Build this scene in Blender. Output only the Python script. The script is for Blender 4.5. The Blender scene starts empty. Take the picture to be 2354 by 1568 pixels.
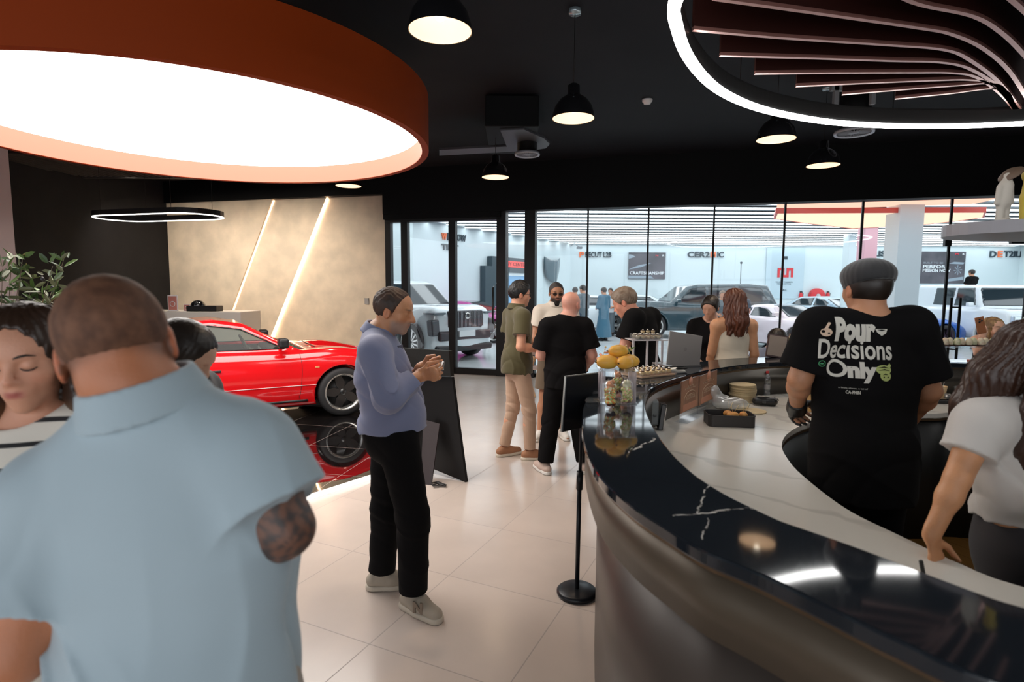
import bpy, bmesh, math, random
import numpy as np
from mathutils import Vector, Matrix, Euler
from mathutils.bvhtree import BVHTree

S = bpy.context.scene
COL = S.collection
Q = 1.0                      # mesh fineness: 1 = full

# ------------------------------------------------------------------ camera
F = 1308.0; CX = 1177.0; CY = 784.0; H = 1.69
PITCH = math.atan(121 / F); ROLL = 0.006
cam_data = bpy.data.cameras.new('camera')
cam = bpy.data.objects.new('camera', cam_data); COL.objects.link(cam)
RM = Matrix.Rotation(math.pi / 2 - PITCH, 3, 'X') @ Matrix.Rotation(ROLL, 3, 'Z')
cam.matrix_world = Matrix.Translation((0, 0, H)) @ RM.to_4x4()
cam_data.sensor_width = 36.0
cam_data.lens = F / 2354 * 36
cam_data.clip_start = 0.05; cam_data.clip_end = 200
cam_data.dof.use_dof = True
cam_data.dof.focus_distance = 4.6
cam_data.dof.aperture_fstop = 3.0
S.camera = cam

# ------------------------------------------------------------------ world, exposure
W = bpy.data.worlds.new('world'); S.world = W; W.use_nodes = True
W.node_tree.nodes['Background'].inputs[0].default_value = (0.93, 0.96, 1.0, 1)
W.node_tree.nodes['Background'].inputs[1].default_value = 1.75
S.view_settings.view_transform = 'Standard'
S.view_settings.look = 'None'
S.view_settings.exposure = 0.5
S.view_settings.gamma = 1.0
S.view_settings.use_curve_mapping = False
S.cycles.use_denoising = True
S.cycles.max_bounces = 7
S.cycles.diffuse_bounces = 3
S.cycles.glossy_bounces = 4
S.cycles.transparent_max_bounces = 12
S.cycles.transmission_bounces = 5
S.cycles.caustics_reflective = False
S.cycles.caustics_refractive = False
S.cycles.sample_clamp_indirect = 6.0

# large area / point lights of the room are made here, the lamps' own bodies later
def area(name, loc, size, power, col=(1, 1, 1), rot=(0, 0, 0), shape='DISK', spread=math.pi):
    l = bpy.data.lights.new(name, 'AREA'); l.shape = shape; l.energy = power; l.color = col
    if isinstance(size, tuple):
        l.size, l.size_y = size
    else:
        l.size = size
    l.spread = spread
    o = bpy.data.objects.new(name, l); COL.objects.link(o); o.location = loc; o.rotation_euler = rot
    return o

# ------------------------------------------------------------------ pixel helpers (2354x1568 frame)
def ray(x, y):
    return RM @ Vector(((x - CX) / F, -(y - CY) / F, -1.0))
def PZ(x, y, z):            # point of that pixel lying at height z
    r = ray(x, y); t = (z - H) / r.z
    return Vector((r.x * t, r.y * t, z))
def PY(x, y, Y):            # point of that pixel lying at depth Y
    r = ray(x, y); t = Y / r.y
    return Vector((r.x * t, Y, H + r.z * t))
GL0, GLS = 11.0, -0.27      # glass wall line  Y = GL0 + GLS*X
def PG(x, y, off=0.0):      # point of that pixel on the glass wall plane
    r = ray(x, y); t = (GL0 + off) / (r.y - GLS * r.x)
    return Vector((r.x * t, r.y * t, H + r.z * t))

# ------------------------------------------------------------------ materials
MATS = {}
def nn(nt, t, **kw):
    n = nt.nodes.new(t)
    for k, v in kw.items():
        setattr(n, k, v)
    return n
def mat(name, col=(0.8, 0.8, 0.8), rough=0.5, metal=0.0, emit=None, es=1.0, coat=0.0, spec=0.5, trans=0.0,
        noise=None, bump=None, alpha=1.0, sss=0.0, attr=None, sheen=0.0):
    """noise=(scale, second colour, detail); bump=(scale, strength)"""
    if name in MATS:
        return MATS[name]
    m = bpy.data.materials.new(name); m.use_nodes = True; nt = m.node_tree
    b = nt.nodes['Principled BSDF']
    b.inputs['Base Color'].default_value = (*col, 1)
    b.inputs['Roughness'].default_value = rough
    b.inputs['Metallic'].default_value = metal
    b.inputs['Specular IOR Level'].default_value = spec
    b.inputs['Coat Weight'].default_value = coat
    b.inputs['Coat Roughness'].default_value = 0.04
    b.inputs['Transmission Weight'].default_value = trans
    b.inputs['Alpha'].default_value = alpha
    b.inputs['Sheen Weight'].default_value = sheen
    if sss:
        b.inputs['Subsurface Weight'].default_value = sss
        b.inputs['Subsurface Radius'].default_value = (0.012, 0.005, 0.003)
        b.inputs['Subsurface Scale'].default_value = 1.0
    if emit:
        b.inputs['Emission Color'].default_value = (*emit, 1)
        b.inputs['Emission Strength'].default_value = es
    tc = nn(nt, 'ShaderNodeTexCoord')
    src = None
    if attr:
        a = nn(nt, 'ShaderNodeAttribute', attribute_name=attr); src = a.outputs['Color']
    if noise:
        n = nn(nt, 'ShaderNodeTexNoise'); n.inputs['Scale'].default_value = noise[0]
        n.inputs['Detail'].default_value = noise[2] if len(noise) > 2 else 4
        nt.links.new(tc.outputs['Object'], n.inputs['Vector'])
        mr = nn(nt, 'ShaderNodeMapRange'); mr.inputs[1].default_value = 0.35; mr.inputs[2].default_value = 0.65
        nt.links.new(n.outputs['Fac'], mr.inputs[0])
        mx = nn(nt, 'ShaderNodeMix', data_type='RGBA')
        mx.inputs['A'].default_value = (*col, 1); mx.inputs['B'].default_value = (*noise[1], 1)
        if src:
            nt.links.new(src, mx.inputs['A'])
        nt.links.new(mr.outputs[0], mx.inputs['Factor']); src = mx.outputs['Result']
    if src:
        nt.links.new(src, b.inputs['Base Color'])
    if bump:
        n = nn(nt, 'ShaderNodeTexNoise'); n.inputs['Scale'].default_value = bump[0]; n.inputs['Detail'].default_value = 5
        nt.links.new(tc.outputs['Object'], n.inputs['Vector'])
        bp = nn(nt, 'ShaderNodeBump'); bp.inputs['Strength'].default_value = bump[1]; bp.inputs['Distance'].default_value = 0.01
        nt.links.new(n.outputs['Fac'], bp.inputs['Height']); nt.links.new(bp.outputs['Normal'], b.inputs['Normal'])
    MATS[name] = m
    return m
def emis(name, col, s):
    if name in MATS:
        return MATS[name]
    m = bpy.data.materials.new(name); m.use_nodes = True; nt = m.node_tree
    nt.nodes.remove(nt.nodes['Principled BSDF'])
    e = nn(nt, 'ShaderNodeEmission'); e.inputs[0].default_value = (*col, 1); e.inputs[1].default_value = s
    nt.links.new(e.outputs[0], nt.nodes['Material Output'].inputs[0])
    MATS[name] = m
    return m
def clear(name, tint=(1, 1, 1), gloss=0.08, rough=0.02, milky=0.0, edge=.45):
    """thin clear sheet: mostly transparent with a coat of reflection, stronger at grazing angles"""
    if name in MATS:
        return MATS[name]
    m = bpy.data.materials.new(name); m.use_nodes = True; nt = m.node_tree
    nt.nodes.remove(nt.nodes['Principled BSDF'])
    t = nn(nt, 'ShaderNodeBsdfTransparent'); t.inputs[0].default_value = (*tint, 1)
    g = nn(nt, 'ShaderNodeBsdfGlossy'); g.inputs['Roughness'].default_value = rough
    lw = nn(nt, 'ShaderNodeLayerWeight'); lw.inputs[0].default_value = 0.25
    ml = nn(nt, 'ShaderNodeMath', operation='MULTIPLY_ADD'); ml.inputs[1].default_value = edge; ml.inputs[2].default_value = gloss
    nt.links.new(lw.outputs['Facing'], ml.inputs[0])
    mx = nn(nt, 'ShaderNodeMixShader'); nt.links.new(ml.outputs[0], mx.inputs[0])
    base = t.outputs[0]
    if milky:
        d = nn(nt, 'ShaderNodeBsdfDiffuse'); d.inputs[0].default_value = (0.9, 0.9, 0.9, 1)
        m2 = nn(nt, 'ShaderNodeMixShader'); m2.inputs[0].default_value = milky
        nt.links.new(t.outputs[0], m2.inputs[1]); nt.links.new(d.outputs[0], m2.inputs[2]); base = m2.outputs[0]
    nt.links.new(base, mx.inputs[1]); nt.links.new(g.outputs[0], mx.inputs[2])
    nt.links.new(mx.outputs[0], nt.nodes['Material Output'].inputs[0])
    MATS[name] = m
    return m

# ------------------------------------------------------------------ object helpers
def tag(o, label=None, cat=None, group=None, kind=None):
    if label: o['label'] = label
    if cat: o['category'] = cat
    if group: o['group'] = group
    if kind: o['kind'] = kind
    return o
def thing(name, label, cat, loc=(0, 0, 0), rz=0.0, group=None):
    o = bpy.data.objects.new(name, None); COL.objects.link(o)
    o.empty_display_size = 0.1
    o.location = loc; o.rotation_euler = (0, 0, rz)
    return tag(o, label, cat, group)
def mesh_arrays(name, V, Fq, smooth=True):
    me = bpy.data.meshes.new(name)
    V = np.asarray(V, dtype=np.float32); Fq = np.asarray(Fq, dtype=np.int32)
    me.vertices.add(len(V)); me.vertices.foreach_set('co', V.ravel())
    n, k = Fq.shape
    me.loops.add(n * k); me.loops.foreach_set('vertex_index', Fq.ravel())
    me.polygons.add(n); me.polygons.foreach_set('loop_start', np.arange(0, n * k, k, dtype=np.int32))
    me.polygons.foreach_set('use_smooth', np.full(n, smooth, dtype=bool))
    me.update(calc_edges=True); me.validate()
    return me
def link(name, me, m, parent=None):
    o = bpy.data.objects.new(name, me); COL.objects.link(o)
    if m is not None:
        for q in (m if isinstance(m, (list, tuple)) else [m]):
            me.materials.append(q)
    if parent: o.parent = parent
    return o
def setc(me, rgb):                       # per-vertex colours
    a = me.color_attributes.new('col', 'FLOAT_COLOR', 'POINT')
    c = np.ones((len(me.vertices), 4), dtype=np.float32); c[:, :3] = rgb
    a.data.foreach_set('color', c.ravel())

class MB:
    """collects shapes into one mesh"""
    def __init__(s): s.bm = bmesh.new(); s.mi = 0
    def _new(s, before):
        s.bm.verts.ensure_lookup_table(); return s.bm.verts[before:]
    def faces_mat(s, fs):
        for f in fs: f.material_index = s.mi
    def box(s, a, b, bev=0.0, rot=None, c=None, seg=2):
        """box between corners a and b; optional rotation matrix about c"""
        a, b = Vector([min(x, y) for x, y in zip(a, b)]), Vector([max(x, y) for x, y in zip(a, b)]); t = bmesh.new()
        bmesh.ops.create_cube(t, size=1)
        for v in t.verts:
            v.co = Vector([(a[i] + b[i]) / 2 + v.co[i] * (b[i] - a[i]) for i in range(3)])
        if bev > 0:
            bev = min(bev, .49 * min(abs(q) for q in (b - a)))
            bmesh.ops.bevel(t, geom=list(t.edges), offset=bev, segments=seg, profile=0.5, affect='EDGES')
        if rot is not None:
            cc = Vector(c) if c is not None else (a + b) / 2
            for v in t.verts: v.co = cc + rot @ (v.co - cc)
        s.merge(t); return s
    def merge(s, t):
        vs = {}
        for v in t.verts: vs[v.index if False else v] = s.bm.verts.new(v.co)
        for f in t.faces:
            try:
                nf = s.bm.faces.new([vs[v] for v in f.verts]); nf.material_index = s.mi
            except ValueError: pass
        t.free()
    def lathe(s, prof, c=(0, 0, 0), n=32, axis='Z', sx=1.0, sy=1.0, M=None, cap=True):
        """prof = [(r, z)...] revolved"""
        c = Vector(c); rings = []
        def tr(x, y, z):
            p = Vector((x * sx, y * sy, z))
            if axis == 'Y': p = Vector((p.x, p.z, p.y))
            if axis == 'X': p = Vector((p.z, p.x, p.y))
            if M is not None: p = M @ p
            return c + p
        for r, z in prof:
            if r < 1e-6: rings.append([s.bm.verts.new(tr(0, 0, z))])
            else: rings.append([s.bm.verts.new(tr(r * math.cos(2 * math.pi * k / n), r * math.sin(2 * math.pi * k / n), z)) for k in range(n)])
        for A, B in zip(rings, rings[1:]):
            for k in range(n):
                k2 = (k + 1) % n
                if len(A) == 1 and len(B) == 1: continue
                if len(A) == 1: f = [A[0], B[k2], B[k]]
                elif len(B) == 1: f = [A[k], A[k2], B[0]]
                else: f = [A[k], A[k2], B[k2], B[k]]
                ff = s.bm.faces.new(f); ff.material_index = s.mi; ff.smooth = True
        if cap:
            for R in (rings[0], rings[-1]):
                if len(R) > 2:
                    ff = s.bm.faces.new(R); ff.material_index = s.mi
        return s
    def cyl(s, a, b, r, r2=None, n=20):
        a, b = Vector(a), Vector(b); d = b - a
        M = d.to_track_quat('Z', 'Y').to_matrix()
        return s.lathe([(r, 0), (r if r2 is None else r2, d.length)], a, n, M=M)
    def ball(s, c, r, sx=1, sy=1, sz=1, n=16, M=None):
        pr = [(math.sin(math.pi * k / (n // 2)) * r, -math.cos(math.pi * k / (n // 2)) * r * sz) for k in range(n // 2 + 1)]
        return s.lathe(pr, c, n, sx=sx, sy=sy, M=M, cap=False)
    def tube(s, pts, r, n=8, closed=False, rz=None, up=(0, 0, 1)):
        """tube along pts; r number or list; rz = second radius along 'up' (rect when n==4)"""
        pts = [Vector(p) for p in pts]; N = len(pts); rings = []
        for i, p in enumerate(pts):
            if closed: d = pts[(i + 1) % N] - pts[i - 1]
            else: d = pts[min(i + 1, N - 1)] - pts[max(i - 1, 0)]
            d.normalize(); u = Vector(up)
            if abs(d.dot(u)) > 0.98: u = Vector((1, 0, 0))
            a = d.cross(u).normalized(); b = a.cross(d).normalized()
            ri = r[i] if isinstance(r, (list, tuple)) else r
            rj = ri if rz is None else rz
            off = math.pi / 4 if n == 4 else 0; kk = math.sqrt(2) if n == 4 else 1
            rings.append([s.bm.verts.new(p + a * (ri * kk * math.cos(off + 2 * math.pi * k / n)) + b * (rj * kk * math.sin(off + 2 * math.pi * k / n))) for k in range(n)])
        M = N if closed else N - 1
        for i in range(M):
            A, B = rings[i], rings[(i + 1) % N]
            for k in range(n):
                f = s.bm.faces.new([A[k], A[(k + 1) % n], B[(k + 1) % n], B[k]]); f.material_index = s.mi; f.smooth = n > 4
        if not closed:
            for R in (rings[0], rings[-1]):
                f = s.bm.faces.new(R); f.material_index = s.mi
        return s
    def prism(s, poly, z0, z1, M=None, o=(0, 0, 0)):
        """2D polygon (x, y) extruded z0..z1, optionally mapped by M about o"""
        o = Vector(o)
        def tr(x, y, z):
            p = Vector((x, y, z)); return o + (M @ p if M is not None else p)
        A = [s.bm.verts.new(tr(x, y, z0)) for x, y in poly]; B = [s.bm.verts.new(tr(x, y, z1)) for x, y in poly]
        n = len(poly)
        for k in range(n):
            f = s.bm.faces.new([A[k], A[(k + 1) % n], B[(k + 1) % n], B[k]]); f.material_index = s.mi
        for R in (A[::-1], B):
            f = s.bm.faces.new(R); f.material_index = s.mi
        return s
    def ring(s, outer, inner, z0, z1):
        """band between two matching closed outlines, z0..z1"""
        n = len(outer)
        V = [[s.bm.verts.new((p[0], p[1], z)) for p in L] for L in (outer, inner) for z in (z0, z1)]
        O0, O1, I0, I1 = V
        for k in range(n):
            j = (k + 1) % n
            for q in ((O0[k], O0[j], O1[j], O1[k]), (I1[k], I1[j], I0[j], I0[k]), (O1[k], O1[j], I1[j], I1[k]), (O0[j], O0[k], I0[k], I0[j])):
                f = s.bm.faces.new(q); f.material_index = s.mi
        return s
    def quad(s, pts):
        f = s.bm.faces.new([s.bm.verts.new(p) for p in pts]); f.material_index = s.mi; return s
    def build(s, name, m, parent=None, smooth=None, fix=True):
        me = bpy.data.meshes.new(name)
        if fix: bmesh.ops.recalc_face_normals(s.bm, faces=list(s.bm.faces))
        s.bm.to_mesh(me); s.bm.free()
        if smooth is not None:
            me.polygons.foreach_set('use_smooth', np.full(len(me.polygons), smooth, dtype=bool))
        return link(name, me, m, parent)

def text_geo(txt, size=1.0, extrude=0.01, fat=0.0, align='CENTER', shear=0.0):
    cu = bpy.data.curves.new('t', 'FONT'); cu.body = txt; cu.size = size; cu.extrude = extrude; cu.offset = fat
    cu.align_x = align; cu.align_y = 'CENTER'; cu.resolution_u = 3; cu.shear = shear
    ob = bpy.data.objects.new('t', cu); COL.objects.link(ob)
    dg = bpy.context.evaluated_depsgraph_get(); me = bpy.data.meshes.new_from_object(ob.evaluated_get(dg))
    bpy.data.objects.remove(ob); bpy.data.curves.remove(cu)
    return me
def text(name, txt, size, loc, rot, m, parent=None, extrude=0.01, fat=0.0, sx=1.0, align='CENTER', fit=None, kind=None):
    me = text_geo(txt, size, extrude, fat, align)
    n = len(me.vertices); co = np.empty(n * 3, np.float32); me.vertices.foreach_get('co', co); co = co.reshape(-1, 3)
    if fit:                                   # (width, height) in metres
        w = co[:, 0].max() - co[:, 0].min(); h = co[:, 1].max() - co[:, 1].min()
        co[:, 0] *= fit[0] / w; co[:, 1] *= fit[1] / h
    else: co[:, 0] *= sx
    me.vertices.foreach_set('co', co.ravel()); me.update()
    o = link(name, me, m, parent); o.location = loc; o.rotation_euler = rot
    return o
def copy_tree(o, parent=None):
    c = o.copy(); COL.objects.link(c); c.parent = parent
    for ch in [x for x in bpy.data.objects if x.parent is o]:
        copy_tree(ch, c)
    return c
def copies(o, places, labels=None):
    """places = [(loc, rz, scale)]; children copied too"""
    kids = [x for x in bpy.data.objects if x.parent is o]
    gk = {k: [x for x in bpy.data.objects if x.parent is k] for k in kids}
    out = []
    for i, (loc, rz, sc) in enumerate(places):
        c = o.copy(); COL.objects.link(c); c.location = loc; c.rotation_euler = (0, 0, rz); c.scale = (sc, sc, sc)
        if labels: c['label'] = labels[i]
        for k in kids:
            d = k.copy(); COL.objects.link(d); d.parent = c
            for g in gk[k]:
                e = g.copy(); COL.objects.link(e); e.parent = d
        out.append(c)
    return out
def smooth_closed(pts, m=8):                # Catmull-Rom through closed control points
    P = [Vector(p) for p in pts]; n = len(P); out = []
    for i in range(n):
        a, b, c, d = P[i - 1], P[i], P[(i + 1) % n], P[(i + 2) % n]
        for k in range(m):
            t = k / m
            out.append(0.5 * ((2 * b) + (c - a) * t + (2 * a - 5 * b + 4 * c - d) * t * t + (3 * b - a - 3 * c + d) * t ** 3))
    return out
def smooth_open(pts, m=8):
    P = [Vector(p) for p in pts]; n = len(P); out = []
    for i in range(n - 1):
        a, b, c, d = P[max(i - 1, 0)], P[i], P[i + 1], P[min(i + 2, n - 1)]
        for k in range(m):
            t = k / m
            out.append(0.5 * ((2 * b) + (c - a) * t + (2 * a - 5 * b + 4 * c - d) * t * t + (3 * b - a - 3 * c + d) * t ** 3))
    return out + [P[-1]]
# ------------------------------------------------------------------ implicit surfaces (smooth bodies, cloth, car shells)
def smin(a, b, k):
    if k <= 0: return np.minimum(a, b)
    h = np.maximum(k - np.abs(a - b), 0) / k
    return np.minimum(a, b) - h * h * k * 0.25
def smax(a, b, k): return -smin(-a, -b, k)
def surface_nets(f, lo, h):
    """quads of the zero surface of a sampled field"""
    s = f < 0
    nx, ny, nz = f.shape
    c = s[:-1, :-1, :-1].astype(np.int8)
    tot = np.zeros(c.shape, np.int8)
    for dx in (0, 1):
        for dy in (0, 1):
            for dz in (0, 1):
                tot += s[dx:nx - 1 + dx, dy:ny - 1 + dy, dz:nz - 1 + dz]
    act = (tot > 0) & (tot < 8)
    idx = np.argwhere(act)
    vid = np.full(act.shape, -1, np.int32); vid[act] = np.arange(len(idx), dtype=np.int32)
    offs = [(0, 0, 0), (1, 0, 0), (0, 1, 0), (1, 1, 0), (0, 0, 1), (1, 0, 1), (0, 1, 1), (1, 1, 1)]
    val = [f[idx[:, 0] + o[0], idx[:, 1] + o[1], idx[:, 2] + o[2]] for o in offs]
    acc = np.zeros((len(idx), 3), np.float32); cnt = np.zeros(len(idx), np.float32)
    for i, j in ((0, 1), (2, 3), (4, 5), (6, 7), (0, 2), (1, 3), (4, 6), (5, 7), (0, 4), (1, 5), (2, 6), (3, 7)):
        a, b = val[i], val[j]; m = (a < 0) != (b < 0)
        t = np.where(m, a / np.where(m, a - b, 1), 0)
        oi = np.array(offs[i], np.float32); oj = np.array(offs[j], np.float32)
        acc += np.where(m[:, None], oi + t[:, None] * (oj - oi), 0); cnt += m
    V = (idx + acc / cnt[:, None]) * h + np.array(lo)
    Q4 = []
    for ax in range(3):
        sl0 = [slice(1, -1)] * 3; sl1 = [slice(1, -1)] * 3
        sl0[ax] = slice(0, -1); sl1[ax] = slice(1, None)
        a = s[tuple(sl0)]; b = s[tuple(sl1)]
        e = np.argwhere(a != b); inside = a[tuple(e.T)]
        e = e + np.array([0 if k == ax else 1 for k in range(3)])
        u, v = [(1, 2), (2, 0), (0, 1)][ax]
        q = []
        for du, dv in ((0, 0), (-1, 0), (-1, -1), (0, -1)):
            g = e.copy(); g[:, u] += du; g[:, v] += dv
            q.append(vid[g[:, 0], g[:, 1], g[:, 2]])
        q = np.stack(q, 1)
        q[~inside] = q[~inside][:, ::-1]
        Q4.append(q)
    Q4 = np.concatenate(Q4)
    Q4 = Q4[(Q4 >= 0).all(1)]
    return V, Q4
def A3(v): return np.array(v, dtype=np.float32)
class Sdf:
    """list of soft primitives; ops run in order"""
    def __init__(s): s.ops = []
    def cone(s, a, b, ra, rb=None, k=0.03, n=None, fl=1.0, cuts=(), sub=False):
        s.ops.append(('c', A3(a), A3(b), ra, ra if rb is None else rb, k, None if n is None else A3(n) / np.linalg.norm(n), fl, cuts, sub)); return s
    def ell(s, c, r, k=0.03, R=None, sub=False, cuts=()):
        s.ops.append(('e', A3(c), A3(r) if hasattr(r, '__len__') else A3((r, r, r)), None if R is None else np.array(R, dtype=np.float32), k, cuts, sub)); return s
    def cut(s, p, n): s.ops.append(('p', A3(p), A3(n) / np.linalg.norm(n))); return s
    def fn(s, f): s.ops.append(('f', f)); return s        # f(field, X, Y, Z) -> field, near the surface only
    def bounds(s):
        L = []; U = []
        for o in s.ops:
            if o[0] == 'c' and not o[9]:
                m = max(o[3], o[4]); L.append(np.minimum(o[1], o[2]) - m); U.append(np.maximum(o[1], o[2]) + m)
            if o[0] == 'e' and not o[6]:
                m = o[2].max() if o[3] is not None else o[2]; L.append(o[1] - m); U.append(o[1] + m)
        return np.min(L, 0) - 0.03, np.max(U, 0) + 0.03
    def mesh(s, h):
        lo, hi = s.bounds(); n = np.ceil((hi - lo) / h).astype(int) + 2
        f = np.full(n, 1.0, np.float32)
        ax = [lo[i] + h * np.arange(n[i], dtype=np.float32) for i in range(3)]
        def blk(l, u):
            i0 = np.clip(np.floor((l - lo) / h).astype(int), 0, n); i1 = np.clip(np.ceil((u - lo) / h).astype(int) + 1, 0, n)
            return tuple(slice(a, b) for a, b in zip(i0, i1))
        for o in s.ops:
            if o[0] == 'c':
                _, a, b, ra, rb, k, nrm, fl, cuts, sub = o
                m = max(ra, rb) + k + 2.5 * h
                sl = blk(np.minimum(a, b) - m, np.maximum(a, b) + m)
                X = ax[0][sl[0]][:, None, None] - a[0]; Y = ax[1][sl[1]][None, :, None] - a[1]; Z = ax[2][sl[2]][None, None, :] - a[2]
                if X.size * Y.size * Z.size == 0: continue
                ba = b - a
                if nrm is not None:
                    t = (X * nrm[0] + Y * nrm[1] + Z * nrm[2]) * (1 / fl - 1)
                    X = X + t * nrm[0]; Y = Y + t * nrm[1]; Z = Z + t * nrm[2]
                    t = ba.dot(nrm) * (1 / fl - 1); ba = ba + t * nrm
                L2 = float(ba.dot(ba)) + 1e-9
                t = np.clip((X * ba[0] + Y * ba[1] + Z * ba[2]) / L2, 0, 1)
                d = np.sqrt((X - t * ba[0]) ** 2 + (Y - t * ba[1]) ** 2 + (Z - t * ba[2]) ** 2) - (ra + (rb - ra) * t)
                if nrm is not None: d = d * (0.5 + 0.5 * fl)
            elif o[0] == 'e':
                _, c, r, R, k, cuts, sub = o
                m = (r.max() if R is not None else r) + k + 2.5 * h
                sl = blk(c - m, c + m)
                X = ax[0][sl[0]][:, None, None] - c[0]; Y = ax[1][sl[1]][None, :, None] - c[1]; Z = ax[2][sl[2]][None, None, :] - c[2]
                if X.size * Y.size * Z.size == 0: continue
                if R is not None:
                    X, Y, Z = (X * R[0, 0] + Y * R[1, 0] + Z * R[2, 0], X * R[0, 1] + Y * R[1, 1] + Z * R[2, 1], X * R[0, 2] + Y * R[1, 2] + Z * R[2, 2])
                k0 = np.sqrt((X / r[0]) ** 2 + (Y / r[1]) ** 2 + (Z / r[2]) ** 2)
                k1 = np.sqrt((X / r[0] ** 2) ** 2 + (Y / r[1] ** 2) ** 2 + (Z / r[2] ** 2) ** 2) + 1e-6
                d = np.minimum(k0 * (k0 - 1) / k1, 1.0); d = np.maximum(d, -float(r.max()))
            elif o[0] == 'p':
                f = np.maximum(f, (ax[0][:, None, None] - o[1][0]) * o[2][0] + (ax[1][None, :, None] - o[1][1]) * o[2][1] + (ax[2][None, None, :] - o[1][2]) * o[2][2])
                continue
            else:
                g = np.nonzero(np.abs(f) < 0.035)
                f[g] = o[1](f[g], ax[0][g[0]], ax[1][g[1]], ax[2][g[2]]); continue
            for cp, cn in cuts:
                cn = A3(cn) / np.linalg.norm(cn)
                xx = ax[0][sl[0]][:, None, None]; yy = ax[1][sl[1]][None, :, None]; zz = ax[2][sl[2]][None, None, :]
                d = np.maximum(d, (xx - cp[0]) * cn[0] + (yy - cp[1]) * cn[1] + (zz - cp[2]) * cn[2])
            f[sl] = smax(f[sl], -d, k) if sub else smin(f[sl], d, k)
        f[0] = f[-1] = 1; f[:, 0] = f[:, -1] = 1; f[:, :, 0] = f[:, :, -1] = 1
        return surface_nets(f, lo, h)
def sdf_obj(name, sd, h, m, parent=None, colfn=None):
    V, Fq = sd.mesh(h * Q)
    me = mesh_arrays(name, V, Fq)
    if colfn is not None and len(me.vertices):
        co = np.empty(len(me.vertices) * 3, np.float32); me.vertices.foreach_get('co', co)
        setc(me, colfn(co.reshape(-1, 3)))
    return link(name, me, m, parent)
def grid_mesh(name, fun, lo, hi, h, m, parent=None):
    """mesh of fun(X, Y, Z) < 0 sampled on a grid"""
    h = h * Q
    ax = [np.arange(lo[i], hi[i] + h, h, dtype=np.float32) for i in range(3)]
    f = fun(ax[0][:, None, None], ax[1][None, :, None], ax[2][None, None, :]).astype(np.float32)
    f = np.ascontiguousarray(np.broadcast_to(f, tuple(len(a) for a in ax))).copy()
    f[0] = f[-1] = 1; f[:, 0] = f[:, -1] = 1; f[:, :, 0] = f[:, :, -1] = 1
    V, Fq = surface_nets(f, lo, h)
    return link(name, mesh_arrays(name, V, Fq), m, parent)
def poly2(px, pz, X, Z):
    """signed distance to a 2D polygon"""
    P = list(zip(px, pz)); n = len(P)
    d = np.full(np.broadcast(X, Z).shape, 1e9, np.float32); s = np.ones(d.shape, np.float32)
    for i in range(n):
        ax_, az = P[i]; bx, bz = P[i - 1]
        ex, ez = bx - ax_, bz - az
        wx = X - ax_; wz = Z - az
        t = np.clip((wx * ex + wz * ez) / (ex * ex + ez * ez), 0, 1)
        d = np.minimum(d, (wx - ex * t) ** 2 + (wz - ez * t) ** 2)
        c1 = Z >= az; c2 = Z < bz; c3 = ex * wz > ez * wx
        flip = (c1 & c2 & c3) | (~c1 & ~c2 & ~c3)
        s = np.where(flip, -s, s)
    return s * np.sqrt(d)
# ------------------------------------------------------------------ people
def V3(*a): return np.array(a, dtype=np.float64)
def unit(v): v = np.asarray(v, float); return v / (np.linalg.norm(v) + 1e-9)
def hand(sd, w, d, pn, side, s=1.0, curl=0.35, spread=1.0, thumb=0.5, curls=None):
    """palm, five fingers; w wrist, d hand direction, pn palm normal (the way it closes), side = thumb side"""
    d = unit(d); pn = unit(pn - d * np.dot(pn, d)); c = unit(side - d * np.dot(side, d) - pn * np.dot(side, pn))
    sd.cone(w - d * .01, w + d * .075 * s, .027 * s, .038 * s, k=.02, n=pn, fl=.42)
    base0 = w + d * .078 * s
    L = [.072, .080, .074, .058]
    for i in range(4):
        o = (1.5 - i) * .0205 * s
        p = base0 + c * o - d * (abs(i - 1.2) * .004 * s) ; dd = unit(d + c * (1.5 - i) * .06 * spread)
        cu = (curls[i] if curls else curl) + .04 * i
        pr = p - dd * .02 * s; ang = 0
        for j, fr in enumerate((.46, .30, .24)):
            ang += cu * (0.75 if j == 0 else 1.0)
            v = dd * math.cos(ang) + pn * math.sin(ang)
            q = p + v * L[i] * fr * s
            r0 = (.0092 - .0008 * j) * s; r1 = (.0086 - .0010 * j) * s
            sd.cone(p, q, r0, r1, k=.004 if j else .010); p = q
    p = w + d * .022 * s + c * .026 * s; v = unit(d * .65 + c * .65 + pn * (.25 + thumb * .5))
    q = p + v * .042 * s; sd.cone(w + d * .015 * s + c * .012 * s, q, .017 * s, .0115 * s, k=.012)
    v2 = unit(d * .95 + c * (.35 - thumb * .5) + pn * (.2 + thumb * .6))
    r = q + v2 * .030 * s; sd.cone(q, r, .0112 * s, .0095 * s, k=.004)
    v3 = unit(v2 + pn * .3 * thumb); sd.cone(r, r + v3 * .022 * s, .0095 * s, .0078 * s, k=.003)

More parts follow.
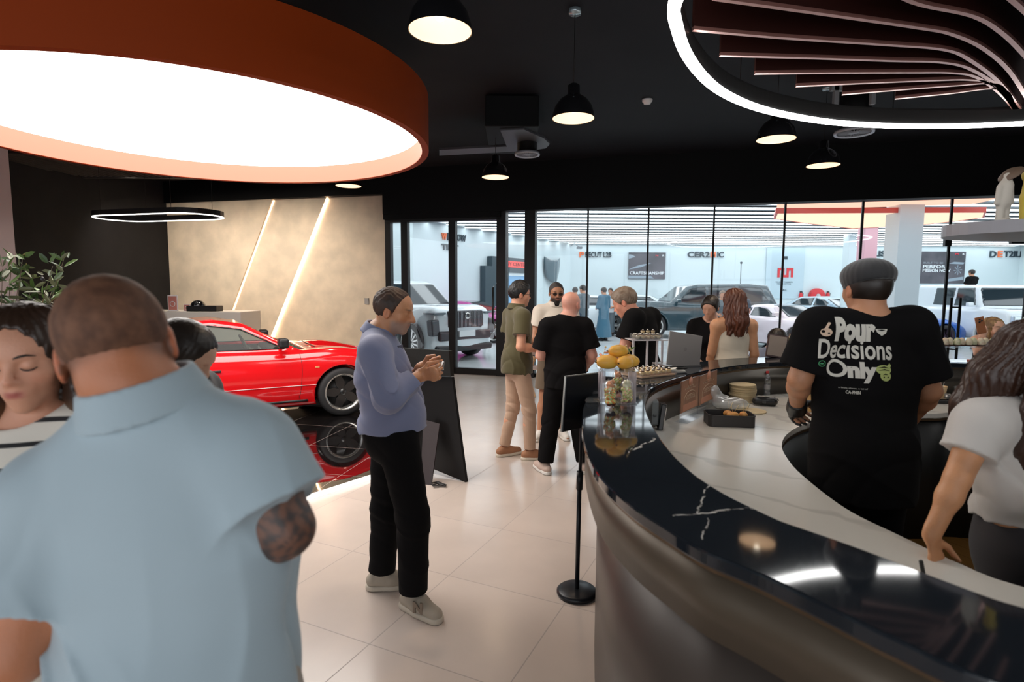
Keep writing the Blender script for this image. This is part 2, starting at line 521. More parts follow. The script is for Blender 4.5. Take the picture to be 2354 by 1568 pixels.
def head_ops(sd, hp, R, hs, f=False, face=True, brow=1.0, nose=1.0):
    e = lambda c, r, k=.02, **kw: sd.ell(hp(c), A3(r) * hs, k=k * hs, R=R, **kw)
    j = .92 if f else 1.0
    e((0, -.012, .032), (.077, .097, .088), .03)
    e((0, .036, .028), (.062, .054, .062), .03)
    e((0, .026, -.045), (.057 * j, .062, .066 * j), .03)
    e((0, .070, -.094 * (.97 if f else 1)), (.021 * j, .018, .018), .03)
    for sx in (-1, 1):
        e((sx * .041, .053, -.020), (.021, .021, .021), .025)
        e((sx * .0785, -.008, -.008), (.0075, .019, .031), .006)
        e((sx * .0868, -.001, -.005), (.0062, .010, .019), .004, sub=True)
    if face:
        sd.cone(hp((-.033, .081, .024)), hp((.033, .081, .024)), .0085 * brow * hs, k=.015 * hs)
        for sx in (-1, 1):
            e((sx * .0315, .0955, .006), (.0185, .013, .0105), .012, sub=True)
            e((sx * .0315, .0765, .005), (.0150, .0135, .0125), .003)
        n = .88 if f else 1.0
        sd.cone(hp((0, .087 + .004 * (nose - 1) * 5, .012)), hp((0, .1065 * (n * .1 + .9) + .02 * (nose - 1), -.025 - .008 * (nose - 1))), .0068 * n * hs * nose, .0108 * n * hs * nose, k=.012 * hs)
        for sx in (-1, 1):
            e((sx * .0115 * n, .0945, -.030), (.0075 * n, .009, .0072 * n), .007)
        e((0, .079, -.054), (.027, .018, .022), .02)
        sd.cone(hp((-.019, .0885, -.0545)), hp((0, .0965, -.0525)), .0032 * hs, .0048 * hs, k=.005 * hs)
        sd.cone(hp((.019, .0885, -.0545)), hp((0, .0965, -.0525)), .0032 * hs, .0048 * hs, k=.005 * hs)
        sd.cone(hp((-.013, .0895, -.0620)), hp((.013, .0895, -.0620)), .0058 * hs, k=.005 * hs)
        sd.cone(hp((-.017, .0965, -.0580)), hp((.017, .0965, -.0580)), .0012 * hs, k=.0025 * hs, sub=True)

def mixc(col, w, c):
    w = np.clip(w, 0, 1)[:, None]; return col * (1 - w) + np.array(c, np.float32) * w
def sst(x, a, b):
    t = np.clip((x - a) / (b - a), 0, 1); return t * t * (3 - 2 * t)
def person_colours(J, hc, R, hs, skin, stubble=None, lips=None, brows=None, hairline=None, extra=None):
    skin = np.array(skin, np.float32)
    def fn(P):
        col = np.tile(skin, (len(P), 1))
        n = np.sin(P[:, 0] * 61 + P[:, 2] * 37) * np.sin(P[:, 1] * 53 - P[:, 2] * 71)
        col *= (1 + .03 * n)[:, None]
        q = (P - np.array(hc)) @ np.array(R) / hs
        x, y, z = q.T
        near = (np.abs(x) < .1) & (np.abs(z) < .14) & (np.abs(y) < .13)
        if stubble:
            w = sst(-z, .025, .055) * sst(y, .0, .03) * (1 - sst(np.abs(x) - .0, .5, .6)) * near
            w *= 1 - np.exp(-((x / .02) ** 2 + ((z + .058) / .009) ** 2)) * .9
            col = mixc(col, w * stubble[1], stubble[0])
            mu = np.exp(-((x / .028) ** 2 + ((z + .043) / .007) ** 2)) * (y > .07) * near
            col = mixc(col, mu * stubble[1], stubble[0])
        ch = (np.exp(-(((np.abs(x) - .042) / .02) ** 2 + ((z + .03) / .018) ** 2)) * (y > .04) + np.exp(-((x / .014) ** 2 + ((z + .026) / .014) ** 2)) * (y > .085)) * near
        col = mixc(col, ch * .22, skin * np.array([1.05, .62, .55]))
        ea = (np.abs(x) > .078) * near
        col = mixc(col, ea * .35, skin * np.array([1.1, .6, .5]))
        if lips is not None:
            w = np.exp(-((x / .019) ** 4 + ((z + .058) / .0085) ** 4)) * (y > .075) * near
            col = mixc(col, w * .9, lips)
        if brows is not None:
            ax_ = np.abs(x)
            w = np.exp(-(((ax_ - .032) / .017) ** 4 + ((z - .0265 - .10 * (ax_ - .02)) / .0042) ** 4)) * (y > .06) * near
            col = mixc(col, w * .85, brows)
        if extra: col = extra(P, q, col)
        return col
    return fn

def garment_folds(amp, fr=48.0, seed=0, slant=0.6, z0=None, vert=0.0):
    rs = np.random.RandomState(seed); ph = rs.rand(9) * 6.28
    def fn(f, X, Y, Z):
        w1 = 1.9 * np.sin(5.5 * Z + 4 * X + ph[0]) + 1.1 * np.sin(11 * X + 9 * Y + ph[1]) + .5 * np.sin(23 * Z + 13 * X)
        p1 = .5 * fr * (X * (1 - slant * .4) + .6 * Y + slant * Z) + w1 + ph[2]
        p2 = .5 * fr * .8 * (X * (1 - slant * .4) - .7 * Y - slant * Z) + 1.6 * np.sin(7 * Z + ph[3]) + .8 * np.sin(13 * X + ph[8]) + ph[4]
        r1 = (1 - np.abs(np.sin(p1))) ** 2; r2 = (1 - np.abs(np.sin(p2))) ** 2
        e = sst(np.sin(6 * X + 8 * Z + 5 * Y + ph[5]), -.6, .8); e2 = sst(np.sin(7 * X - 6 * Z + 4 * Y + ph[6]), -.6, .8)
        v = 0
        if vert: v = vert * (1 - np.abs(np.sin(.5 * fr * .7 * X + 1.3 * np.sin(4 * Z + ph[7]) + ph[1]))) ** 2
        v = v * (.3 + .7 * e2)
        return f - amp * (e * r1 - .8 * e2 * r2 + v) + amp * .25
    return fn

def person(label, loc, rz, h=1.75, J=None, head=(0, 0, 0), hoff=None, skin=(.55, .30, .20), fem=False, bulk=1.0, belly=0.0,
           vox=.006, hands=None, shirt=None, legs=None, shoes=None, hair=None, face=True, paint=None, hs=None, group=None, group_hand=True,
           nose=1.0):
    """one person: Empty at the feet; body one continuous mesh, hair / clothing children. head=(pitch down, yaw left, roll)"""
    s = h / 1.75
    D = dict(pel=(0, 0, .955), waist=(0, .005, 1.10), chest=(0, .01, 1.28), neck=(0, -.02, 1.475), head=(0, .018, 1.628),
             shR=(.178, -.015, 1.42), elR=(.235, -.04, 1.14), wrR=(.25, .05, .90), hipR=(.085, 0, .92), knR=(.095, .025, .50), anR=(.10, -.02, .095),
             shL=(-.178, -.015, 1.42), elL=(-.235, -.04, 1.14), wrL=(-.25, .05, .90), hipL=(-.085, 0, .92), knL=(-.095, .025, .50), anL=(-.10, -.02, .095),
             toeR=(.12, .16, .03), toeL=(-.12, .16, .03))
    if fem:
        for k in ('shR', 'shL'): D[k] = (D[k][0] * .90, D[k][1], D[k][2])
    if J: D.update(J)
    J = {k: V3(*v) * s for k, v in D.items()}
    t = thing('person', label, 'person', loc, rz, group)
    hs = (hs or 1.0) * s ** .5
    Rh = (Matrix.Rotation(head[1], 3, 'Z') @ Matrix.Rotation(-head[0], 3, 'X') @ Matrix.Rotation(head[2], 3, 'Y'))
    R = np.array(Rh); hc = J['head']
    hp = lambda v: hc + R @ (np.array(v, float) * hs)
    b = bulk; sd = Sdf(); fw = unit(V3(0, 1, 0))
    up = J['chest'] * .35 + J['neck'] * .65
    def torso(sd, o, k=.05, lo=None):
        wst = (.120 if fem else .142) * b; pel = (.158 if fem else .152) * b; che = (.135 if fem else .160) * b
        sd.cone(J['pel'], J['waist'], pel + o, wst + o, k=k, n=fw, fl=.72)
        sd.cone(J['waist'], J['chest'], wst + o, che + o, k=k, n=fw, fl=.70)
        sd.cone(J['chest'], up, che + o, .105 * b + o, k=k, n=fw, fl=.68)
        if belly: sd.ell(J['waist'] + V3(0, .05, -.03) * s, A3((.13 * b, .06 + belly, .16)) + o, k=.06)
        if fem:
            for x in (-.068, .068): sd.ell(J['chest'] + V3(x, .075, -.015) * s, A3((.062, .052, .06)) * s + o, k=.03)
    torso(sd, 0)
    sd.cone(J['shL'], J['shR'], .056 * b, k=.05)
    for c in 'RL':
        sd.cone(J['neck'] + V3(0, 0, .035) * s, J['sh' + c] * .82 + J['neck'] * .18, .041 * b, .047 * b, k=.04)
        a = (.044 if fem else .052) * (b * .6 + .4)
        sd.cone(J['sh' + c], J['el' + c], a * 1.1, a * .82, k=.04)
        m = J['el' + c] * .7 + J['wr' + c] * .3
        fa = .88 if fem else 1
        sd.cone(J['el' + c], m, a * .78 * fa, a * .80 * fa, k=.02)
        sd.cone(m, J['wr' + c], a * .80 * fa, a * .56, k=.03)
        lr = .86 if (legs and legs.get('kind', 'long') == 'long' and legs.get('to', 1.9) > 1) else 1.0; th = .088 * b * lr
        sd.cone(J['hip' + c], J['kn' + c], th, .056 * b * lr, k=.04)
        cm = J['kn' + c] * .65 + J['an' + c] * .35 + V3(0, -.012, 0)
        sd.cone(J['kn' + c], cm, .053 * b * lr, .056 * b * lr, k=.03); sd.cone(cm, J['an' + c], .056 * b * lr, .037 * lr, k=.03)
        sd.cone(J['an' + c] - V3(0, 0, .03), J['toe' + c] + V3(0, 0, .002), .033, .020, k=.02)
        hd = (hands or {}).get(c, {})
        dr = V3(*hd['d']) if 'd' in hd else (J['wr' + c] - J['el' + c])
        sgn = 1 if c == 'R' else -1
        pn = V3(*hd['pn']) if 'pn' in hd else V3(-sgn, .1, 0)
        side = V3(*hd['side']) if 'side' in hd else V3(0, 1, .2)
        hand(sd, J['wr' + c], dr, pn, side, s=(.92 if fem else 1.0) * s, curl=hd.get('curl', .35), thumb=hd.get('thumb', .4), curls=hd.get('curls'))
    sd.cone(J['neck'] - V3(0, 0, .03), hp((0, -.018, -.055)), (.050 if fem else .062) * (b * .5 + .5), (.048 if fem else .058) * (b * .5 + .5), k=.035)
    head_ops(sd, hp, R, hs, fem, face, nose=nose)
    pk = dict(paint or {})
    cf = person_colours(J, hc, R, hs, skin, **pk)
    skm = mat('skin', (.5, .3, .2), .48, attr='col', sss=.12, bump=(180, .12))
    sdf_obj('body', sd, vox, skm, t, cf)
    # ---------------- shirt
    if shirt:
        o = shirt.get('off', .016); g = Sdf(); hem = shirt.get('hem', .90) * s; kind = shirt.get('kind', 'tee')
        torso(g, o, .06)
        g.cone(J['pel'] + V3(0, -.008, .03), J['pel'] - V3(0, .008, max(.955 * s - hem, 0) + .05), .160 * b + o, .162 * b + o + shirt.get('flare', .0), k=.05, n=fw, fl=.92)
        if kind != 'tank': g.cone(J['shL'], J['shR'], .058 * b + o * .7, k=.05)
        for c in 'RL':
            if kind != 'tank':
                g.cone(J['neck'] + V3(0, -.005, .012) * s, J['sh' + c] * .82 + J['neck'] * .18, .047 * b + o * .3, .053 * b + o * .8, k=.04)
            else:
                g.cone(J['neck'] * .6 + J['sh' + c] * .4 - V3(0, 0, .04), J['chest'], .05, .08, k=.03)
            T = shirt.get('sleeve', .6); a = (.050 if fem else .058) * (b * .6 + .4)
            if T > 0:
                tt = min(T, 1); e = J['sh' + c] * (1 - tt) + J['el' + c] * tt; dd = unit(J['el' + c] - J['sh' + c])
                fl_ = shirt.get('sflare', .012)
                if T <= 1:
                    g.cone(J['sh' + c], e + dd * .03, a + o, a + o + fl_, k=.035, cuts=[(e, dd)])
                else:
                    g.cone(J['sh' + c], J['el' + c], a + o, a * .95 + o, k=.035)
                    u = min(T - 1, 1); e = J['el' + c] * (1 - u) + J['wr' + c] * u; d2 = unit(J['wr' + c] - J['el' + c])
                    g.cone(J['el' + c], e + d2 * .03, a * .95 + o, a * .62 + o, k=.03, cuts=[(e, d2)])
        g.cut((0, 0, hem), (0, shirt.get('hemtilt', 0), -1))
        nk = J['neck'] + V3(0, 0, .012) * s
        if kind == 'tank': g.ell(J['neck'] + V3(0, .02, -.01) * s, A3((.085, .10, .075)) * s, k=.01, sub=True)
        elif kind == 'crew': g.cone(nk + V3(0, .02, .01), hp((0, -.0, -.03)), .070, .095, k=.012, sub=True)
        else: g.cone(nk + V3(0, .012, .02), hp((0, -.0, -.03)), .066 * (b * .5 + .5), .085, k=.010, sub=True)
        am = shirt.get('fold', .004)
        if am:
            f1 = garment_folds(am, shirt.get('fr', 48), shirt.get('seed', 1), shirt.get('slant', .6), vert=shirt.get('vert', 0)); zs = max(J['shL'][2], J['shR'][2])
            g.fn(lambda f, X, Y, Z: f + (1 - .85 * sst(Z, zs - .16, zs - .01)) * (f1(f, X, Y, Z) - f))
        if shirt.get('fn'): g.fn(shirt['fn'])
        so = sdf_obj(shirt.get('name', 'shirt'), g, shirt.get('vox', vox), shirt['mat'], t)
        if shirt.get('collar'):
            cg = Sdf(); ax = unit(unit(hp((0, -.02, -.05)) - nk) + V3(0, 0, .9)); cr = .076 * (b * .5 + .5) * (.86 if fem else 1)
            c0 = J['neck'] + ax * (.016 * s) + V3(0, .004, 0); tip = c0 + ax * .052
            cg.cone(c0, tip, cr + .020, cr + .003, k=.01)
            cg.cone(c0 - ax * .03, tip + ax * .03, cr + .006, cr - .014, k=.004, sub=True)
            cg.cut(tip, ax); cg.cut(c0 - ax * .004 - V3(0, 0, 0), -ax)
            cg.cone(c0 + V3(0, .05, -.01), c0 + V3(0, .12, .05), .012, .040, k=.01, sub=True)
            sdf_obj('collar', cg, min(vox, .005), shirt.get('cmat', shirt['mat']), so)
            if kind != 'tee0' and shirt.get('flaps'):
                for c in (-1, 1):
                    m = MB(); q = c0 + V3(c * .03, .055, .03); m.prism([(0, 0), (c * .045, .01), (c * .035, -.055), (c * .0, -.045)], 0, .004, Matrix.Rotation(math.pi / 2 - .5, 3, 'X') @ Matrix.Rotation(0, 3, 'Z'), q)
                    m.build('collar_flap', shirt['mat'], so)
    # ---------------- trousers / skirt
    if legs:
        o = legs.get('off', .014); g = Sdf(); kind = legs.get('kind', 'long'); wz = legs.get('waist', 1.02) * s
        g.cone(J['pel'], J['waist'], .152 * b + o + (.006 if fem else 0), (.125 if fem else .142) * b + o, k=.05, n=fw, fl=.76)
        g.cone(J['pel'] - V3(0, .02, .03) * s, J['pel'], .140 * b + o, .142 * b + o, k=.05, n=fw, fl=.85)
        if kind == 'skirt':
            e = legs.get('to', .5) * s
            g.cone(J['pel'], (J['pel'] * V3(1, 1, 0)) + V3(0, 0, e), .15 * b + o, .17 * b + o + legs.get('flare', .03), k=.04, n=fw, fl=.85)
            g.cut((0, 0, e), (0, 0, -1))
        else:
            for c in 'RL':
                th = .090 * b + o; T = legs.get('to', 1.97); lf = legs.get('flare', 0)
                if T <= 1:
                    e = J['hip' + c] * (1 - T) + J['kn' + c] * T; dd = unit(J['kn' + c] - J['hip' + c])
                    g.cone(J['hip' + c], e + dd * .03, th, .080 * b + o + lf, k=.035, cuts=[(e, dd)])
                else:
                    g.cone(J['hip' + c], J['kn' + c], th, .064 * b + o + lf * .4, k=.035)
                    e = J['kn' + c] * (2 - T) + J['an' + c] * (T - 1); dd = unit(J['an' + c] - J['kn' + c])
                    g.cone(J['kn' + c], e + dd * .03, .062 * b + o + lf * .4, .048 + o + lf, k=.03, cuts=[(e, dd)])
        am = legs.get('fold', .004)
        if am:
            f0 = garment_folds(am, legs.get('fr', 26), legs.get('seed', 5), 1.2)
            def ff(f, X, Y, Z, f0=f0, am=am):
                w = .35 + .65 * (np.exp(-((Z - .45 * s) / .13) ** 2) + np.exp(-((Z - .12 * s) / .12) ** 2) + .5 * np.exp(-((Z - .85 * s) / .08) ** 2))
                return f + w * (f0(f, X, Y, Z) - f)
            g.fn(ff)
        g.cut((0, 0, wz), (0, 0, 1))
        sdf_obj(legs.get('name', 'trousers'), g, legs.get('vox', vox * 1.15), legs['mat'], t)
    # ---------------- shoes
    if shoes:
        for c in 'RL':
            a = J['an' + c]; q = J['toe' + c]; fz = min(a[2] - .095 * s, 0) if True else 0
            base = a * V3(1, 1, 0); d = unit((q - a) * V3(1, 1, 0)); z0 = a[2] - .095 * s
            up_ = V3(0, 0, 1); hl = base - d * .045 + up_ * z0; tp = base + d * .165 + up_ * z0
            g = Sdf(); sk = shoes.get('s', 1.0)
            g.cone(hl + up_ * .050, base + d * .05 + up_ * (z0 + .055), .040 * sk, .042 * sk, k=.03)
            g.cone(base + d * .05 + up_ * (z0 + .045), tp + up_ * .036, .045 * sk, .034 * sk, k=.03)
            g.cone(base + up_ * (z0 + .06), base + up_ * (z0 + .105), .043, .045, k=.02, cuts=[(base + up_ * (z0 + .10), up_)])
            g.cut(base + up_ * (z0 + .022), -up_)
            so = sdf_obj('shoe', g, max(.005, vox * .9), shoes['mat'], t)
            g = Sdf(); g.cone(hl + up_ * .014, base + d * .06 + up_ * (z0 + .014), .044 * sk, .044 * sk, k=.01); g.cone(base + d * .05 + up_ * (z0 + .014), tp + up_ * .014, .049 * sk, .040 * sk, k=.01)
            g.cut(base + up_ * (z0 + .001), -up_); g.cut(base + up_ * (z0 + .030), up_)
            sdf_obj('sole', g, max(.005, vox * .9), shoes.get('sole', shoes['mat']), so)
    # ---------------- hair
    if hair:
        g = Sdf(); st = hair.get('style', 'short'); th = hair.get('th', .010)
        if st in ('short', 'buzz', 'bald_top'):
            g.ell(hp((0, -.012 - .002, .032)), (A3((.077, .097, .088)) + th) * hs, R=R, k=.02)
            if hair.get('top'):
                g.ell(hp((0, .005, .085)), A3((.058, .085, .038 + hair['top'])) * hs, R=R, k=.03)
            if st == 'short': g.ell(hp((0, .036, .028)), (A3((.062, .054, .062)) + th * .8) * hs, R=R, k=.03)
            side = hair.get('side', -.02); fr = hair.get('front', .075); nape = hair.get('nape', .5)
            def cutf(f, X, Y, Z):
                x = X - hc[0]; y = Y - hc[1]; z = Z - hc[2]
                u = (x * R[0, 0] + y * R[1, 0] + z * R[2, 0]) / hs; v = (x * R[0, 1] + y * R[1, 1] + z * R[2, 1]) / hs; w = (x * R[0, 2] + y * R[1, 2] + z * R[2, 2]) / hs
                line = np.where(v > .012, side + (v - .012) * (fr - side) / .07, side + (v - .012) * nape)
                ear = .027 - np.sqrt(((v + .008) / .8) ** 2 + (w + .012) ** 2)
                d = np.maximum((line - w) * .7 * hs, ear * hs)
                if st == 'bald_top':
                    d = np.maximum(d, (.058 - np.sqrt(u ** 2 + (v - .055) ** 2)) * hs)
                amp = hair.get('amp', .0015)
                n = (np.sin(u * 420 + 2.5 * np.sin(v * 60 + w * 30)) + .8 * np.sin(u * 170 + 4 * np.sin(v * 40 - w * 25)) * np.sin(v * 120 + w * 90)) * amp * hs
                return np.maximum(f + n, d)
            g.fn(cutf)
        if st == 'long':
            # cap, then locks falling from it, given as head-frame paths
            g.ell(hp((0, -.014, .034)), (A3((.079, .100, .090)) + th) * hs, R=R, k=.02)
            for lk in hair.get('locks', []):
                pts = [hp(p[:3]) if not hair.get('body') else V3(*p[:3]) for p in lk]
                for p0, p1, a0, a1 in zip(pts, pts[1:], lk, lk[1:]):
                    g.cone(p0, p1, a0[3], a1[3], k=.02, n=(unit(V3(*lk[0][4:7])) if len(lk[0]) > 4 else None), fl=.6 if len(lk[0]) > 4 else 1)
            fx = hair.get('face', .068)
            g.ell(hp((0, .105, -.030)), A3((fx, .10, hair.get('front', .114))) * hs, R=R, k=.012, sub=True)
            fq = hair.get('fq', 260); amp = hair.get('amp', .0035)
            def strands(f, X, Y, Z):
                x = X - hc[0]; y = Y - hc[1]; z = Z - hc[2]
                u = (x * R[0, 0] + y * R[1, 0] + z * R[2, 0]); v = (x * R[0, 1] + y * R[1, 1] + z * R[2, 1]); w = (x * R[0, 2] + y * R[1, 2] + z * R[2, 2])
                an = np.arctan2(u, v + .02)
                g1 = np.sin(an * fq * .12 + 2.2 * np.sin(w * 22) + 1.3 * np.sin(w * 47 + an * 3)); g2 = np.sin(an * fq * .27 + 3 * np.sin(w * 14 + 1) + w * 20)
                return f + amp * (g1 + .5 * g2)
            g.fn(strands)
        if st == 'cap':
            g.ell(hp((0, -.016, .062)), A3((.098, .112, .062)) * hs, R=R, k=.02)
            g.ell(hp((0, -.012, .032)), (A3((.077, .097, .080)) + .008) * hs, R=R, k=.03)
            g.cut(hp((0, 0, .010)), -(R @ V3(0, .18, 1)))
            def pl(f, X, Y, Z):
                an = np.arctan2(X - hc[0], Y - hc[1]); return f + .0007 * np.sin(an * 26)
            g.fn(pl)
        sdf_obj(hair.get('name', 'hair'), g, hair.get('vox', min(vox, .006)), hair['mat'], t)
        if hair.get('under'):
            g = Sdf(); g.ell(hp((0, -.016, .020)), (A3((.077, .097, .088)) + .007) * hs, R=R, k=.02)
            g.cut(hp((0, 0, -.068)), -(R @ V3(0, -.25, 1))); g.cut(hp((0, .01, 0)), R @ V3(0, 1, .0)); g.cut(hp((0, 0, .03)), R @ V3(0, 0, 1))
            for sx in (-1, 1): g.ell(hp((sx * .09, -.002, -.015)), A3((.03, .026, .034)) * hs, R=R, k=.005, sub=True)
            sdf_obj('hair', g, min(vox, .006), hair['under'], t)
    t['_n'] = 0; del t['_n']
    return t, J, hp, R, hs

def glasses(t, hp, R, hs, m, lens=None, r=.019):
    g = MB()
    for sx in (-1, 1):
        pts = [hp((sx * .0325 + r * math.cos(a) * 1.15, .1005, .002 + r * .82 * math.sin(a))) for a in np.linspace(0, 2 * math.pi, 20, endpoint=False)]
        g.tube(pts, .0022, 6, closed=True)
        g.tube([hp((sx * (.0325 + r * 1.1), .0995, .006)), hp((sx * .079, .06, .010)), hp((sx * .083, -.01, .008))], .002, 6)
    g.tube([hp((-.012, .1015, .006)), hp((.012, .1015, .006))], .002, 6)
    o = g.build('glasses', m, t)
    if lens:
        l = MB()
        for sx in (-1, 1):
            l.prism([(r * 1.05 * math.cos(a), r * .76 * math.sin(a)) for a in np.linspace(0, 2 * math.pi, 16, endpoint=False)], -.0004, .0004,
                    Matrix(R.tolist()) @ Matrix.Rotation(math.pi / 2, 3, 'X'), hp((sx * .0325, .1005, .002)))
        l.build('lens', lens, o)
    return o
# ------------------------------------------------------------------ lights with a body of their own come with their builders;
# the wide ones are set here
DISC_C = Vector((-2.75, 5.12, 2.95)); DISC_R = 1.99
# ------------------------------------------------------------------ structure materials
def tile_mat(name, base, grout, size, ang, rough, spec=.5, gw=.004, var=.04, off=(0, 0), coat=0.0, ratio=1.0, grgh=.6):
    m = bpy.data.materials.new(name); m.use_nodes = True; nt = m.node_tree; b = nt.nodes['Principled BSDF']
    tc = nn(nt, 'ShaderNodeTexCoord'); mp = nn(nt, 'ShaderNodeMapping'); mp.inputs['Rotation'].default_value = (0, 0, ang); mp.inputs['Location'].default_value = (off[0], off[1], 0)
    nt.links.new(tc.outputs['Object'], mp.inputs['Vector'])
    br = nn(nt, 'ShaderNodeTexBrick'); br.offset = .5 if ratio != 1 else 0; br.squash = 1
    br.inputs['Scale'].default_value = 1.0; br.inputs['Brick Width'].default_value = size * ratio; br.inputs['Row Height'].default_value = size
    br.inputs['Mortar Size'].default_value = gw; br.inputs['Mortar Smooth'].default_value = .1
    br.inputs['Color1'].default_value = (*base, 1); br.inputs['Color2'].default_value = (*[c * (1 - var) for c in base], 1); br.inputs['Mortar'].default_value = (*grout, 1)
    nt.links.new(mp.outputs[0], br.inputs['Vector'])
    n = nn(nt, 'ShaderNodeTexNoise'); n.inputs['Scale'].default_value = 2.3; n.inputs['Detail'].default_value = 8
    nt.links.new(mp.outputs[0], n.inputs['Vector'])
    mr = nn(nt, 'ShaderNodeMapRange'); mr.inputs[1].default_value = .3; mr.inputs[2].default_value = .7; mr.inputs[3].default_value = .93; mr.inputs[4].default_value = 1.03
    nt.links.new(n.outputs['Fac'], mr.inputs[0])
    mx = nn(nt, 'ShaderNodeMix', data_type='RGBA', blend_type='MULTIPLY'); mx.inputs['Factor'].default_value = 1
    nt.links.new(br.outputs['Color'], mx.inputs['A']); nt.links.new(mr.outputs[0], mx.inputs['B'])
    nt.links.new(mx.outputs['Result'], b.inputs['Base Color'])
    rr = nn(nt, 'ShaderNodeMapRange'); rr.inputs[3].default_value = rough; rr.inputs[4].default_value = grgh
    nt.links.new(br.outputs['Fac'], rr.inputs[0]); nt.links.new(rr.outputs[0], b.inputs['Roughness'])
    b.inputs['Specular IOR Level'].default_value = spec; b.inputs['Coat Weight'].default_value = coat; b.inputs['Coat Roughness'].default_value = .03
    return m
M_FLOOR = tile_mat('beige_porcelain_tile', (.56, .475, .42), (.33, .28, .25), .72, math.radians(25), .20, off=(.25, .12), gw=.003)
M_SHOWF = tile_mat('white_gloss_floor', (.80, .84, .855), (.55, .60, .62), 1.2, 0, .10, gw=.004)
M_PLAT = tile_mat('black_gloss_tile', (.006, .005, .005), (.35, .28, .25), .80, math.radians(12), .015, gw=.0022, off=(.1, .3), var=0, grgh=.3, spec=.9)
M_BLACKC = mat('black_ceiling_paint', (.011, .011, .014), .75, spec=.15, noise=(1.5, (.009, .009, .012)))
M_BLACKW = mat('black_wall_paint', (.0035, .0035, .004), .6, spec=.15)
M_CHAR = mat('charcoal_wall_paint', (.013, .0125, .014), .6, spec=.3, noise=(3, (.016, .0155, .017)))
M_PLASTER = mat('mottled_beige_plaster', (.66, .56, .43), .75, noise=(2.6, (.52, .45, .35), 10), bump=(40, .15))
M_ALU = mat('black_anodised_frame', (.006, .005, .005), .45, spec=.25)
M_WHITEW = mat('showroom_white_wall', (.68, .77, .79), .6, noise=(.8, (.65, .74, .765)))
M_SPK = mat('black_speckled_bulkhead', (.01, .02, .03), .3)

def gy(x, off=0.0): return GL0 + off + GLS * x
m = MB(); m.quad([(-12, -4, 0), (14, -4, 0), (14, gy(14), 0), (-12, gy(-12), 0)])
tag(m.build('floor', M_FLOOR), kind='structure')
m = MB(); m.quad([(-14, gy(-14), 0), (24, gy(24), 0), (24, 30, 0), (-14, 30, 0)])
tag(m.build('floor', M_SHOWF), kind='structure')
m = MB(); m.quad([(-12, -4, 4.0), (-12, gy(-12), 4.0), (14, gy(14), 4.0), (14, -4, 4.0)])
tag(m.build('ceiling', M_BLACKC), kind='structure')
# added shop window behind the camera, unseen, letting daylight onto the foreground
m = MB(); m.box((-12, -4.15, 0), (14, -4, .25)); m.box((-12, -4.15, 3.3), (14, -4, 4)); m.box((-12, -4.15, .25), (-9, -4, 3.3)); m.box((3, -4.15, .25), (14, -4, 3.3)); tag(m.build('wall_rear', M_CHAR), kind='structure')
t = thing('window_9', None, None); t['kind'] = 'structure'
m = MB()
for i in range(7): m.box((-9.03 + 2 * i, -4.12, .25), (-8.97 + 2 * i, -4.04, 3.3))
m.box((-9, -4.12, .25), (3, -4.04, .31)); m.box((-9, -4.12, 3.24), (3, -4.04, 3.3)); m.build('window_frame', M_ALU, t)
l = bpy.data.lights.new('daylight_portal', 'AREA'); l.shape = 'RECTANGLE'; l.size = 12; l.size_y = 3.05; l.cycles.is_portal = True
lo = bpy.data.objects.new('daylight_portal', l); COL.objects.link(lo); lo.location = (-3, -4.02, 1.77); lo.rotation_euler = (math.pi / 2, 0, 0); lo.rotation_euler = (-math.pi / 2, 0, math.pi) if False else (math.pi / 2, 0, 0)

m = MB(); m.box((14, -4, 0), (14.1, gy(14), 4)); tag(m.build('wall_right', M_BLACKW), kind='structure')

# glass wall direction frame: u along the wall (to the right), w towards the room
GA = math.atan(GLS); U = Vector((math.cos(GA), math.sin(GA), 0)); WN = Vector((math.sin(GA), -math.cos(GA), 0))
GO = Vector((0, GL0, 0))
def GX(u, w, z): return GO + U * u + WN * w + Vector((0, 0, z))
def gu(px, y=663): return (PG(px, y) - GO).dot(U)
GR = Matrix.Rotation(GA, 3, 'Z')
def gbox(mb, u0, u1, w0, w1, z0, z1, bev=0.0):
    t = bmesh.new(); bmesh.ops.create_cube(t, size=1)
    for v in t.verts:
        v.co = GX((u0 + u1) / 2 + v.co.x * (u1 - u0), (w0 + w1) / 2 + v.co.y * (w1 - w0), (z0 + z1) / 2 + v.co.z * (z1 - z0))
    if bev: bmesh.ops.bevel(t, geom=list(t.edges), offset=bev, segments=2, profile=.5, affect='EDGES')
    mb.merge(t)
ZT = PG(1229, 487).z                                      # underside of the bulkhead over the glass
m = MB(); gbox(m, gu(897), 15, 0.0, .28, ZT, 4.0); gbox(m, gu(897), gu(1157), .02, .26, ZT - .10, ZT)
tag(m.build('wall_back', M_BLACKW), kind='structure')
# plaster wall: three planes stepping forward, LED strips in the steps
uL = gu(405); uR = gu(893); ZP = PG(890, 450).z
def pu(x, y):
    p = PG(x, y); return (p - GO).dot(U), p.z
a0, z0a = pu(636, 462); a1, z1a = pu(548, 700); b0, z0b = pu(755, 457); b1, z1b = pu(622, 790)
def line_u(p, q, z): return p[0] + (q[0] - p[0]) * (z - p[1]) / (q[1] - p[1])
la = lambda z: line_u((a0, z0a), (a1, z1a), z); lb = lambda z: line_u((b0, z0b), (b1, z1b), z)
m = MB(); MW = Matrix((U, Vector((0, 0, 1)), WN)).transposed()
def gprism(mb, poly, w0, w1): mb.prism(poly, w0, w1, MW, GO)
gprism(m, [(uL, 0), (la(0), 0), (la(ZP), ZP), (uL, ZP)], .02, .16)
gprism(m, [(la(0), 0), (lb(0), 0), (lb(ZP), ZP), (la(ZP), ZP)], .02, .09)
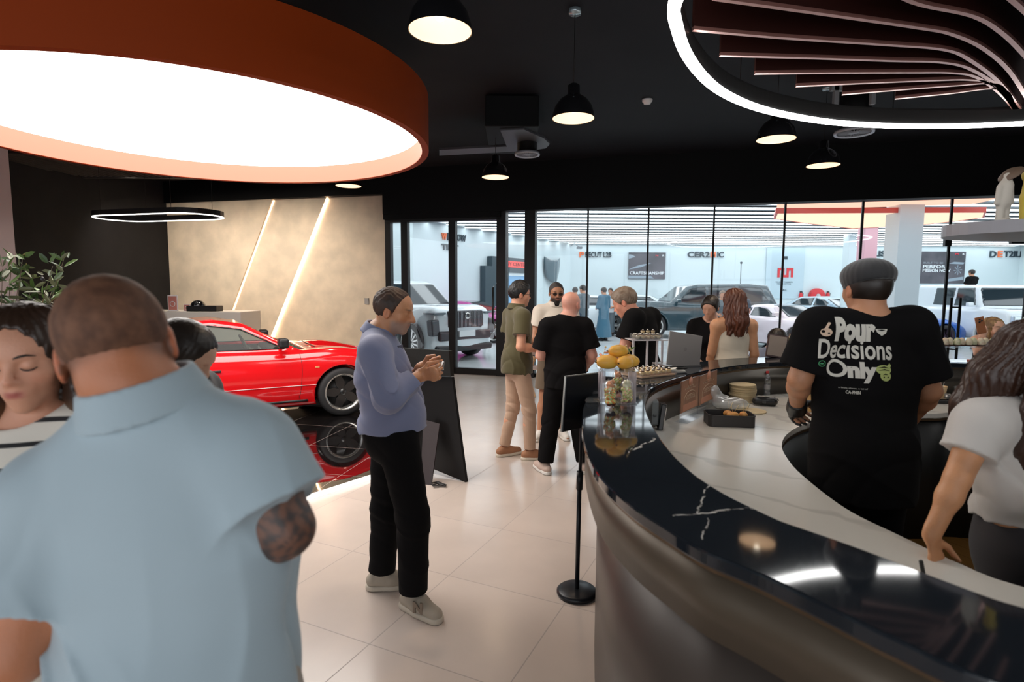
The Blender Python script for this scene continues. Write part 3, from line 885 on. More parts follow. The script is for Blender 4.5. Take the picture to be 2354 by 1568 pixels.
gprism(m, [(lb(0), 0), (uR, 0), (uR, ZP), (lb(ZP), ZP)], .02, .04)
tag(m.build('wall_left_back', M_PLASTER), kind='structure')
m = MB(); gbox(m, uL - 4, gu(897), 0, .02, 0, 4.0); gbox(m, uL - 4, gu(897), .02, .22, ZP, 4.0)
tag(m.build('wall_back', M_BLACKW), kind='structure')
for fn, w, s, nm, lab in ((la, .125, 2.2, 0, 'faint slanted light strip on plaster wall, left of the two'), (lb, .065, 22, 1, 'bright slanted light strip on plaster wall, right of the two')):
    zt = ZP - .02; m = MB(); e = .022
    gprism(m, [(fn(.05) + .004, .05), (fn(.05) + e + .004, .05), (fn(zt) + e + .004, zt), (fn(zt) + .004, zt)], w - .035, w)
    tag(m.build('led_strip', emis('warm_strip%d' % nm, (1, .66, .42), s)), lab, 'light strip', 'slanted light strips in the plaster wall')
# spotlights added to brighten the plaster wall, on the ceiling behind the disc
for k, u_ in enumerate((uL + .9, uL + 2.3, uL + 3.7)):
    p = GX(u_, 2.3, 3.9); t = thing('added_spotlight', 'small black ceiling spotlight added to brighten the plaster wall', 'spotlight', p, group='added spotlights washing the plaster wall')
    m = MB(); m.cyl((0, 0, .1), (0, 0, .03), .012, n=8); m.lathe([(0, .03), (.045, .03), (.05, 0), (.05, -.12), (.044, -.12), (.04, -.01), (0, 0)], n=20); m.build('added_spot_housing', M_ALU, t)
    l = bpy.data.lights.new('added_spot_light', 'SPOT'); l.energy = 190; l.color = (1, .87, .73); l.spot_size = 1.9; l.spot_blend = .9; l.shadow_soft_size = .04
    lo = bpy.data.objects.new('added_spot_light', l); COL.objects.link(lo); lo.parent = t; lo.location = (0, 0, -.14)
    aim = GX(u_, .1, 1.2) - p; lo.rotation_euler = aim.to_track_quat('-Z', 'Y').to_euler()
# charcoal wall running from the plaster's left end towards the camera
c0 = GX(uL, .0, 0)
m = MB(); gbox(m, uL - .12, uL, 0, 12, 0, 4.0)
tag(m.build('wall_left', M_CHAR), kind='structure')
# pale column at the left edge
pc = PY(38, 600, 8.3); d_ = 7.6
m = MB(); m.box((pc.x - .75, d_, 0), (pc.x, d_ + .7, 4.0), .01)
tag(m.build('column', mat('pale_pink_column', (.60, .50, .50), .6)), 'pale pinkish column at the left edge of the room behind the olive plant', 'column')
# thermostat-like switch plate on the plaster wall
p = PG(846, 692); u_ = (p - GO).dot(U)
m = MB(); gbox(m, u_ - .045, u_ + .045, .04, .055, p.z - .06, p.z + .06, .004)
tag(m.build('wall_switch', mat('grey_plate', (.30, .29, .28), .4)), 'small grey switch plate on the plaster wall beside the glass', 'switch')

# slatted lowered ceiling in the left back
A = PZ(30, 372, 3.75); B = PZ(545, 422, 3.75)
t = thing('slatted_ceiling_panel', 'dark slatted ceiling panel above the reception corner', 'ceiling panel', (0, 0, 0))
m = MB(); x0 = -8.4; n = 40
m.box((x0, 7.2, 3.86), (-3.6, 11.2, 3.9)); m.build('backing', M_BLACKW, t)
m = MB()
for i in range(n): m.box((x0 + .12 * i, 7.25, 3.76), (x0 + .12 * i + .03, 9.1, 3.86)); m.box((x0 + .12 * i, 9.25, 3.76), (x0 + .12 * i + .03, 11.1, 3.86))
m.box((x0, 7.18, 3.74), (-3.6, 7.25, 3.87)); m.box((x0, 9.1, 3.74), (-3.6, 9.25, 3.87)); m.box((x0, 11.1, 3.74), (-3.6, 11.17, 3.87))
m.build('slats', mat('dark_slat', (.045, .037, .034), .5), t)

# ------------------------------------------------------------------ glass partition
M_GLASS = clear('partition_glass', (.95, .985, 1.0), .015, 0.0)
mx = [897, 937, 1045, 1158, 1222, 1350, 1487, 1635, 1795, 1970, 2170, 2354]
us = [gu(x) for x in mx]
t = thing('sliding_door', 'black framed sliding glass doors between plaster wall and glazing', 'door', (0, 0, 0)); t['kind'] = 'structure'
t.name = 'door_1'
zt = ZT - .10
m = MB()
gbox(m, us[0] - .03, us[0] + .09, .02, .14, 0, zt); gbox(m, us[1] - .07, us[1] + .07, .02, .14, 0, zt)
gbox(m, us[2] - .07, us[2] + .07, .02, .14, 0, zt); gbox(m, us[3] - .09, us[3] + .09, 0, .20, 0, ZT)
gbox(m, us[0], us[3], .02, .14, 0, .12); gbox(m, us[0], us[3], .02, .20, zt - .05, zt)
m.build('door_frame', M_ALU, t)
m = MB(); gbox(m, us[0], us[3], .07, .078, .1, zt); m.build('door_glass', M_GLASS, t)
m = MB(); uh = gu(1141, 800); m.tube([GX(uh, .15, 1.0), GX(uh, .24, 1.03), GX(uh, .24, 1.70), GX(uh, .15, 1.73)], .017, 8)
m.build('door_handle', mat('black_handle', (.01, .01, .01), .3), t)
m = MB(); gbox(m, us[4] - .10, us[4] + .10, 0, .18, 0, ZT)
tag(m.build('glass_wall_post', M_ALU), 'broad black post between sliding doors and frameless glazing', 'post')
for i in range(3, len(us) - 1):
    a, b = us[i] + (.10 if i in (3, 4) else .012), us[i + 1] - (.10 if i == 3 else .012)
    t = thing('window_%d' % (i - 2), None, None, (0, 0, 0)); t['kind'] = 'structure'
    m = MB(); gbox(m, a, b, .05, .062, .06, ZT - .02); m.build('pane', M_GLASS, t)
    m = MB(); gbox(m, a - .02, b + .02, .02, .09, 0, .07)
    if i > 3: gbox(m, b - .004, b + .028, .035, .075, .05, ZT)
    m.build('pane_channel', M_ALU, t)
# patch fittings on the frameless glass door at the right
for px, k in ((2170, 0), (2354, 1)):
    m = MB(); u_ = gu(px); z = PG(px, 548 if k == 0 else 556).z
    if k == 0: gbox(m, u_ - .06, u_ + .24, .02, .10, z - .03, z + .03); gbox(m, u_ - .07, u_ + .02, .02, .10, z - .13, z + .03)
    else: gbox(m, u_ - .26, u_ + .05, .02, .10, z - .03, z + .03); gbox(m, u_ - .03, u_ + .08, .02, .10, z - .30, z + .03)
    tag(m.build('glass_door_fitting', M_ALU), ('black patch fitting at the top left corner of the frameless glass door', 'black patch fitting at the right edge of the frame, on the glass door')[k], 'fitting')
m = MB(); u_ = gu(2172, 800); z1, z0 = PG(2172, 684).z, PG(2168, 822).z
for du in (0, .12): m.cyl(GX(u_ + du - .02, .15, z0), GX(u_ + du - .02, .15, z1), .02, n=10)
for z in (z0 + .15, z1 - .15): m.cyl(GX(u_ + .04, .02, z), GX(u_ + .04, .15, z), .012, n=8); m.cyl(GX(u_ - .02, .15, z), GX(u_ + .1, .15, z), .012, n=8)
tag(m.build('door_pull_bar', M_ALU), 'upright black pull bar on the frameless glass door at right', 'handle')

# ------------------------------------------------------------------ showroom beyond the glass
M_TUBE = emis('white_tube', (.93, .97, 1.0), 2.9)
ZC = 3.8
FW = PZ(1700, 563, ZC).y
LA_, LB_ = PZ(945, 505, ZC), PZ(1321, 562, ZC)
dl = (LB_ - LA_).normalized(); LB2 = LA_ + dl * ((FW - LA_.y) / dl.y); L0 = LA_
m = MB(); nrm = Vector((-dl.y, dl.x, 0)) * .15
m.prism([(L0.x, L0.y), (LB2.x, LB2.y), (LB2.x + nrm.x, LB2.y + nrm.y), (L0.x + nrm.x, L0.y + nrm.y)], 0, 4.1)
tag(m.build('wall_showroom_left', M_WHITEW), kind='structure')
m = MB(); m.box((LB2.x - .3, FW, 0), (26, FW + .15, 4.1))
tag(m.build('wall_showroom_far', M_WHITEW), kind='structure')
m = MB(); m.box((24, 4, 0), (24.15, FW, 4.1)); tag(m.build('wall_showroom_right', M_WHITEW), kind='structure')
m = MB(); m.quad([(-16, gy(-16), 4.1), (-16, 30, 4.1), (26, 30, 4.1), (26, gy(26), 4.1)])
tag(m.build('ceiling', mat('dark_teal_ceiling', (.012, .03, .045), .4)), kind='structure')
m = MB(); m.box((-12, L0.y, 0), (L0.x + .05, L0.y + .15, 4.1)); tag(m.build('wall_showroom_left', M_WHITEW), kind='structure')
NT = 30; first = None
for i in range(NT):
    y = FW - .35 - i * .84
    if y < 10: break
    xl = LA_.x + (y - LA_.y) * dl.x / dl.y + .12
    if y < LA_.y: xl = -10
    xr = 23.5; xg = (y - GL0 - .3) / GLS
    if xg > xl: xl = xg
    t = thing('ceiling_tube_light', None, None); m = MB(); m.box((xl, y - .18, ZC - .004), (xr, y + .18, ZC)); m.build('diffuser', M_TUBE, t)
    m = MB(); m.box((xl, y - .20, ZC - .003), (xr, y - .18, ZC + .03)); m.box((xl, y + .18, ZC - .003), (xr, y + .20, ZC + .03)); m.build('housing', M_SPK, t)
    tag(t, 'long white tube light, one of the parallel rows on the showroom ceiling', 'light', 'tube lights on the showroom ceiling')
# far-wall signs
def wall_text(name, parts, h, cat, label, y_off=-.02, ext=.02):
    """parts: (text, px0, px1, pyc, material) in the photo's columns, on the far wall"""
    t = thing(name, label, cat, (PY(parts[0][1], parts[0][3], FW).x, FW - .03, PY(parts[0][1], parts[0][3], FW).z))
    for tx, x0, x1, yc, mm in parts:
        a, b = PY(x0, yc, FW), PY(x1, yc, FW)
        o = text('lettering', tx, 1, Vector(((a.x + b.x) / 2, FW - .03, (a.z + b.z) / 2)) - t.location, (math.pi / 2, 0, 0), mm, t, extrude=ext, fat=.025, fit=(b.x - a.x, h))
    return t
M_LTR = mat('dark_sign_letters', (.03, .05, .065), .4); M_LTO = mat('orange_sign_letters', (.85, .18, .06), .4)
wall_text('wall_sign', [('P', 1331, 1342, 586, M_LTO), ('RECUT L2B', 1345, 1405, 586, M_LTR)], .26, 'sign', 'PRECUT LAB lettering with an orange P on the far showroom wall')
wall_text('wall_sign', [('CER2', 1580, 1631, 586, M_LTR), ('M', 1633, 1645, 586, M_LTO), ('IC', 1648, 1663, 586, M_LTR)], .27, 'sign', 'CERAMIC lettering with an orange block on the far showroom wall')
wall_text('wall_sign', [('PO', 1972, 1998, 584, M_LTR), ('LISH', 2008, 2050, 584, M_LTR)], .28, 'sign', 'POLISH lettering half hidden by columns on the far wall')
wall_text('wall_sign', [('D', 2274, 2289, 585, M_LTR), ('E', 2292, 2303, 585, M_LTO), ('T2ILING', 2307, 2378, 585, M_LTR)], .30, 'sign', 'DETAILING lettering cut by the right edge of the photo')
# on the slanted left wall
def on_left(px, py):
    r = ray(px, py); n2 = Vector((dl.y, -dl.x, 0)); t_ = (LA_.xy.dot(n2.xy)) / (r.xy.dot(n2.xy)); return Vector((r.x * t_, r.y * t_, H + r.z * t_))
aL = math.atan2(dl.y, dl.x); NL = Vector((dl.y, -dl.x, 0))
t = thing('wall_sign', 'WINDOW TINT lettering with an orange W on the left showroom wall', 'sign', on_left(1014, 560))
for tx, x0, x1, y0, y1, mm in (('W', 1014, 1025, 536, 553, M_LTO), ('IN', 1027, 1038, 536, 554, M_LTR), ('DOW', 1041, 1069, 538, 557, M_LTR), ('TINT', 1014, 1052, 561, 578, M_LTR)):
    a, b = on_left(x0, y0), on_left(x1, y1); c_ = (a + b) / 2 + NL * .03
    text('lettering', tx, 1, c_ - t.location, (math.pi / 2, 0, aL), mm, t, extrude=.02, fat=.03, fit=((b - a).xy.length, a.z - b.z))
M_KIOSK = mat('dark_slate_panel', (.035, .06, .075), .4)
# dark service kiosk on the left wall with red sign
a, b = on_left(1103, 660), on_left(1222, 660)
t = thing('service_kiosk', 'dark slate kiosk front with red sign strip and blue doorway', 'kiosk', (a.x, a.y, 0), aL)
Lk = (b - a).xy.length
zt_ = on_left(1118, 589).z; z2 = on_left(1104, 611).z
m = MB(); m.box((0, -.25, 0), (Lk * .12, -.02, z2)); m.box((Lk * .12, -.25, 0), (Lk * .42, -.02, zt_)); m.box((Lk * .42, -.25, zt_ * .80), (Lk, -.02, zt_)); m.box((Lk * .84, -.25, 0), (Lk, -.02, zt_ * .8))
m.build('panel', M_KIOSK, t)
m = MB(); m.box((Lk * .24, -.28, zt_ * .87), (Lk * .78, -.25, zt_ * .955)); m.build('red_sign', mat('red_sign', (.7, .06, .05), .4, emit=(.8, .08, .06), es=.35), t)
text('lettering', 'BODY CENTER', 1, (Lk * .51, -.29, zt_ * .912), (math.pi / 2, 0, 0), mat('sign_dark_red', (.25, .02, .02), .5), t, extrude=.004, fit=(Lk * .5, .13))
text('lettering', 'CENTER', 1, (Lk * .90, -.29, zt_ * .90), (math.pi / 2, 0, 0), mat('letter_white', (.8, .85, .87), .5), t, extrude=.004, fit=(Lk * .18, .13))
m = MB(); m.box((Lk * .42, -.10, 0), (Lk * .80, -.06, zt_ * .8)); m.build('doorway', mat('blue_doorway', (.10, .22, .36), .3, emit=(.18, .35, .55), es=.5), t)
m = MB(); m.box((Lk * .42, -.2, zt_ * .76), (Lk * .84, -.12, zt_ * .80)); m.box((Lk * .80, -.2, 0), (Lk * .84, -.12, zt_ * .8)); m.build('door_trim', mat('pale_trim', (.7, .78, .8), .4), t)
for tx, x, z, s in (('4', .22, .66, .28), ('8', .30, .58, .18), ('NO', .20, .27, .32), ('10', .28, .20, .40)):
    text('lettering', tx, 1, (Lk * x, -.27, zt_ * z), (math.pi / 2, 0, 0), mat('letter_white'), t, extrude=.004, fat=.02, fit=(.30, s * .8))
# hanging dark bonnet
a = on_left(1246, 590); b = on_left(1283, 590)
t = thing('car_bonnet', 'dark blue car bonnet hung upright on the far left wall', 'car part', (a + NL * .08), aL)
Wb = (b - a).xy.length; hb = a.z - on_left(1262, 650).z; V = []; Fq = []
ny, nx = 14, 12
for j in range(ny + 1):
    v = j / ny; wl = .02 + .14 * v ** 2.2; wr = .98 - .16 * v ** 2
    for i in range(nx + 1):
        u = i / nx; x = wl + (wr - wl) * u; top = -.05 * math.sin(math.pi * u) * 3.2 * (1 - v); 
        z = -v * hb * (1 - .10 * abs(2 * u - 1) ** 2.5 * v * 2) + top * hb * .8 * (1 - v)
        V.append((x * Wb, -.12 * math.sin(math.pi * u) - .03 * (1 if .35 < u < .45 or .6 < u < .7 else 0), z))
for j in range(ny):
    for i in range(nx): Fq.append((j * (nx + 1) + i, j * (nx + 1) + i + 1, (j + 1) * (nx + 1) + i + 1, (j + 1) * (nx + 1) + i))
o = link('bonnet_skin', mesh_arrays('bonnet_skin', V, Fq), mat('dark_teal_paint', (.03, .075, .10), .2, coat=.6), t)
sm = o.modifiers.new('s', 'SOLIDIFY'); sm.thickness = .04
# posters on the far wall
def poster(px0, px1, py0, py1, label, lines, col, marks):
    a, b = PY(px0, py0, FW), PY(px1, py1, FW)
    t = thing('wall_poster', label, 'poster', (a.x, FW - .01, b.z)); w, h = b.x - a.x, a.z - b.z
    m = MB(); m.box((0, -.06, 0), (w, 0, h), .01); m.build('board', mat('poster_dark', col, .4, noise=(1.2, (col[0] * 2.2, col[1] * 2.0, col[2] * 2.0))), t)
    m = MB()
    for poly in marks: m.prism([(x * w, y * h) for x, y in poly], 0, .006, Matrix.Rotation(math.pi / 2, 3, 'X'), (0, -.061, 0))
    m.build('artwork', mat('poster_silver', (.30, .36, .42), .4), t)
    for tx, x, y, fw_, fh, c in lines:
        text('lettering', tx, 1, (x * w, -.068, y * h), (math.pi / 2, 0, 0), mat('poster_' + c, {'w': (.85, .88, .9), 'g': (.25, .27, .3), 'r': (.75, .05, .08)}[c], .5), t, extrude=.004, fat=.02, fit=(fw_ * w, fh * h))
    return t
poster(1445, 1528, 580, 642, 'dark poster reading CRAFTSMANSHIP on the far showroom wall', [('CRAFTSMANSHIP', .5, .22, .93, .12, 'w'), ('N', .76, .88, .07, .07, 'r'), ('R', .93, .88, .05, .07, 'w')], (.055, .055, .065),
       [[(0, .35), (.35, .45), (.62, .60), (.30, .53), (.10, .42)], [(0, .75), (.18, .83), (.10, .9), (0, .92)], [(0, .02), (.7, .02), (.6, .13), (0, .13)]])
poster(2116, 2213, 578, 652, 'dark grey poster with white bold words and a wheel, near the right', [('PERFOR', .30, .52, .50, .10, 'w'), ('MISSION NOW', .36, .40, .62, .10, 'w'), ('BUILT TO BE', .28, .64, .44, .06, 'g'), ('M', .79, .92, .07, .05, 'r'), ('K', .94, .92, .05, .05, 'w')], (.04, .055, .065),
       [[(.62, .62), (.95, .60), (.98, .66), (.75, .68)], [(.58, .05), (.98, .12), (.98, .22), (.66, .15)]] + [[(.84 + .10 * math.cos(a), .42 + .16 * math.sin(a)), (.84 + .085 * math.cos(a + .2), .42 + .13 * math.sin(a + .2)), (.84, .42)] for a in np.linspace(0, 6.28, 9)[:8]])
# wall panel with red zigzag emblem
a, b = PY(1772, 574, FW), PY(1832, 682, FW)
t = thing('wall_panel', 'pale wall panel with a red zigzag emblem on the far wall', 'panel', (a.x, FW - .01, b.z)); w, h = b.x - a.x, a.z - b.z
m = MB(); m.box((-.2, -.05, -.1), (w + .25, 0, h + .1), .01); m.build('panel_board', mat('pale_blue_panel', (.52, .64, .70), .5), t)
m = MB(); cx0, cx1 = .25 * w, .80 * w; zb, ztp = h * .41, h * .61; sw = (cx1 - cx0) / 7
for k, x in enumerate((0, 2, 4, 6)): m.box((cx0 + x * sw, -.075, zb), (cx0 + (x + 1) * sw, -.05, ztp))
m.box((cx0, -.0755, ztp - sw * 1.1), (cx0 + 3 * sw, -.05, ztp)); m.box((cx0 + 4 * sw, -.0755, ztp - sw * 1.1), (cx1, -.05, ztp)); m.box((cx0 + 2 * sw, -.0755, zb), (cx0 + 5 * sw, -.05, zb + sw * 1.1))
m.build('red_emblem', mat('emblem_red', (.72, .04, .05), .4), t)
m = MB(); m.box((.42 * w, -.06, h * .79), (.58 * w, -.05, h * .86)); m.build('dark_emblem', M_LTR, t)
text('lettering', 'WHERE PASSION', 1, (.5 * w, -.055, h * .31), (math.pi / 2, 0, 0), M_LTR, t, extrude=.003, fit=(w * .6, .06))
text('lettering', 'MEETS DETAIL', 1, (.5 * w, -.055, h * .27), (math.pi / 2, 0, 0), M_LTR, t, extrude=.003, fit=(w * .5, .06))
text('lettering', 'K&C', 1, (.5 * w, -.055, h * .14), (math.pi / 2, 0, 0), M_LTR, t, extrude=.003, fit=(w * .22, .10))
# hazard strip
a, b = PY(1765, 683, FW), PY(1836, 687, FW); m = MB(); n = 7
for i in range(n):
    x = a.x + (b.x - a.x) * i / n; d = (b.x - a.x) / n * .5; m.prism([(x, b.z), (x + d, b.z), (x + d * .4, a.z), (x - d * .6, a.z)], 0, .02, Matrix.Rotation(math.pi / 2, 3, 'X'), (0, FW - .001, 0))
tag(m.build('hazard_strip', M_LTR), 'black and white hazard striping low on the far wall', 'marking')
# fire hose reel and extinguishers
M_FIRE = mat('fire_red', (.65, .03, .04), .35)
p = PY(1877, 680, FW - .145); t = thing('fire_hose_reel', 'round red fire hose reel on the far showroom wall', 'fire hose reel', p)
m = MB(); m.lathe([(0, -.14), (.33, -.14), (.35, -.12), (.35, -.08), (.26, -.07), (.26, .03), (.35, .04), (.35, .08), (.33, .10), (0, .10)], n=32, axis='Y'); m.build('reel', M_FIRE, t)
m = MB(); m.lathe([(0, -.19), (.09, -.19), (.10, -.14), (0, -.13)], n=20, axis='Y'); m.build('hub', mat('reel_hub', (.5, .5, .52), .4), t)
m = MB(); m.tube(smooth_open([(0, -.1, -.35), (-.10, -.1, -.55), (-.45, -.1, -.62), (-.75, -.1, -.45), (-.95, -.1, -.42), (-.98, -.1, -.8), (-1.0, -.1, -1.25)], 6), .022, 6); m.build('hose', mat('hose_grey', (.15, .16, .17), .5), t)
for px, lab in ((1840, 'red fire extinguisher left of the hose reel'), (1902, 'red fire extinguisher right of the hose reel')):
    p = PY(px, 694, FW - .09); t = thing('fire_extinguisher', lab, 'fire extinguisher', p, group='fire extinguishers on the far wall')
    m = MB(); m.lathe([(0, 0), (.085, 0), (.09, .03), (.09, .34), (.05, .42), (.03, .44), (0, .44)], n=16); m.build('cylinder', M_FIRE, t)
    m = MB(); m.box((-.05, -.02, .44), (.06, .02, .50), .005); m.tube([(.05, 0, .46), (.11, 0, .40), (.10, 0, .2)], .014, 6); m.build('valve', mat('black_handle'), t)
# thin pole with a ball
p = PY(1704, 604, FW - 1.5); m = MB(); m.cyl((p.x, p.y, 0), (p.x, p.y, p.z), .018, n=8); m.ball((p.x, p.y, p.z), .055)
tag(m.build('thin_pole', M_LTR), 'thin dark pole with a ball tip behind the dark estate car', 'pole')
p = PY(1332, 568, FW - 1.2); m = MB(); m.box((p.x - .12, p.y - .15, p.z - .08), (p.x + .12, p.y + .15, p.z + .02), .02); m.cyl((p.x, p.y, p.z), (p.x - .25, p.y, p.z + .18), .02, n=8); m.cyl((p.x - .25, p.y, p.z + .15), (p.x - .25, p.y + 1.2, p.z + .15), .02, n=8)
tag(m.build('security_camera', mat('camera_grey', (.25, .3, .33), .4)), 'small grey security camera in the far left corner', 'camera')
# columns outside
p0, p1 = PY(2062, 600, 13.0), PY(2118, 600, 13.0)
m = MB(); m.box((p0.x, 13.0, 0), (p1.x, 13.5, 4.1), .01); tag(m.build('column', mat('grey_white_column', (.55, .62, .66), .5)), 'pale grey square column behind the glass, right of the barista', 'column')
p0, p1 = PY(1985, 600, 18.0), PY(2015, 600, 18.0)
m = MB(); m.box((p0.x, 18.0, 0), (p1.x, 18.4, 4.1), .01); tag(m.build('column', mat('pink_column', (.75, .42, .47), .5)), 'pinkish column beneath the peach light panel', 'column')
p0, p1 = PY(1950, 600, 21.5), PY(1966, 600, 21.5)
m = MB(); m.box((p0.x, 21.5, 0), (p1.x, 21.9, 4.1), .01); tag(m.build('column', M_WHITEW), 'slim white column left of the pink column', 'column')
# luminous peach canopy
t = thing('light_canopy', 'large peach coloured faceted light canopy hung in the showroom', 'light', (0, 0, 0))
pts = [PZ(1783, 503, 3.45), PZ(1860, 514, 3.45), PZ(1960, 525, 3.45), PZ(2100, 519, 3.45), PZ(2200, 508, 3.45), PZ(2258, 500, 3.45), PZ(2262, 488, 3.45), PZ(1788, 490, 3.45)]
m = MB(); m.prism([(p.x, p.y) for p in pts], 3.45, 3.5); m.build('lit_panel', emis('peach_panel', (1.0, .66, .47), 1.15), t)
c = sum(pts, Vector()) / len(pts); m = MB()
m.ring([(c + (p - c) * 1.02).xy for p in pts], [(c + (p - c) * 1.0).xy for p in pts], 3.44, 3.56); m.build('red_rim', mat('rim_red', (.55, .08, .06), .4), t)
pts = [PZ(1786, 483, 3.62), PZ(2232, 470, 3.62), PZ(2290, 458, 3.62), PZ(1786, 471, 3.62)]
m = MB(); m.prism([(p.x, p.y) for p in pts], 3.62, 3.66); m.build('lit_panel', emis('peach_panel2', (1.0, .52, .38), 1.1), t)

# ------------------------------------------------------------------ room ceiling fittings
M_RUST = mat('burnt_orange_fabric', (.27, .036, .003), .6, spec=.15)
t = thing('disc_ceiling_lamp', 'huge round orange ceiling lamp with a white glowing underside', 'ceiling lamp', DISC_C)
R_ = DISC_R; m = MB(); n = 128
m.lathe([(R_ - .06, .0), (R_, .0), (R_, .47), (R_ - .06, .47), (R_ - .06, .0)], n=n, cap=False); m.build('drum', M_RUST, t, smooth=True)
bpy.data.objects[t.children[-1].name].data.polygons.foreach_set('use_smooth', np.ones(len(t.children[-1].data.polygons), bool))
mm_ = t.children[-1].modifiers.new('e', 'EDGE_SPLIT'); mm_.split_angle = .8
m = MB(); m.lathe([(R_ - .062, .004), (R_ - .062, .19)], n=n, cap=False); m.build('inner_lining', mat('peach_lining', (.37, .17, .12), .7, spec=.1), t, smooth=True)
m = MB(); m.lathe([(0, .19), (R_ - .062, .19), (R_ - .062, .21), (0, .21)], n=n, cap=False); m.build('diffuser', emis('disc_white', (1, .95, .90), 5.0), t)
m = MB(); m.lathe([(0, .44), (R_ - .062, .44), (R_ - .062, .46), (0, .46)], n=n, cap=False); m.build('top_plate', M_BLACKW, t)
m = MB()
for k in range(4): a = math.pi / 4 + k * math.pi / 2; m.cyl((1.5 * math.cos(a), 1.5 * math.sin(a), .46), (1.5 * math.cos(a), 1.5 * math.sin(a), 1.05), .006, n=6)
m.build('suspension_wire', M_ALU, t)
# pendant lamps
M_SHADE = mat('black_lamp_enamel', (.006, .006, .007), .18, coat=.5)
M_SHIN = mat('warm_white_lining', (.85, .72, .60), .6, emit=(1, .64, .36), es=.55)
def pendant(px, py, lab, src=None, power=26):
    p = PZ(px, py, 3.12)
    t = thing('pendant_lamp', lab, 'pendant lamp', p, group='black dome pendant lamps')
    m = MB(); pr = [(.178, 0), (.175, .035), (.155, .10), (.115, .155), (.070, .185), (.052, .20), (.050, .27), (.030, .285), (.0, .285)]
    m.lathe(pr, n=40, cap=False); o = m.build('shade', M_SHADE, t); 
    m = MB(); pr = [(.174, .002), (.170, .036), (.150, .098), (.110, .150), (.060, .178), (0, .180)]
    m.lathe(pr, n=40, cap=False); m.build('lining', M_SHIN, t)
    m = MB(); m.ball((0, 0, .085), .032, n=14); m.lathe([(.016, .11), (.016, .17)], n=12); m.build('bulb', emis('bulb', (1, .86, .66), 9), t)
    m = MB(); m.cyl((0, 0, .28), (0, 0, .87), .004, n=6); m.build('cord', M_ALU, t)
    m = MB(); m.lathe([(0, .84), (.05, .84), (.055, .88), (0, .88)], n=20); m.build('canopy', mat('canopy_grey', (.35, .42, .45), .25, metal=.6), t)
    l = bpy.data.lights.new('lamp_light', 'SPOT'); l.energy = power; l.color = (1, .78, .58); l.spot_size = 2.2; l.spot_blend = .7; l.shadow_soft_size = .05
    lo = bpy.data.objects.new('lamp_light', l); COL.objects.link(lo); lo.location = (0, 0, .05); lo.parent = t
    return t
pendant(1012, 72, 'nearest black dome pendant lamp at the top centre of the photo', power=30)
pendant(1318, 273, 'black dome pendant lamp hanging clear with its whole cord in view')
pendant(1784, 321, 'black dome pendant lamp just under the white light ring')
pendant(1892, 381, 'farthest right black dome pendant lamp, over the glazing')
pendant(1139, 408, 'black dome pendant lamp low in front of the bulkhead, centre left')
pendant(801, 428, 'black dome pendant lamp partly behind the orange disc rim')
# smoke detector
p = PZ(1488, 229, 4.0); m = MB(); m.lathe([(0, 0), (.065, 0), (.06, -.025), (.045, -.03), (.042, -.05), (0, -.055)], n=24)
o = m.build('smoke_detector', mat('white_plastic', (.75, .72, .72), .4)); o.location = p; tag(o, 'small white smoke detector on the black ceiling', 'smoke detector')
# air diffusers
def diffuser(px, py, r, lab, z=3.45, box=False):
    p = PZ(px, py, z); t = thing('air_diffuser', lab, 'air diffuser', p, group='round air diffusers')
    m = MB(); m.lathe([(r * .8, .02), (r * .8, 4.0 - z)], n=32); m.build('duct', M_BLACKW, t)
    m = MB(); m.lathe([(r * .86, 0), (r, -.01), (r * 1.02, .01), (r * .98, .03), (r * .84, .02)], n=40, cap=False); m.build('rim', mat('diffuser_rim', (.42, .42, .46), .35, metal=.3), t)
    m = MB()
    for k in range(24):
        a = 2 * math.pi * k / 24; m.box((r * .25, -.003, 0), (r * .82, .003, .02), rot=Matrix.Rotation(a, 3, 'Z'), c=(0, 0, 0))
    m.lathe([(0, 0), (r * .26, 0), (r * .26, .02), (0, .02)], n=20); m.build('vanes', mat('diffuser_vane', (.30, .31, .34), .4), t)
    return t
diffuser(1212, 356, .165, 'round air diffuser under the black duct, centre left of ceiling')
diffuser(1963, 306, .20, 'round air diffuser below the white light ring at right')
# dark duct box and a panel reflection modelled as a grey ledge
p = PZ(1190, 345, 3.55)
t = thing('air_duct', 'black ceiling duct box with grey rounded panel reflection built as a ledge', 'duct', (0, 0, 0))
a, b, c = PZ(1115, 290, 3.62), PZ(1210, 288, 3.62), PZ(1262, 330, 3.62)
m = MB(); m.box((a.x, a.y, 3.62), (b.x + .15, c.y + .6, 3.98), .01); m.build('duct_box', M_BLACKW, t)
L = [PZ(1010, 358, 3.60), PZ(1010, 345, 3.60), PZ(1165, 337, 3.6), PZ(1150, 300, 3.6), PZ(1205, 298, 3.6), PZ(1250, 318, 3.6), PZ(1264, 331, 3.6), PZ(1255, 341, 3.6), PZ(1225, 346, 3.6)]
m = MB(); m.prism([(q.x, q.y) for q in L], 3.60, 3.63); m.build('ledge', mat('ledge_reflection_grey', (.06, .06, .068), .45), t)  # solid shape standing in for a ceiling panel's reflection
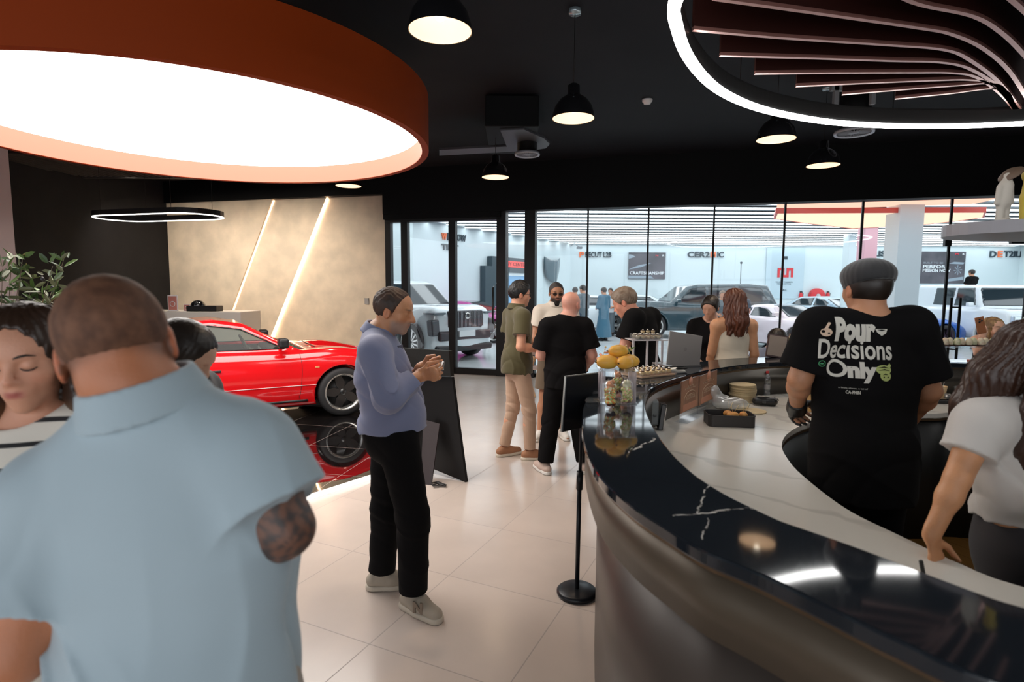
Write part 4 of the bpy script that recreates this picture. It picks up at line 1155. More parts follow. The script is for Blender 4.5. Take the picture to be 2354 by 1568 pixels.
# oval LED ring at the left
a, b = PZ(238, 505, 2.75), PZ(498, 497, 2.75)
t = thing('oval_pendant_light', 'slim oval white line lamp hanging before the charcoal wall', 'pendant lamp', (a + b) / 2)
d = (b - a); L_ = d.length / 2; ang = math.atan2(d.y, d.x); wd = .42
def stadium(L_, w_, n=14):
    P_ = []
    for k in range(n + 1): t_ = -math.pi / 2 + math.pi * k / n; P_.append((L_ - w_ + w_ * math.cos(t_), w_ * math.sin(t_)))
    for k in range(n + 1): t_ = math.pi / 2 + math.pi * k / n; P_.append((-(L_ - w_) + w_ * math.cos(t_), w_ * math.sin(t_)))
    return P_
t.rotation_euler = (0, 0, ang)
m = MB(); m.ring(stadium(L_, wd), stadium(L_ - .04, wd - .04), .012, .09); m.build('housing', M_ALU, t)
m = MB(); m.ring(stadium(L_, wd), stadium(L_ - .035, wd - .035), 0, .012); m.build('glow_line', emis('line_white', (1, .97, .92), 3), t)
m = MB()
for x in (-L_ * .6, L_ * .6): m.cyl((x, wd - .02, .09), (x, wd - .02, 1.2), .003, n=6); m.cyl((x, -wd + .02, .09), (x, -wd + .02, 1.2), .003, n=6)
m.build('wire', M_ALU, t)
# white light ring over the bar, with curved fins inside
t = thing('light_ring', 'large curved white light ring hanging over the bar, with rust fins', 'ceiling lamp', (0, 0, 0))
RZ_ = 3.05
ring = [PZ(x, y, RZ_) for x, y in ((1552, -4), (1556, 60), (1580, 130), (1640, 200), (1720, 241), (1800, 263), (1900, 280), (2000, 287.5), (2100, 290.5), (2200, 290), (2354, 284))]
ring += [Vector((4.9, 4.55, RZ_)), Vector((5.7, 3.9, RZ_)), Vector((6.05, 2.9, RZ_)), Vector((5.6, 1.7, RZ_)), Vector((4.5, .9, RZ_)), Vector((3.1, .65, RZ_)), Vector((1.75, 1.05, RZ_)), Vector((1.0, 1.65, RZ_)), Vector((.80, 2.3, RZ_))]
rp = smooth_closed(ring, 8)
for _ in range(10): rp = [(rp[i - 1] + rp[i] * 2 + rp[(i + 1) % len(rp)]) / 4 for i in range(len(rp))]
m = MB(); m.tube(rp, .030, 4, closed=True, rz=.012); m.build('glow_line', emis('ring_white', (1, .99, .97), 13), t)
m = MB(); m.tube([p + Vector((0, 0, .075)) for p in rp], .022, 4, closed=True, rz=.06); m.build('housing', mat('ring_housing', (.02, .02, .02), .35), t)
fins = [[(1640, -6), (1900, 30), (2120, 62), (2190, 76), (2260, 108), (2320, 160), (2362, 225)],
        [(1593, 66), (1800, 84), (2040, 100), (2170, 111), (2230, 135), (2300, 190), (2356, 265)],
        [(1655, 125), (1870, 131), (2050, 137), (2170, 141), (2240, 160), (2310, 210), (2354, 275)],
        [(1735, 167), (1900, 165), (2100, 164), (2190, 165), (2250, 177), (2310, 222), (2350, 276)],
        [(1830, 196), (1980, 189), (2150, 182), (2230, 181), (2280, 190), (2320, 228), (2349, 278)],
        [(1936, 215), (2080, 203), (2200, 194), (2285, 190), (2315, 215), (2348, 279)],
        [(2058, 225), (2180, 213), (2300, 202), (2330, 240), (2347, 280)],
        [(1990, -60), (2100, 2), (2235, 33), (2300, 70), (2350, 118), (2400, 180)],
        [(2250, -60), (2330, 0), (2400, 70), (2440, 140)]]
M_FIN = mat('rust_brown_fin', (.030, .007, .005), .6, spec=.2); M_FINE = mat('rose_lit_fin_edge', (.42, .20, .17), .3, metal=.6)  # light on the fins' lower edges put in as a paler strip
for f in fins:
    P_ = smooth_open([PZ(x, y, RZ_ + .12) for x, y in f], 6)
    m = MB(); m.tube([p + Vector((0, 0, .115)) for p in P_], .012, 4, rz=.105); fo = m.build('fin', M_FIN, t)
    m = MB(); m.tube(P_, .0135, 4, rz=.010); m.build('fin_edge', M_FINE, fo)
m = MB()
for p in (rp[5], rp[30], rp[60], rp[95], rp[125]): m.cyl(p + Vector((0, 0, .1)), (p.x, p.y, 4.0), .004, n=6)
m.build('wire', M_ALU, t)
for k, (x, y) in enumerate(((1921, 222), (2006, 220))):
    p = PZ(x, y, 3.5); m = MB(); m.box((p.x - .02, p.y - .02, 3.42), (p.x + .02, p.y + .02, 4.0)); m.box((p.x - .05, p.y - .02, 3.55), (p.x + .08, p.y + .02, 3.62))
    tag(m.build('ceiling_bracket', mat('bracket_grey', (.16, .16, .17), .5)), ('grey ceiling bracket above the light ring, left of a pair', 'grey ceiling bracket above the light ring, right of a pair')[k], 'bracket')

# ------------------------------------------------------------------ car platform
q = [PZ(700, 1141, .03), PZ(862, 1089, .03)]
d = (q[1] - q[0]).normalized(); nrm = Vector((-d.y, d.x, 0))
P0 = q[0] - d * .9; P1 = q[1] + d * .35; P2 = PZ(868, 946, .03)
poly = [P0, P1, P2, Vector((-6.1, P2.y + 1.3, 0)), Vector((-6.1, 4.4, 0))]
t = thing('display_platform', 'low black gloss tiled platform under the red car with a lit front edge', 'platform', (0, 0, 0))
m = MB(); m.prism([(p.x, p.y) for p in poly], 0, .03); o = m.build('platform_top', M_PLAT, t)
m = MB(); m.prism([(p.x, p.y) for p in (P0 - nrm * .03, P1 - nrm * .03, P1, P0)], 0, .034); m.build('lit_edge', emis('edge_glow', (1, .95, .88), 1.6), t)
PLD = d; PLN = nrm; PLZ = .03
# reception counter
a, b = PY(350, 716, 10.0), PY(553, 719, 10.0)
t = thing('reception_counter', 'white reception counter in the back left corner', 'counter', ((a.x + b.x) / 2, 10.2, 0), 0)
wd = (b.x - a.x) / 2 + .6
m = MB(); m.box((-wd, -.2, 0), (wd - .6, .6, a.z), .01); m.build('counter_body', mat('white_counter', (.72, .66, .58), .4), t)
CZ = a.z
p = Vector((0, 0, 0))
def frame_sign(px0, px1, py0, py1, Y, lab, lines=('OPEN', 'MENU')):
    a, b = PY(px0, py1, Y), PY(px1, py0, Y); t = thing('sign_holder', lab, 'sign', ((a.x + b.x) / 2, Y, CZ + .002)); w = (b.x - a.x) / 2; h = b.z - CZ
    m = MB(); m.box((-w, -.006, 0), (w, .006, h), .003); m.box((-w, -.04, 0), (w, .04, .006)); m.build('holder', mat('white_plastic'), t)
    m = MB(); m.box((-w * .82, -.009, h * .08), (w * .82, -.006, h * .93)); m.build('insert', mat('insert_red', (.55, .20, .16), .5), t)
    m = MB(); m.lathe([(w * .42, 0), (w * .55, 0), (w * .55, .003), (w * .42, .003)], (0, -.012, h * .45), n=24, axis='Y', cap=False); m.build('circle_mark', mat('white_plastic'), t)
frame_sign(387, 408, 679, 718, 10.15, 'narrow red and white sign holder on the reception counter')
frame_sign(423, 437, 700, 718, 10.15, 'small red and white sign holder beside the taller one')
a = PY(437, 718, 10.2); b = PY(505, 705, 10.2)
t = thing('desk_phone', 'black machine with a rounded head on the reception counter', 'machine', (a.x, 10.2, CZ + .001)); w = b.x - a.x
m = MB(); m.box((0, -.12, 0), (w, .12, .10), .01); m.build('machine_base', M_ALU, t)
m = MB(); m.ball((w * .28, 0, .10), .12, n=20, sz=.8); m.build('machine_head', M_SHADE, t)
# ------------------------------------------------------------------ the bar
ZB = 1.13; ZWK = .88
outer = [PZ(x, y, ZB) for x, y in ((1338, 962), (1342, 1012), (1370, 1082), (1436, 1150), (1525, 1210), (1612, 1262), (1745, 1318), (1883, 1384), (2058, 1468), (2354, 1590))]
outer += [Vector((1.15, .42, ZB)), Vector((2.0, .02, ZB)), Vector((3.2, -.18, ZB)), Vector((4.6, .1, ZB)), Vector((5.8, 1.0, ZB)), Vector((6.2, 2.2, ZB)), Vector((5.8, 3.3, ZB)), Vector((5.0, 4.0, ZB))]
outer += [PZ(x, y, ZB) for x, y in ((2290, 829), (2090, 824), (1900, 821), (1700, 823), (1560, 838), (1440, 862), (1375, 887), (1346, 922))]
OP = smooth_closed(outer, 8)
def inset(P_, d):
    n = len(P_); out = []
    for i in range(n):
        t_ = (P_[(i + 1) % n] - P_[i - 1]); t_.z = 0; t_.normalize(); nr = Vector((t_.y, -t_.x, 0))
        out.append(P_[i] + nr * d)
    return out
ar = sum(OP[i].x * OP[(i + 1) % len(OP)].y - OP[(i + 1) % len(OP)].x * OP[i].y for i in range(len(OP)))
SG = -1.0 if ar > 0 else 1.0        # inset direction inwards
def ins(d): return inset(OP, d * SG)
# width of the dark top varies a little: .29 near the left end, .33 elsewhere
def insv(fn):
    n = len(OP); out = []
    base = ins(1.0)
    for i in range(n): d = fn(OP[i]); out.append(OP[i] + (base[i] - OP[i]) * d)
    return out
def smooth_loop(P_, it=3):
    for _ in range(it): P_ = [(P_[i - 1] + P_[i] * 2 + P_[(i + 1) % len(P_)]) / 4 for i in range(len(P_))]
    return P_
IP = smooth_loop(insv(lambda p: .29), 16)
xy = lambda P_: [(p.x, p.y) for p in P_]
# polished black marble with a few white veins
def marble():
    m = bpy.data.materials.new('black_marble'); m.use_nodes = True; nt = m.node_tree; b = nt.nodes['Principled BSDF']
    tc = nn(nt, 'ShaderNodeTexCoord'); nz = nn(nt, 'ShaderNodeTexNoise'); nz.inputs['Scale'].default_value = 14; nz.inputs['Detail'].default_value = 5
    nt.links.new(tc.outputs['Object'], nz.inputs['Vector'])
    sb = nn(nt, 'ShaderNodeVectorMath', operation='SUBTRACT'); sb.inputs[1].default_value = (.5, .5, .5); nt.links.new(nz.outputs['Color'], sb.inputs[0])
    sc = nn(nt, 'ShaderNodeVectorMath', operation='SCALE'); sc.inputs['Scale'].default_value = .055; nt.links.new(sb.outputs[0], sc.inputs[0])
    ad = nn(nt, 'ShaderNodeVectorMath', operation='ADD'); nt.links.new(tc.outputs['Object'], ad.inputs[0]); nt.links.new(sc.outputs[0], ad.inputs[1])
    segs = []
    for x0, y0, x1, y1, w in ((1455, 1037, 1505, 1008, .005), (1553, 1186, 1598, 1182, .004), (1598, 1180, 1728, 1166, .006), (1604, 1178, 1630, 1115, .0035), (1612, 1240, 1625, 1190, .002), (1440, 1040, 1462, 1028, .002), (2040, 1330, 2200, 1420, .0), (1380, 905, 1420, 930, .002)):
        if w == 0: continue
        segs.append((PZ(x0, y0, ZB), PZ(x1, y1, ZB), w))
    segs += [(Vector((4.3, 4.2, ZB)), Vector((3.9, 4.5, ZB)), .005), (Vector((1.9, 4.35, ZB)), Vector((2.3, 4.6, ZB)), .004)]
    last = None
    for a, c, w in segs:
        d = c - a; d.z = 0; L_ = d.length; d /= L_
        def dot(vec, off):
            s1 = nn(nt, 'ShaderNodeVectorMath', operation='SUBTRACT'); nt.links.new(ad.outputs[0], s1.inputs[0]); s1.inputs[1].default_value = (a.x, a.y, 0)
            dp = nn(nt, 'ShaderNodeVectorMath', operation='DOT_PRODUCT'); nt.links.new(s1.outputs[0], dp.inputs[0]); dp.inputs[1].default_value = vec
            return dp.outputs['Value']
        along = dot((d.x, d.y, 0), 0); across = dot((-d.y, d.x, 0), 0)
        ab = nn(nt, 'ShaderNodeMath', operation='ABSOLUTE'); nt.links.new(across, ab.inputs[0])
        s2 = nn(nt, 'ShaderNodeMath', operation='SUBTRACT'); nt.links.new(along, s2.inputs[0]); s2.inputs[1].default_value = L_ / 2
        a2 = nn(nt, 'ShaderNodeMath', operation='ABSOLUTE'); nt.links.new(s2.outputs[0], a2.inputs[0])
        s3 = nn(nt, 'ShaderNodeMath', operation='SUBTRACT'); nt.links.new(a2.outputs[0], s3.inputs[0]); s3.inputs[1].default_value = L_ / 2
        mx0 = nn(nt, 'ShaderNodeMath', operation='MAXIMUM'); nt.links.new(ab.outputs[0], mx0.inputs[0]); nt.links.new(s3.outputs[0], mx0.inputs[1])
        mr = nn(nt, 'ShaderNodeMapRange'); mr.inputs[1].default_value = w * .35; mr.inputs[2].default_value = w; mr.inputs[3].default_value = 1; mr.inputs[4].default_value = 0
        nt.links.new(mx0.outputs[0], mr.inputs[0])
        if last is None: last = mr.outputs[0]
        else:
            mm = nn(nt, 'ShaderNodeMath', operation='MAXIMUM'); nt.links.new(last, mm.inputs[0]); nt.links.new(mr.outputs[0], mm.inputs[1]); last = mm.outputs[0]
    br = nn(nt, 'ShaderNodeTexNoise'); br.inputs['Scale'].default_value = 30; nt.links.new(tc.outputs['Object'], br.inputs['Vector'])
    br2 = nn(nt, 'ShaderNodeMapRange'); br2.inputs[1].default_value = .35; br2.inputs[2].default_value = .55; nt.links.new(br.outputs['Fac'], br2.inputs[0])
    ml = nn(nt, 'ShaderNodeMath', operation='MULTIPLY'); nt.links.new(last, ml.inputs[0]); nt.links.new(br2.outputs[0], ml.inputs[1])
    mx = nn(nt, 'ShaderNodeMix', data_type='RGBA'); mx.inputs['A'].default_value = (.014, .018, .024, 1); mx.inputs['B'].default_value = (.75, .72, .68, 1)
    nt.links.new(ml.outputs[0], mx.inputs['Factor']); nt.links.new(mx.outputs['Result'], b.inputs['Base Color'])
    b.inputs['Roughness'].default_value = .055; b.inputs['Specular IOR Level'].default_value = .6
    return m
def white_marble():
    m = bpy.data.materials.new('white_marble'); m.use_nodes = True; nt = m.node_tree; b = nt.nodes['Principled BSDF']
    tc = nn(nt, 'ShaderNodeTexCoord'); wv = nn(nt, 'ShaderNodeTexWave'); wv.wave_type = 'BANDS'; wv.bands_direction = 'DIAGONAL'
    wv.inputs['Scale'].default_value = 1.1; wv.inputs['Distortion'].default_value = 7; wv.inputs['Detail'].default_value = 4; wv.inputs['Detail Scale'].default_value = 1.3
    nt.links.new(tc.outputs['Object'], wv.inputs['Vector'])
    mr = nn(nt, 'ShaderNodeMapRange'); mr.inputs[1].default_value = 0; mr.inputs[2].default_value = .05; mr.inputs[3].default_value = 1; mr.inputs[4].default_value = 0
    nt.links.new(wv.outputs['Fac'], mr.inputs[0])
    mx = nn(nt, 'ShaderNodeMix', data_type='RGBA'); mx.inputs['A'].default_value = (.66, .63, .57, 1); mx.inputs['B'].default_value = (.54, .51, .46, 1)
    nt.links.new(mr.outputs[0], mx.inputs['Factor']); nt.links.new(mx.outputs['Result'], b.inputs['Base Color'])
    b.inputs['Roughness'].default_value = .16
    return m
M_BM = marble(); M_WM = white_marble()
M_BARF = mat('bronze_grey_bar_front', (.062, .050, .043), .38, metal=.1)
M_CAB = mat('black_cabinet', (.006, .006, .006), .45)
t = thing('bar_counter', 'curved bar with polished black marble ledge, white worktop and bronze grey front', 'bar counter', (0, 0, 0))
m = MB(); m.ring(xy(OP), xy(IP), ZB - .035, ZB); o = m.build('marble_ledge', M_BM, t)
bv = o.modifiers.new('b', 'BEVEL'); bv.width = .006; bv.segments = 2; bv.limit_method = 'ANGLE'
m = MB(); m.ring(xy(ins(.012)), xy(IP), ZB - .047, ZB - .035); m.build('brass_line', mat('dark_brass_edge', (.16, .11, .07), .25, metal=.8), t)
m = MB(); m.ring(xy(ins(.016)), xy(ins(.05)), ZB - .20, ZB - .047); m.build('apron', mat('bronze_apron', (.105, .082, .058), .42, metal=.35), t, smooth=True)
m = MB(); m.ring(xy(ins(.075)), xy(ins(.12)), 0, ZB - .20); m.build('front_panel', M_BARF, t, smooth=True)
m = MB(); m.ring(xy(smooth_loop(insv(lambda p: .26), 16)), xy(IP), ZWK, ZB - .047); m.build('inner_wall', mat('bronze_inner_wall', (.10, .088, .075), .3, metal=.7), t, smooth=True)
# worktop: bounded outside by the inner wall, inside by its own opening
wi = [PZ(x, y, ZWK) for x, y in ((1857, 973), (1812, 996), (1797, 1024), (1812, 1057), (1847, 1095), (1944, 1169), (2066, 1230), (2209, 1297), (2354, 1350))]
wi += [Vector((1.75, 1.22, 0)), Vector((2.4, .95, 0)), Vector((3.4, .85, 0)), Vector((4.5, 1.1, 0)), Vector((5.1, 1.8, 0)), Vector((5.1, 2.7, 0)), Vector((4.5, 3.3, 0)), PZ(2260, 951, ZWK), PZ(2140, 951, ZWK), PZ(1950, 952, ZWK)]
WI = smooth_closed(wi, 8)
WO = insv(lambda p: .27)
# match outlines by angle about a centre
def by_angle(P_, c, n=160):
    a = np.array([math.atan2(p.y - c[1], p.x - c[0]) for p in P_]); r = np.array([math.hypot(p.x - c[0], p.y - c[1]) for p in P_])
    o = np.argsort(a); a, r = a[o], r[o]; a = np.r_[a[-3:] - 2 * math.pi, a, a[:3] + 2 * math.pi]; r = np.r_[r[-3:], r, r[:3]]
    th = np.linspace(-math.pi, math.pi, n, endpoint=False)
    R_ = np.interp(th, a, r); return [(c[0] + q * math.cos(s_), c[1] + q * math.sin(s_)) for q, s_ in zip(R_, th)]
BC = (2.9, 2.3)
A_, B_ = by_angle(WO, BC, 260), by_angle(WI, BC, 260)
m = MB(); m.ring(A_, B_, ZWK - .035, ZWK); o = m.build('worktop', M_WM, t)
m = MB(); C_ = [(BC[0] + (x - BC[0]) * 1.01, BC[1] + (y - BC[1]) * 1.01) for x, y in B_]; D_ = [(BC[0] + (x - BC[0]) * 1.04, BC[1] + (y - BC[1]) * 1.04) for x, y in B_]
m.ring(D_, C_, .0, ZWK - .036); m.build('inner_cabinet', M_CAB, t, smooth=True)
m = MB(); E_ = [(BC[0] + (x - BC[0]) * 1.012, BC[1] + (y - BC[1]) * 1.012) for x, y in B_]; m.ring(E_, B_, ZWK - .05, ZWK - .03); m.build('worktop_lip', mat('bronze_lip', (.14, .09, .05), .3, metal=.6), t)
# wood floor inside the bar
M_WOOD = tile_mat('brown_laminate_planks', (.20, .095, .025), (.08, .04, .015), .13, math.radians(70), .3, gw=.002, var=.25, ratio=8)
m = MB(); m.prism(xy(ins(.14)), .0, .012); tag(m.build('floor_bar', M_WOOD), kind='structure').name = 'floor'

# ------------------------------------------------------------------ things on the bar
Z1 = ZB + .001; Z2 = ZWK + .001
M_ACR = clear('acrylic', (.97, .985, 1), .07, .03, milky=.06)
M_CLR = clear('clear_plastic', (.97, .98, .98), .05, .05, milky=.035)
M_GOLDF = mat('mango_skin', (.78, .36, .045), .42, noise=(9, (.72, .45, .07)), attr=None)
def riser(px, py, w, d, h, rz, lab, grp, trans_z=Z1, cat='display stand', t_=.006, leg=.012):
    t = thing('acrylic_riser', lab, cat, PZ(px, py, trans_z), rz, grp)
    m = MB(); m.box((-w / 2, -d / 2, h - t_), (w / 2, d / 2, h), .001); m.build('shelf', M_ACR, t)
    m = MB(); m.box((-w / 2 + .005, -d / 2 + .005, 0), (w / 2 - .005, d / 2 - .005, t_), .001); m.build('base', M_ACR, t)
    for sx in (-1, 1):
        for sy in (-1, 1):
            m = MB(); m.cyl((sx * (w / 2 - .02), sy * (d / 2 - .02), t_), (sx * (w / 2 - .02), sy * (d / 2 - .02), h - t_), leg, n=10); m.build('leg', mat('acrylic_leg', (.62, .55, .58), .1, alpha=.45), t)
    return t
# riser with mangoes on top and layered cups below
RP = PZ(1417, 922, ZB)
riser(1417, 922, .19, .16, .165, -.05, 'clear acrylic riser holding the mangoes, cups beneath', 'acrylic risers on the bar')
zt = Z1 + .165
def mango(x, y, z, rz, s, lab):
    t = thing('mango', lab, 'mango', (x, y, z), rz, 'mangoes on the riser')
    V = []; n, k = 16, 20
    for i in range(n + 1):
        a = math.pi * i / n
        for j in range(k):
            b_ = 2 * math.pi * j / k; r = math.sin(a)
            X = -math.cos(a) * .056 + .010 * math.sin(a) * math.cos(b_); Yv = .036 * r * math.cos(b_) + .008 * math.cos(a * 1.2); Zv = .034 * r * math.sin(b_) + .034
            V.append((X * s, Yv * s, Zv * s))
    Fq = [(i * k + j, i * k + (j + 1) % k, (i + 1) * k + (j + 1) % k, (i + 1) * k + j) for i in range(n) for j in range(k)]
    link('mango_body', mesh_arrays('mango_body', V, Fq), M_GOLDF, t)
    m = MB(); m.cyl((-.055 * s, .008 * s, .034 * s), (-.064 * s, .010 * s, .038 * s), .004, .003, n=8); m.build('stem_stub', mat('stem_brown', (.08, .05, .02), .8), t)
for dx, dy, dz, rz, s, lab in ((-.055, -.035, 0, .3, 1.0, 'yellow mango at the front left of the pile'), (.028, -.045, 0, 1.0, 1.0, 'yellow mango at the front of the pile, centre'), (-.045, .045, .0, .0, .9, 'yellow mango at the back left of the pile'),
                               (.060, .020, 0, -.5, 1.0, 'yellow mango at the right of the pile'), (.005, .012, .052, .4, .95, 'yellow mango lying on top of the pile'), (.12, .04, 0, .7, .85, 'yellow mango at the far right rear of the pile')):
    if dx > .1: continue
    mango(RP.x + dx, RP.y + dy, zt + dz + .001, rz, s, lab)
# leafy sprig + gold picks by the mangoes
t = thing('leaf_sprig', 'small green leafy sprig behind the mangoes', 'leaves', (RP.x + .02, RP.y + .075, zt + .001)); m = MB(); rnd = random.Random(3)
for k in range(26):
    a = rnd.random() * 6.28; z = rnd.random() * .09; r = .012 + rnd.random() * .035; c = Vector((r * math.cos(a) - .045 + .09 * rnd.random(), .2 * r * math.sin(a) , z + .004))
    q = Vector((math.cos(a), math.sin(a) * .3, rnd.uniform(0, 1))).normalized() * .020; s_ = Vector((-q.z, .4 * q.y, q.x)).normalized() * .006
    m.quad([c - q, c + s_, c + q, c - s_])
m.build('leaves', mat('leaf_green', (.10, .22, .05), .5), t)
M_BAM = mat('bamboo', (.65, .48, .24), .5)
for k, (px, top) in enumerate(((1392, 798), (1427, 801), (1440, 795), (1448, 800))):
    b0_ = Vector((RP.x + (-.075, .035, .075, .09)[k], RP.y + (.05, -.0, .03, -.03)[k], zt + (.0, .10, .05, .05)[k])); p1 = PY(px, top, b0_.y)
    m = MB(); m.cyl(b0_, p1, .0013, n=5); m.ball(p1, .0055, n=8); m.ball(p1 - (p1 - b0_).normalized() * .012, .004, n=8)
    tag(m.build('cocktail_pick', M_BAM), 'thin bamboo pick with a bead, standing up from the mangoes', 'pick', 'picks stuck among the mangoes')
# layered salad cups under the riser
def fruit_cup(px, py, s, rz, lab, tint=0):
    p = PZ(px, py, Z1 + .008); t = thing('fruit_cup', lab, 'cup', p, rz, 'layered fruit cups under the riser')
    m = MB(); m.lathe([(0, 0), (.020 * s, 0), (.031 * s, .07 * s), (.0325 * s, .085 * s), (.030 * s, .115 * s), (.012 * s, .14 * s), (.008 * s, .14 * s)], n=24, cap=False); m.build('cup_wall', M_CLR, t)
    g = Sdf(); rs = random.Random(int(px)); cols = []
    for k in range(46):
        z = .012 + .115 * rs.random(); r = (.018 if z < .09 else .010) * s; a = rs.random() * 6.28
        g.ell((r * math.cos(a), r * math.sin(a), z * s), (.008 + .005 * rs.random()) * s * 1.0, k=.002)
    def cf(P):
        z = P[:, 2] / s; n = np.sin(P[:, 0] * 260 + P[:, 2] * 190) * np.sin(P[:, 1] * 230 + P[:, 2] * 150)
        c = np.zeros((len(P), 3), np.float32); c[:] = (.42, .52, .10)
        c[n > .25] = (.85, .74, .42); c[n < -.35] = (.85, .25, .07) if tint == 0 else (.90, .45, .36)
        c[z < .022] = (.13, .04, .02); c[z > .10] = (.70, .30, .14) if tint == 0 else (.70, .66, .45)
        return c
    me = None; V, Fq = Sdf.mesh(_ells(g), .0028 * Q); me = mesh_arrays('fruit', V, Fq); co = np.empty(len(me.vertices) * 3, np.float32); me.vertices.foreach_get('co', co); setc(me, cf(co.reshape(-1, 3)))
    link('fruit', me, mat('fruit_mix', (.5, .4, .2), .45, attr='col'), t)
def _ells(g):
    for i, o in enumerate(g.ops):
        if o[0] == 'e' and o[2].ndim == 0 or (o[0] == 'e' and o[2].size == 1): g.ops[i] = ('e', o[1], np.repeat(o[2].reshape(-1)[:1], 3).astype(np.float32), o[3], o[4], o[5], o[6])
    return g
fruit_cup(1402, 936, .95, 0, 'clear cup of green and orange fruit, left one under the riser', 0)
fruit_cup(1440, 934, .95, 1, 'clear cup of pale pink and green fruit, right one under the riser', 1)
fruit_cup(1419, 905, .90, 2, 'clear fruit cup behind the front two under the riser', 0)
# small white plastic lids left of the riser
for k, (px, py) in enumerate(((1362, 925), (1363, 905), (1366, 888))):
    p = PZ(px, py, Z1); m = MB(); m.box((-.035, -.028, 0), (.035, .028, .012), .006); m.box((-.03, -.023, .012), (.03, .023, .02), .004)
    o = m.build('clear_lid_box', M_CLR); o.location = p; tag(o, ('clear plastic box nearest the camera left of the riser', 'clear plastic box in the middle of three left of the riser', 'clear plastic box farthest of three left of the riser')[k], 'box', 'clear plastic boxes at the bar edge')
# canapés
M_CREAM = mat('canape_cream', (.86, .66, .34), .5, noise=(60, (.78, .50, .20)))
def canape_proto(loc, rz, lab, grp):
    t = thing('canape_cup', lab, 'canape', loc, rz, grp)
    m = MB(); m.lathe([(.014, 0), (.021, .026), (.0215, .026), (.0145, 0)], n=16, cap=False); m.build('clear_cup', M_CLR, t)
    m = MB(); m.lathe([(0, .002), (.0140, .002), (.0206, .0255), (0, .0275)], n=16); m.build('filling', M_CREAM, t)
    m = MB(); m.lathe([(0, .027), (.012, .027), (.013, .030), (.008, .033), (0, .033)], n=14); m.build('chocolate_disc', mat('dark_chocolate', (.07, .03, .015), .4), t)
    m = MB(); m.ball((.003, 0, .0365), .0065, n=10, sz=.7); m.build('cream_dot', mat('whipped_cream', (.88, .84, .78), .5), t)
    return t
# tray of canapés
TP = PZ(1489, 862, Z1)
t = thing('serving_tray', 'low wooden serving tray full of canape cups, behind the mangoes', 'tray', TP, .55)
m = MB(); m.box((-.15, -.10, 0), (.15, .10, .012), .004); m.build('tray_base', mat('light_wood', (.58, .36, .20), .45, noise=(30, (.50, .30, .16))), t)
m = MB(); m.ring([(-.155, -.105), (.155, -.105), (.155, .105), (-.155, .105)], [(-.148, -.098), (.148, -.098), (.148, .098), (-.148, .098)], .0, .026); m.build('tray_rim', M_ACR, t)
CT = Matrix.Rotation(.55, 3, 'Z'); pr = None; pl = []
for i in range(6):
    for j in range(4):
        pl.append(((TP + CT @ Vector((-.118 + i * .047 + .004 * ((j * 7) % 3), -.070 + j * .047, .0125))), i * 1.3 + j, 1.0))
pr = canape_proto(pl[0][0], 0, 'small clear cup of yellow cream with a white dot on the wooden tray', 'canape cups on the wooden tray'); copies(pr, pl[1:])
# tiered stand
SP = PZ(1484, 838, Z1); hz = .185
t = thing('tiered_stand', 'tall clear acrylic stand holding a small tray above the canapes', 'display stand', SP, .12)
m = MB(); m.box((-.135, -.095, hz), (.135, .095, hz + .007), .002); m.build('shelf', mat('frosted_acrylic', (.72, .68, .70), .2, alpha=.75), t)
for sx in (-.125, -.02, .055, .12):
    m = MB(); m.box((sx - .007, -.085 if sx < .1 else -.02, 0), (sx + .007, -.071 if sx < .1 else -.006, hz), .001); m.build('leg', mat('frosted_acrylic'), t)
m = MB(); m.ring([(-.105, -.07), (.105, -.07), (.105, .07), (-.105, .07)], [(-.10, -.065), (.10, -.065), (.10, .065), (-.10, .065)], hz + .007, hz + .045); m.box((-.1, -.065, hz + .007), (.1, .065, hz + .010)); m.build('clear_tray', M_ACR, t)
CT = Matrix.Rotation(.12, 3, 'Z'); pl = []
for i in range(5):
    for j in range(3): pl.append(((SP + CT @ Vector((-.078 + i * .039, -.040 + j * .040, hz + .0105))), i + j * 2.0, .95))
pl += [((SP + CT @ Vector((-.03 + i * .04, -.0, hz + .048))), i * 2.0, .8) for i in range(3)]
copies(pr, pl, None)
for o in COL.objects:
    if o.name.startswith('canape_cup') and o.location.z > Z1 + .1: o['label'] = 'small clear cup of yellow cream with a white dot on the tall acrylic stand'; o['group'] = 'canape cups on the tall stand'
# laptop seen from behind
def slab(pts, th, mb): # quad panel with thickness
    a, b, c, d = [Vector(p) for p in pts]; n = (b - a).cross(d - a).normalized() * th
    mb.prism([(0, 0)], 0, 0) if False else None
    V = [mb.bm.verts.new(p) for p in (a, b, c, d, a + n, b + n, c + n, d + n)]
    for q in ((0, 1, 2, 3), (7, 6, 5, 4), (0, 4, 5, 1), (1, 5, 6, 2), (2, 6, 7, 3), (3, 7, 4, 0)): 
        f = mb.bm.faces.new([V[i] for i in q]); f.material_index = mb.mi
LP = PZ(1568, 843, Z1)
t = thing('laptop', 'grey laptop standing open on the bar, lid towards the barista', 'laptop', LP, math.radians(14))
m = MB(); m.box((-.135, -.005, 0), (.15, .20, .012), .003); m.build('keyboard_base', mat('laptop_silver', (.36, .34, .33), .35, metal=.6), t)
m = MB(); m.box((-.13, -.004, 0), (.14, .004, .245), .004, rot=Matrix.Rotation(math.radians(-8), 3, 'X') @ Matrix.Rotation(math.radians(9), 3, 'Y'), c=(0, 0, 0)); m.build('lid', mat('laptop_lid', (.40, .375, .36), .38, metal=.45), t)
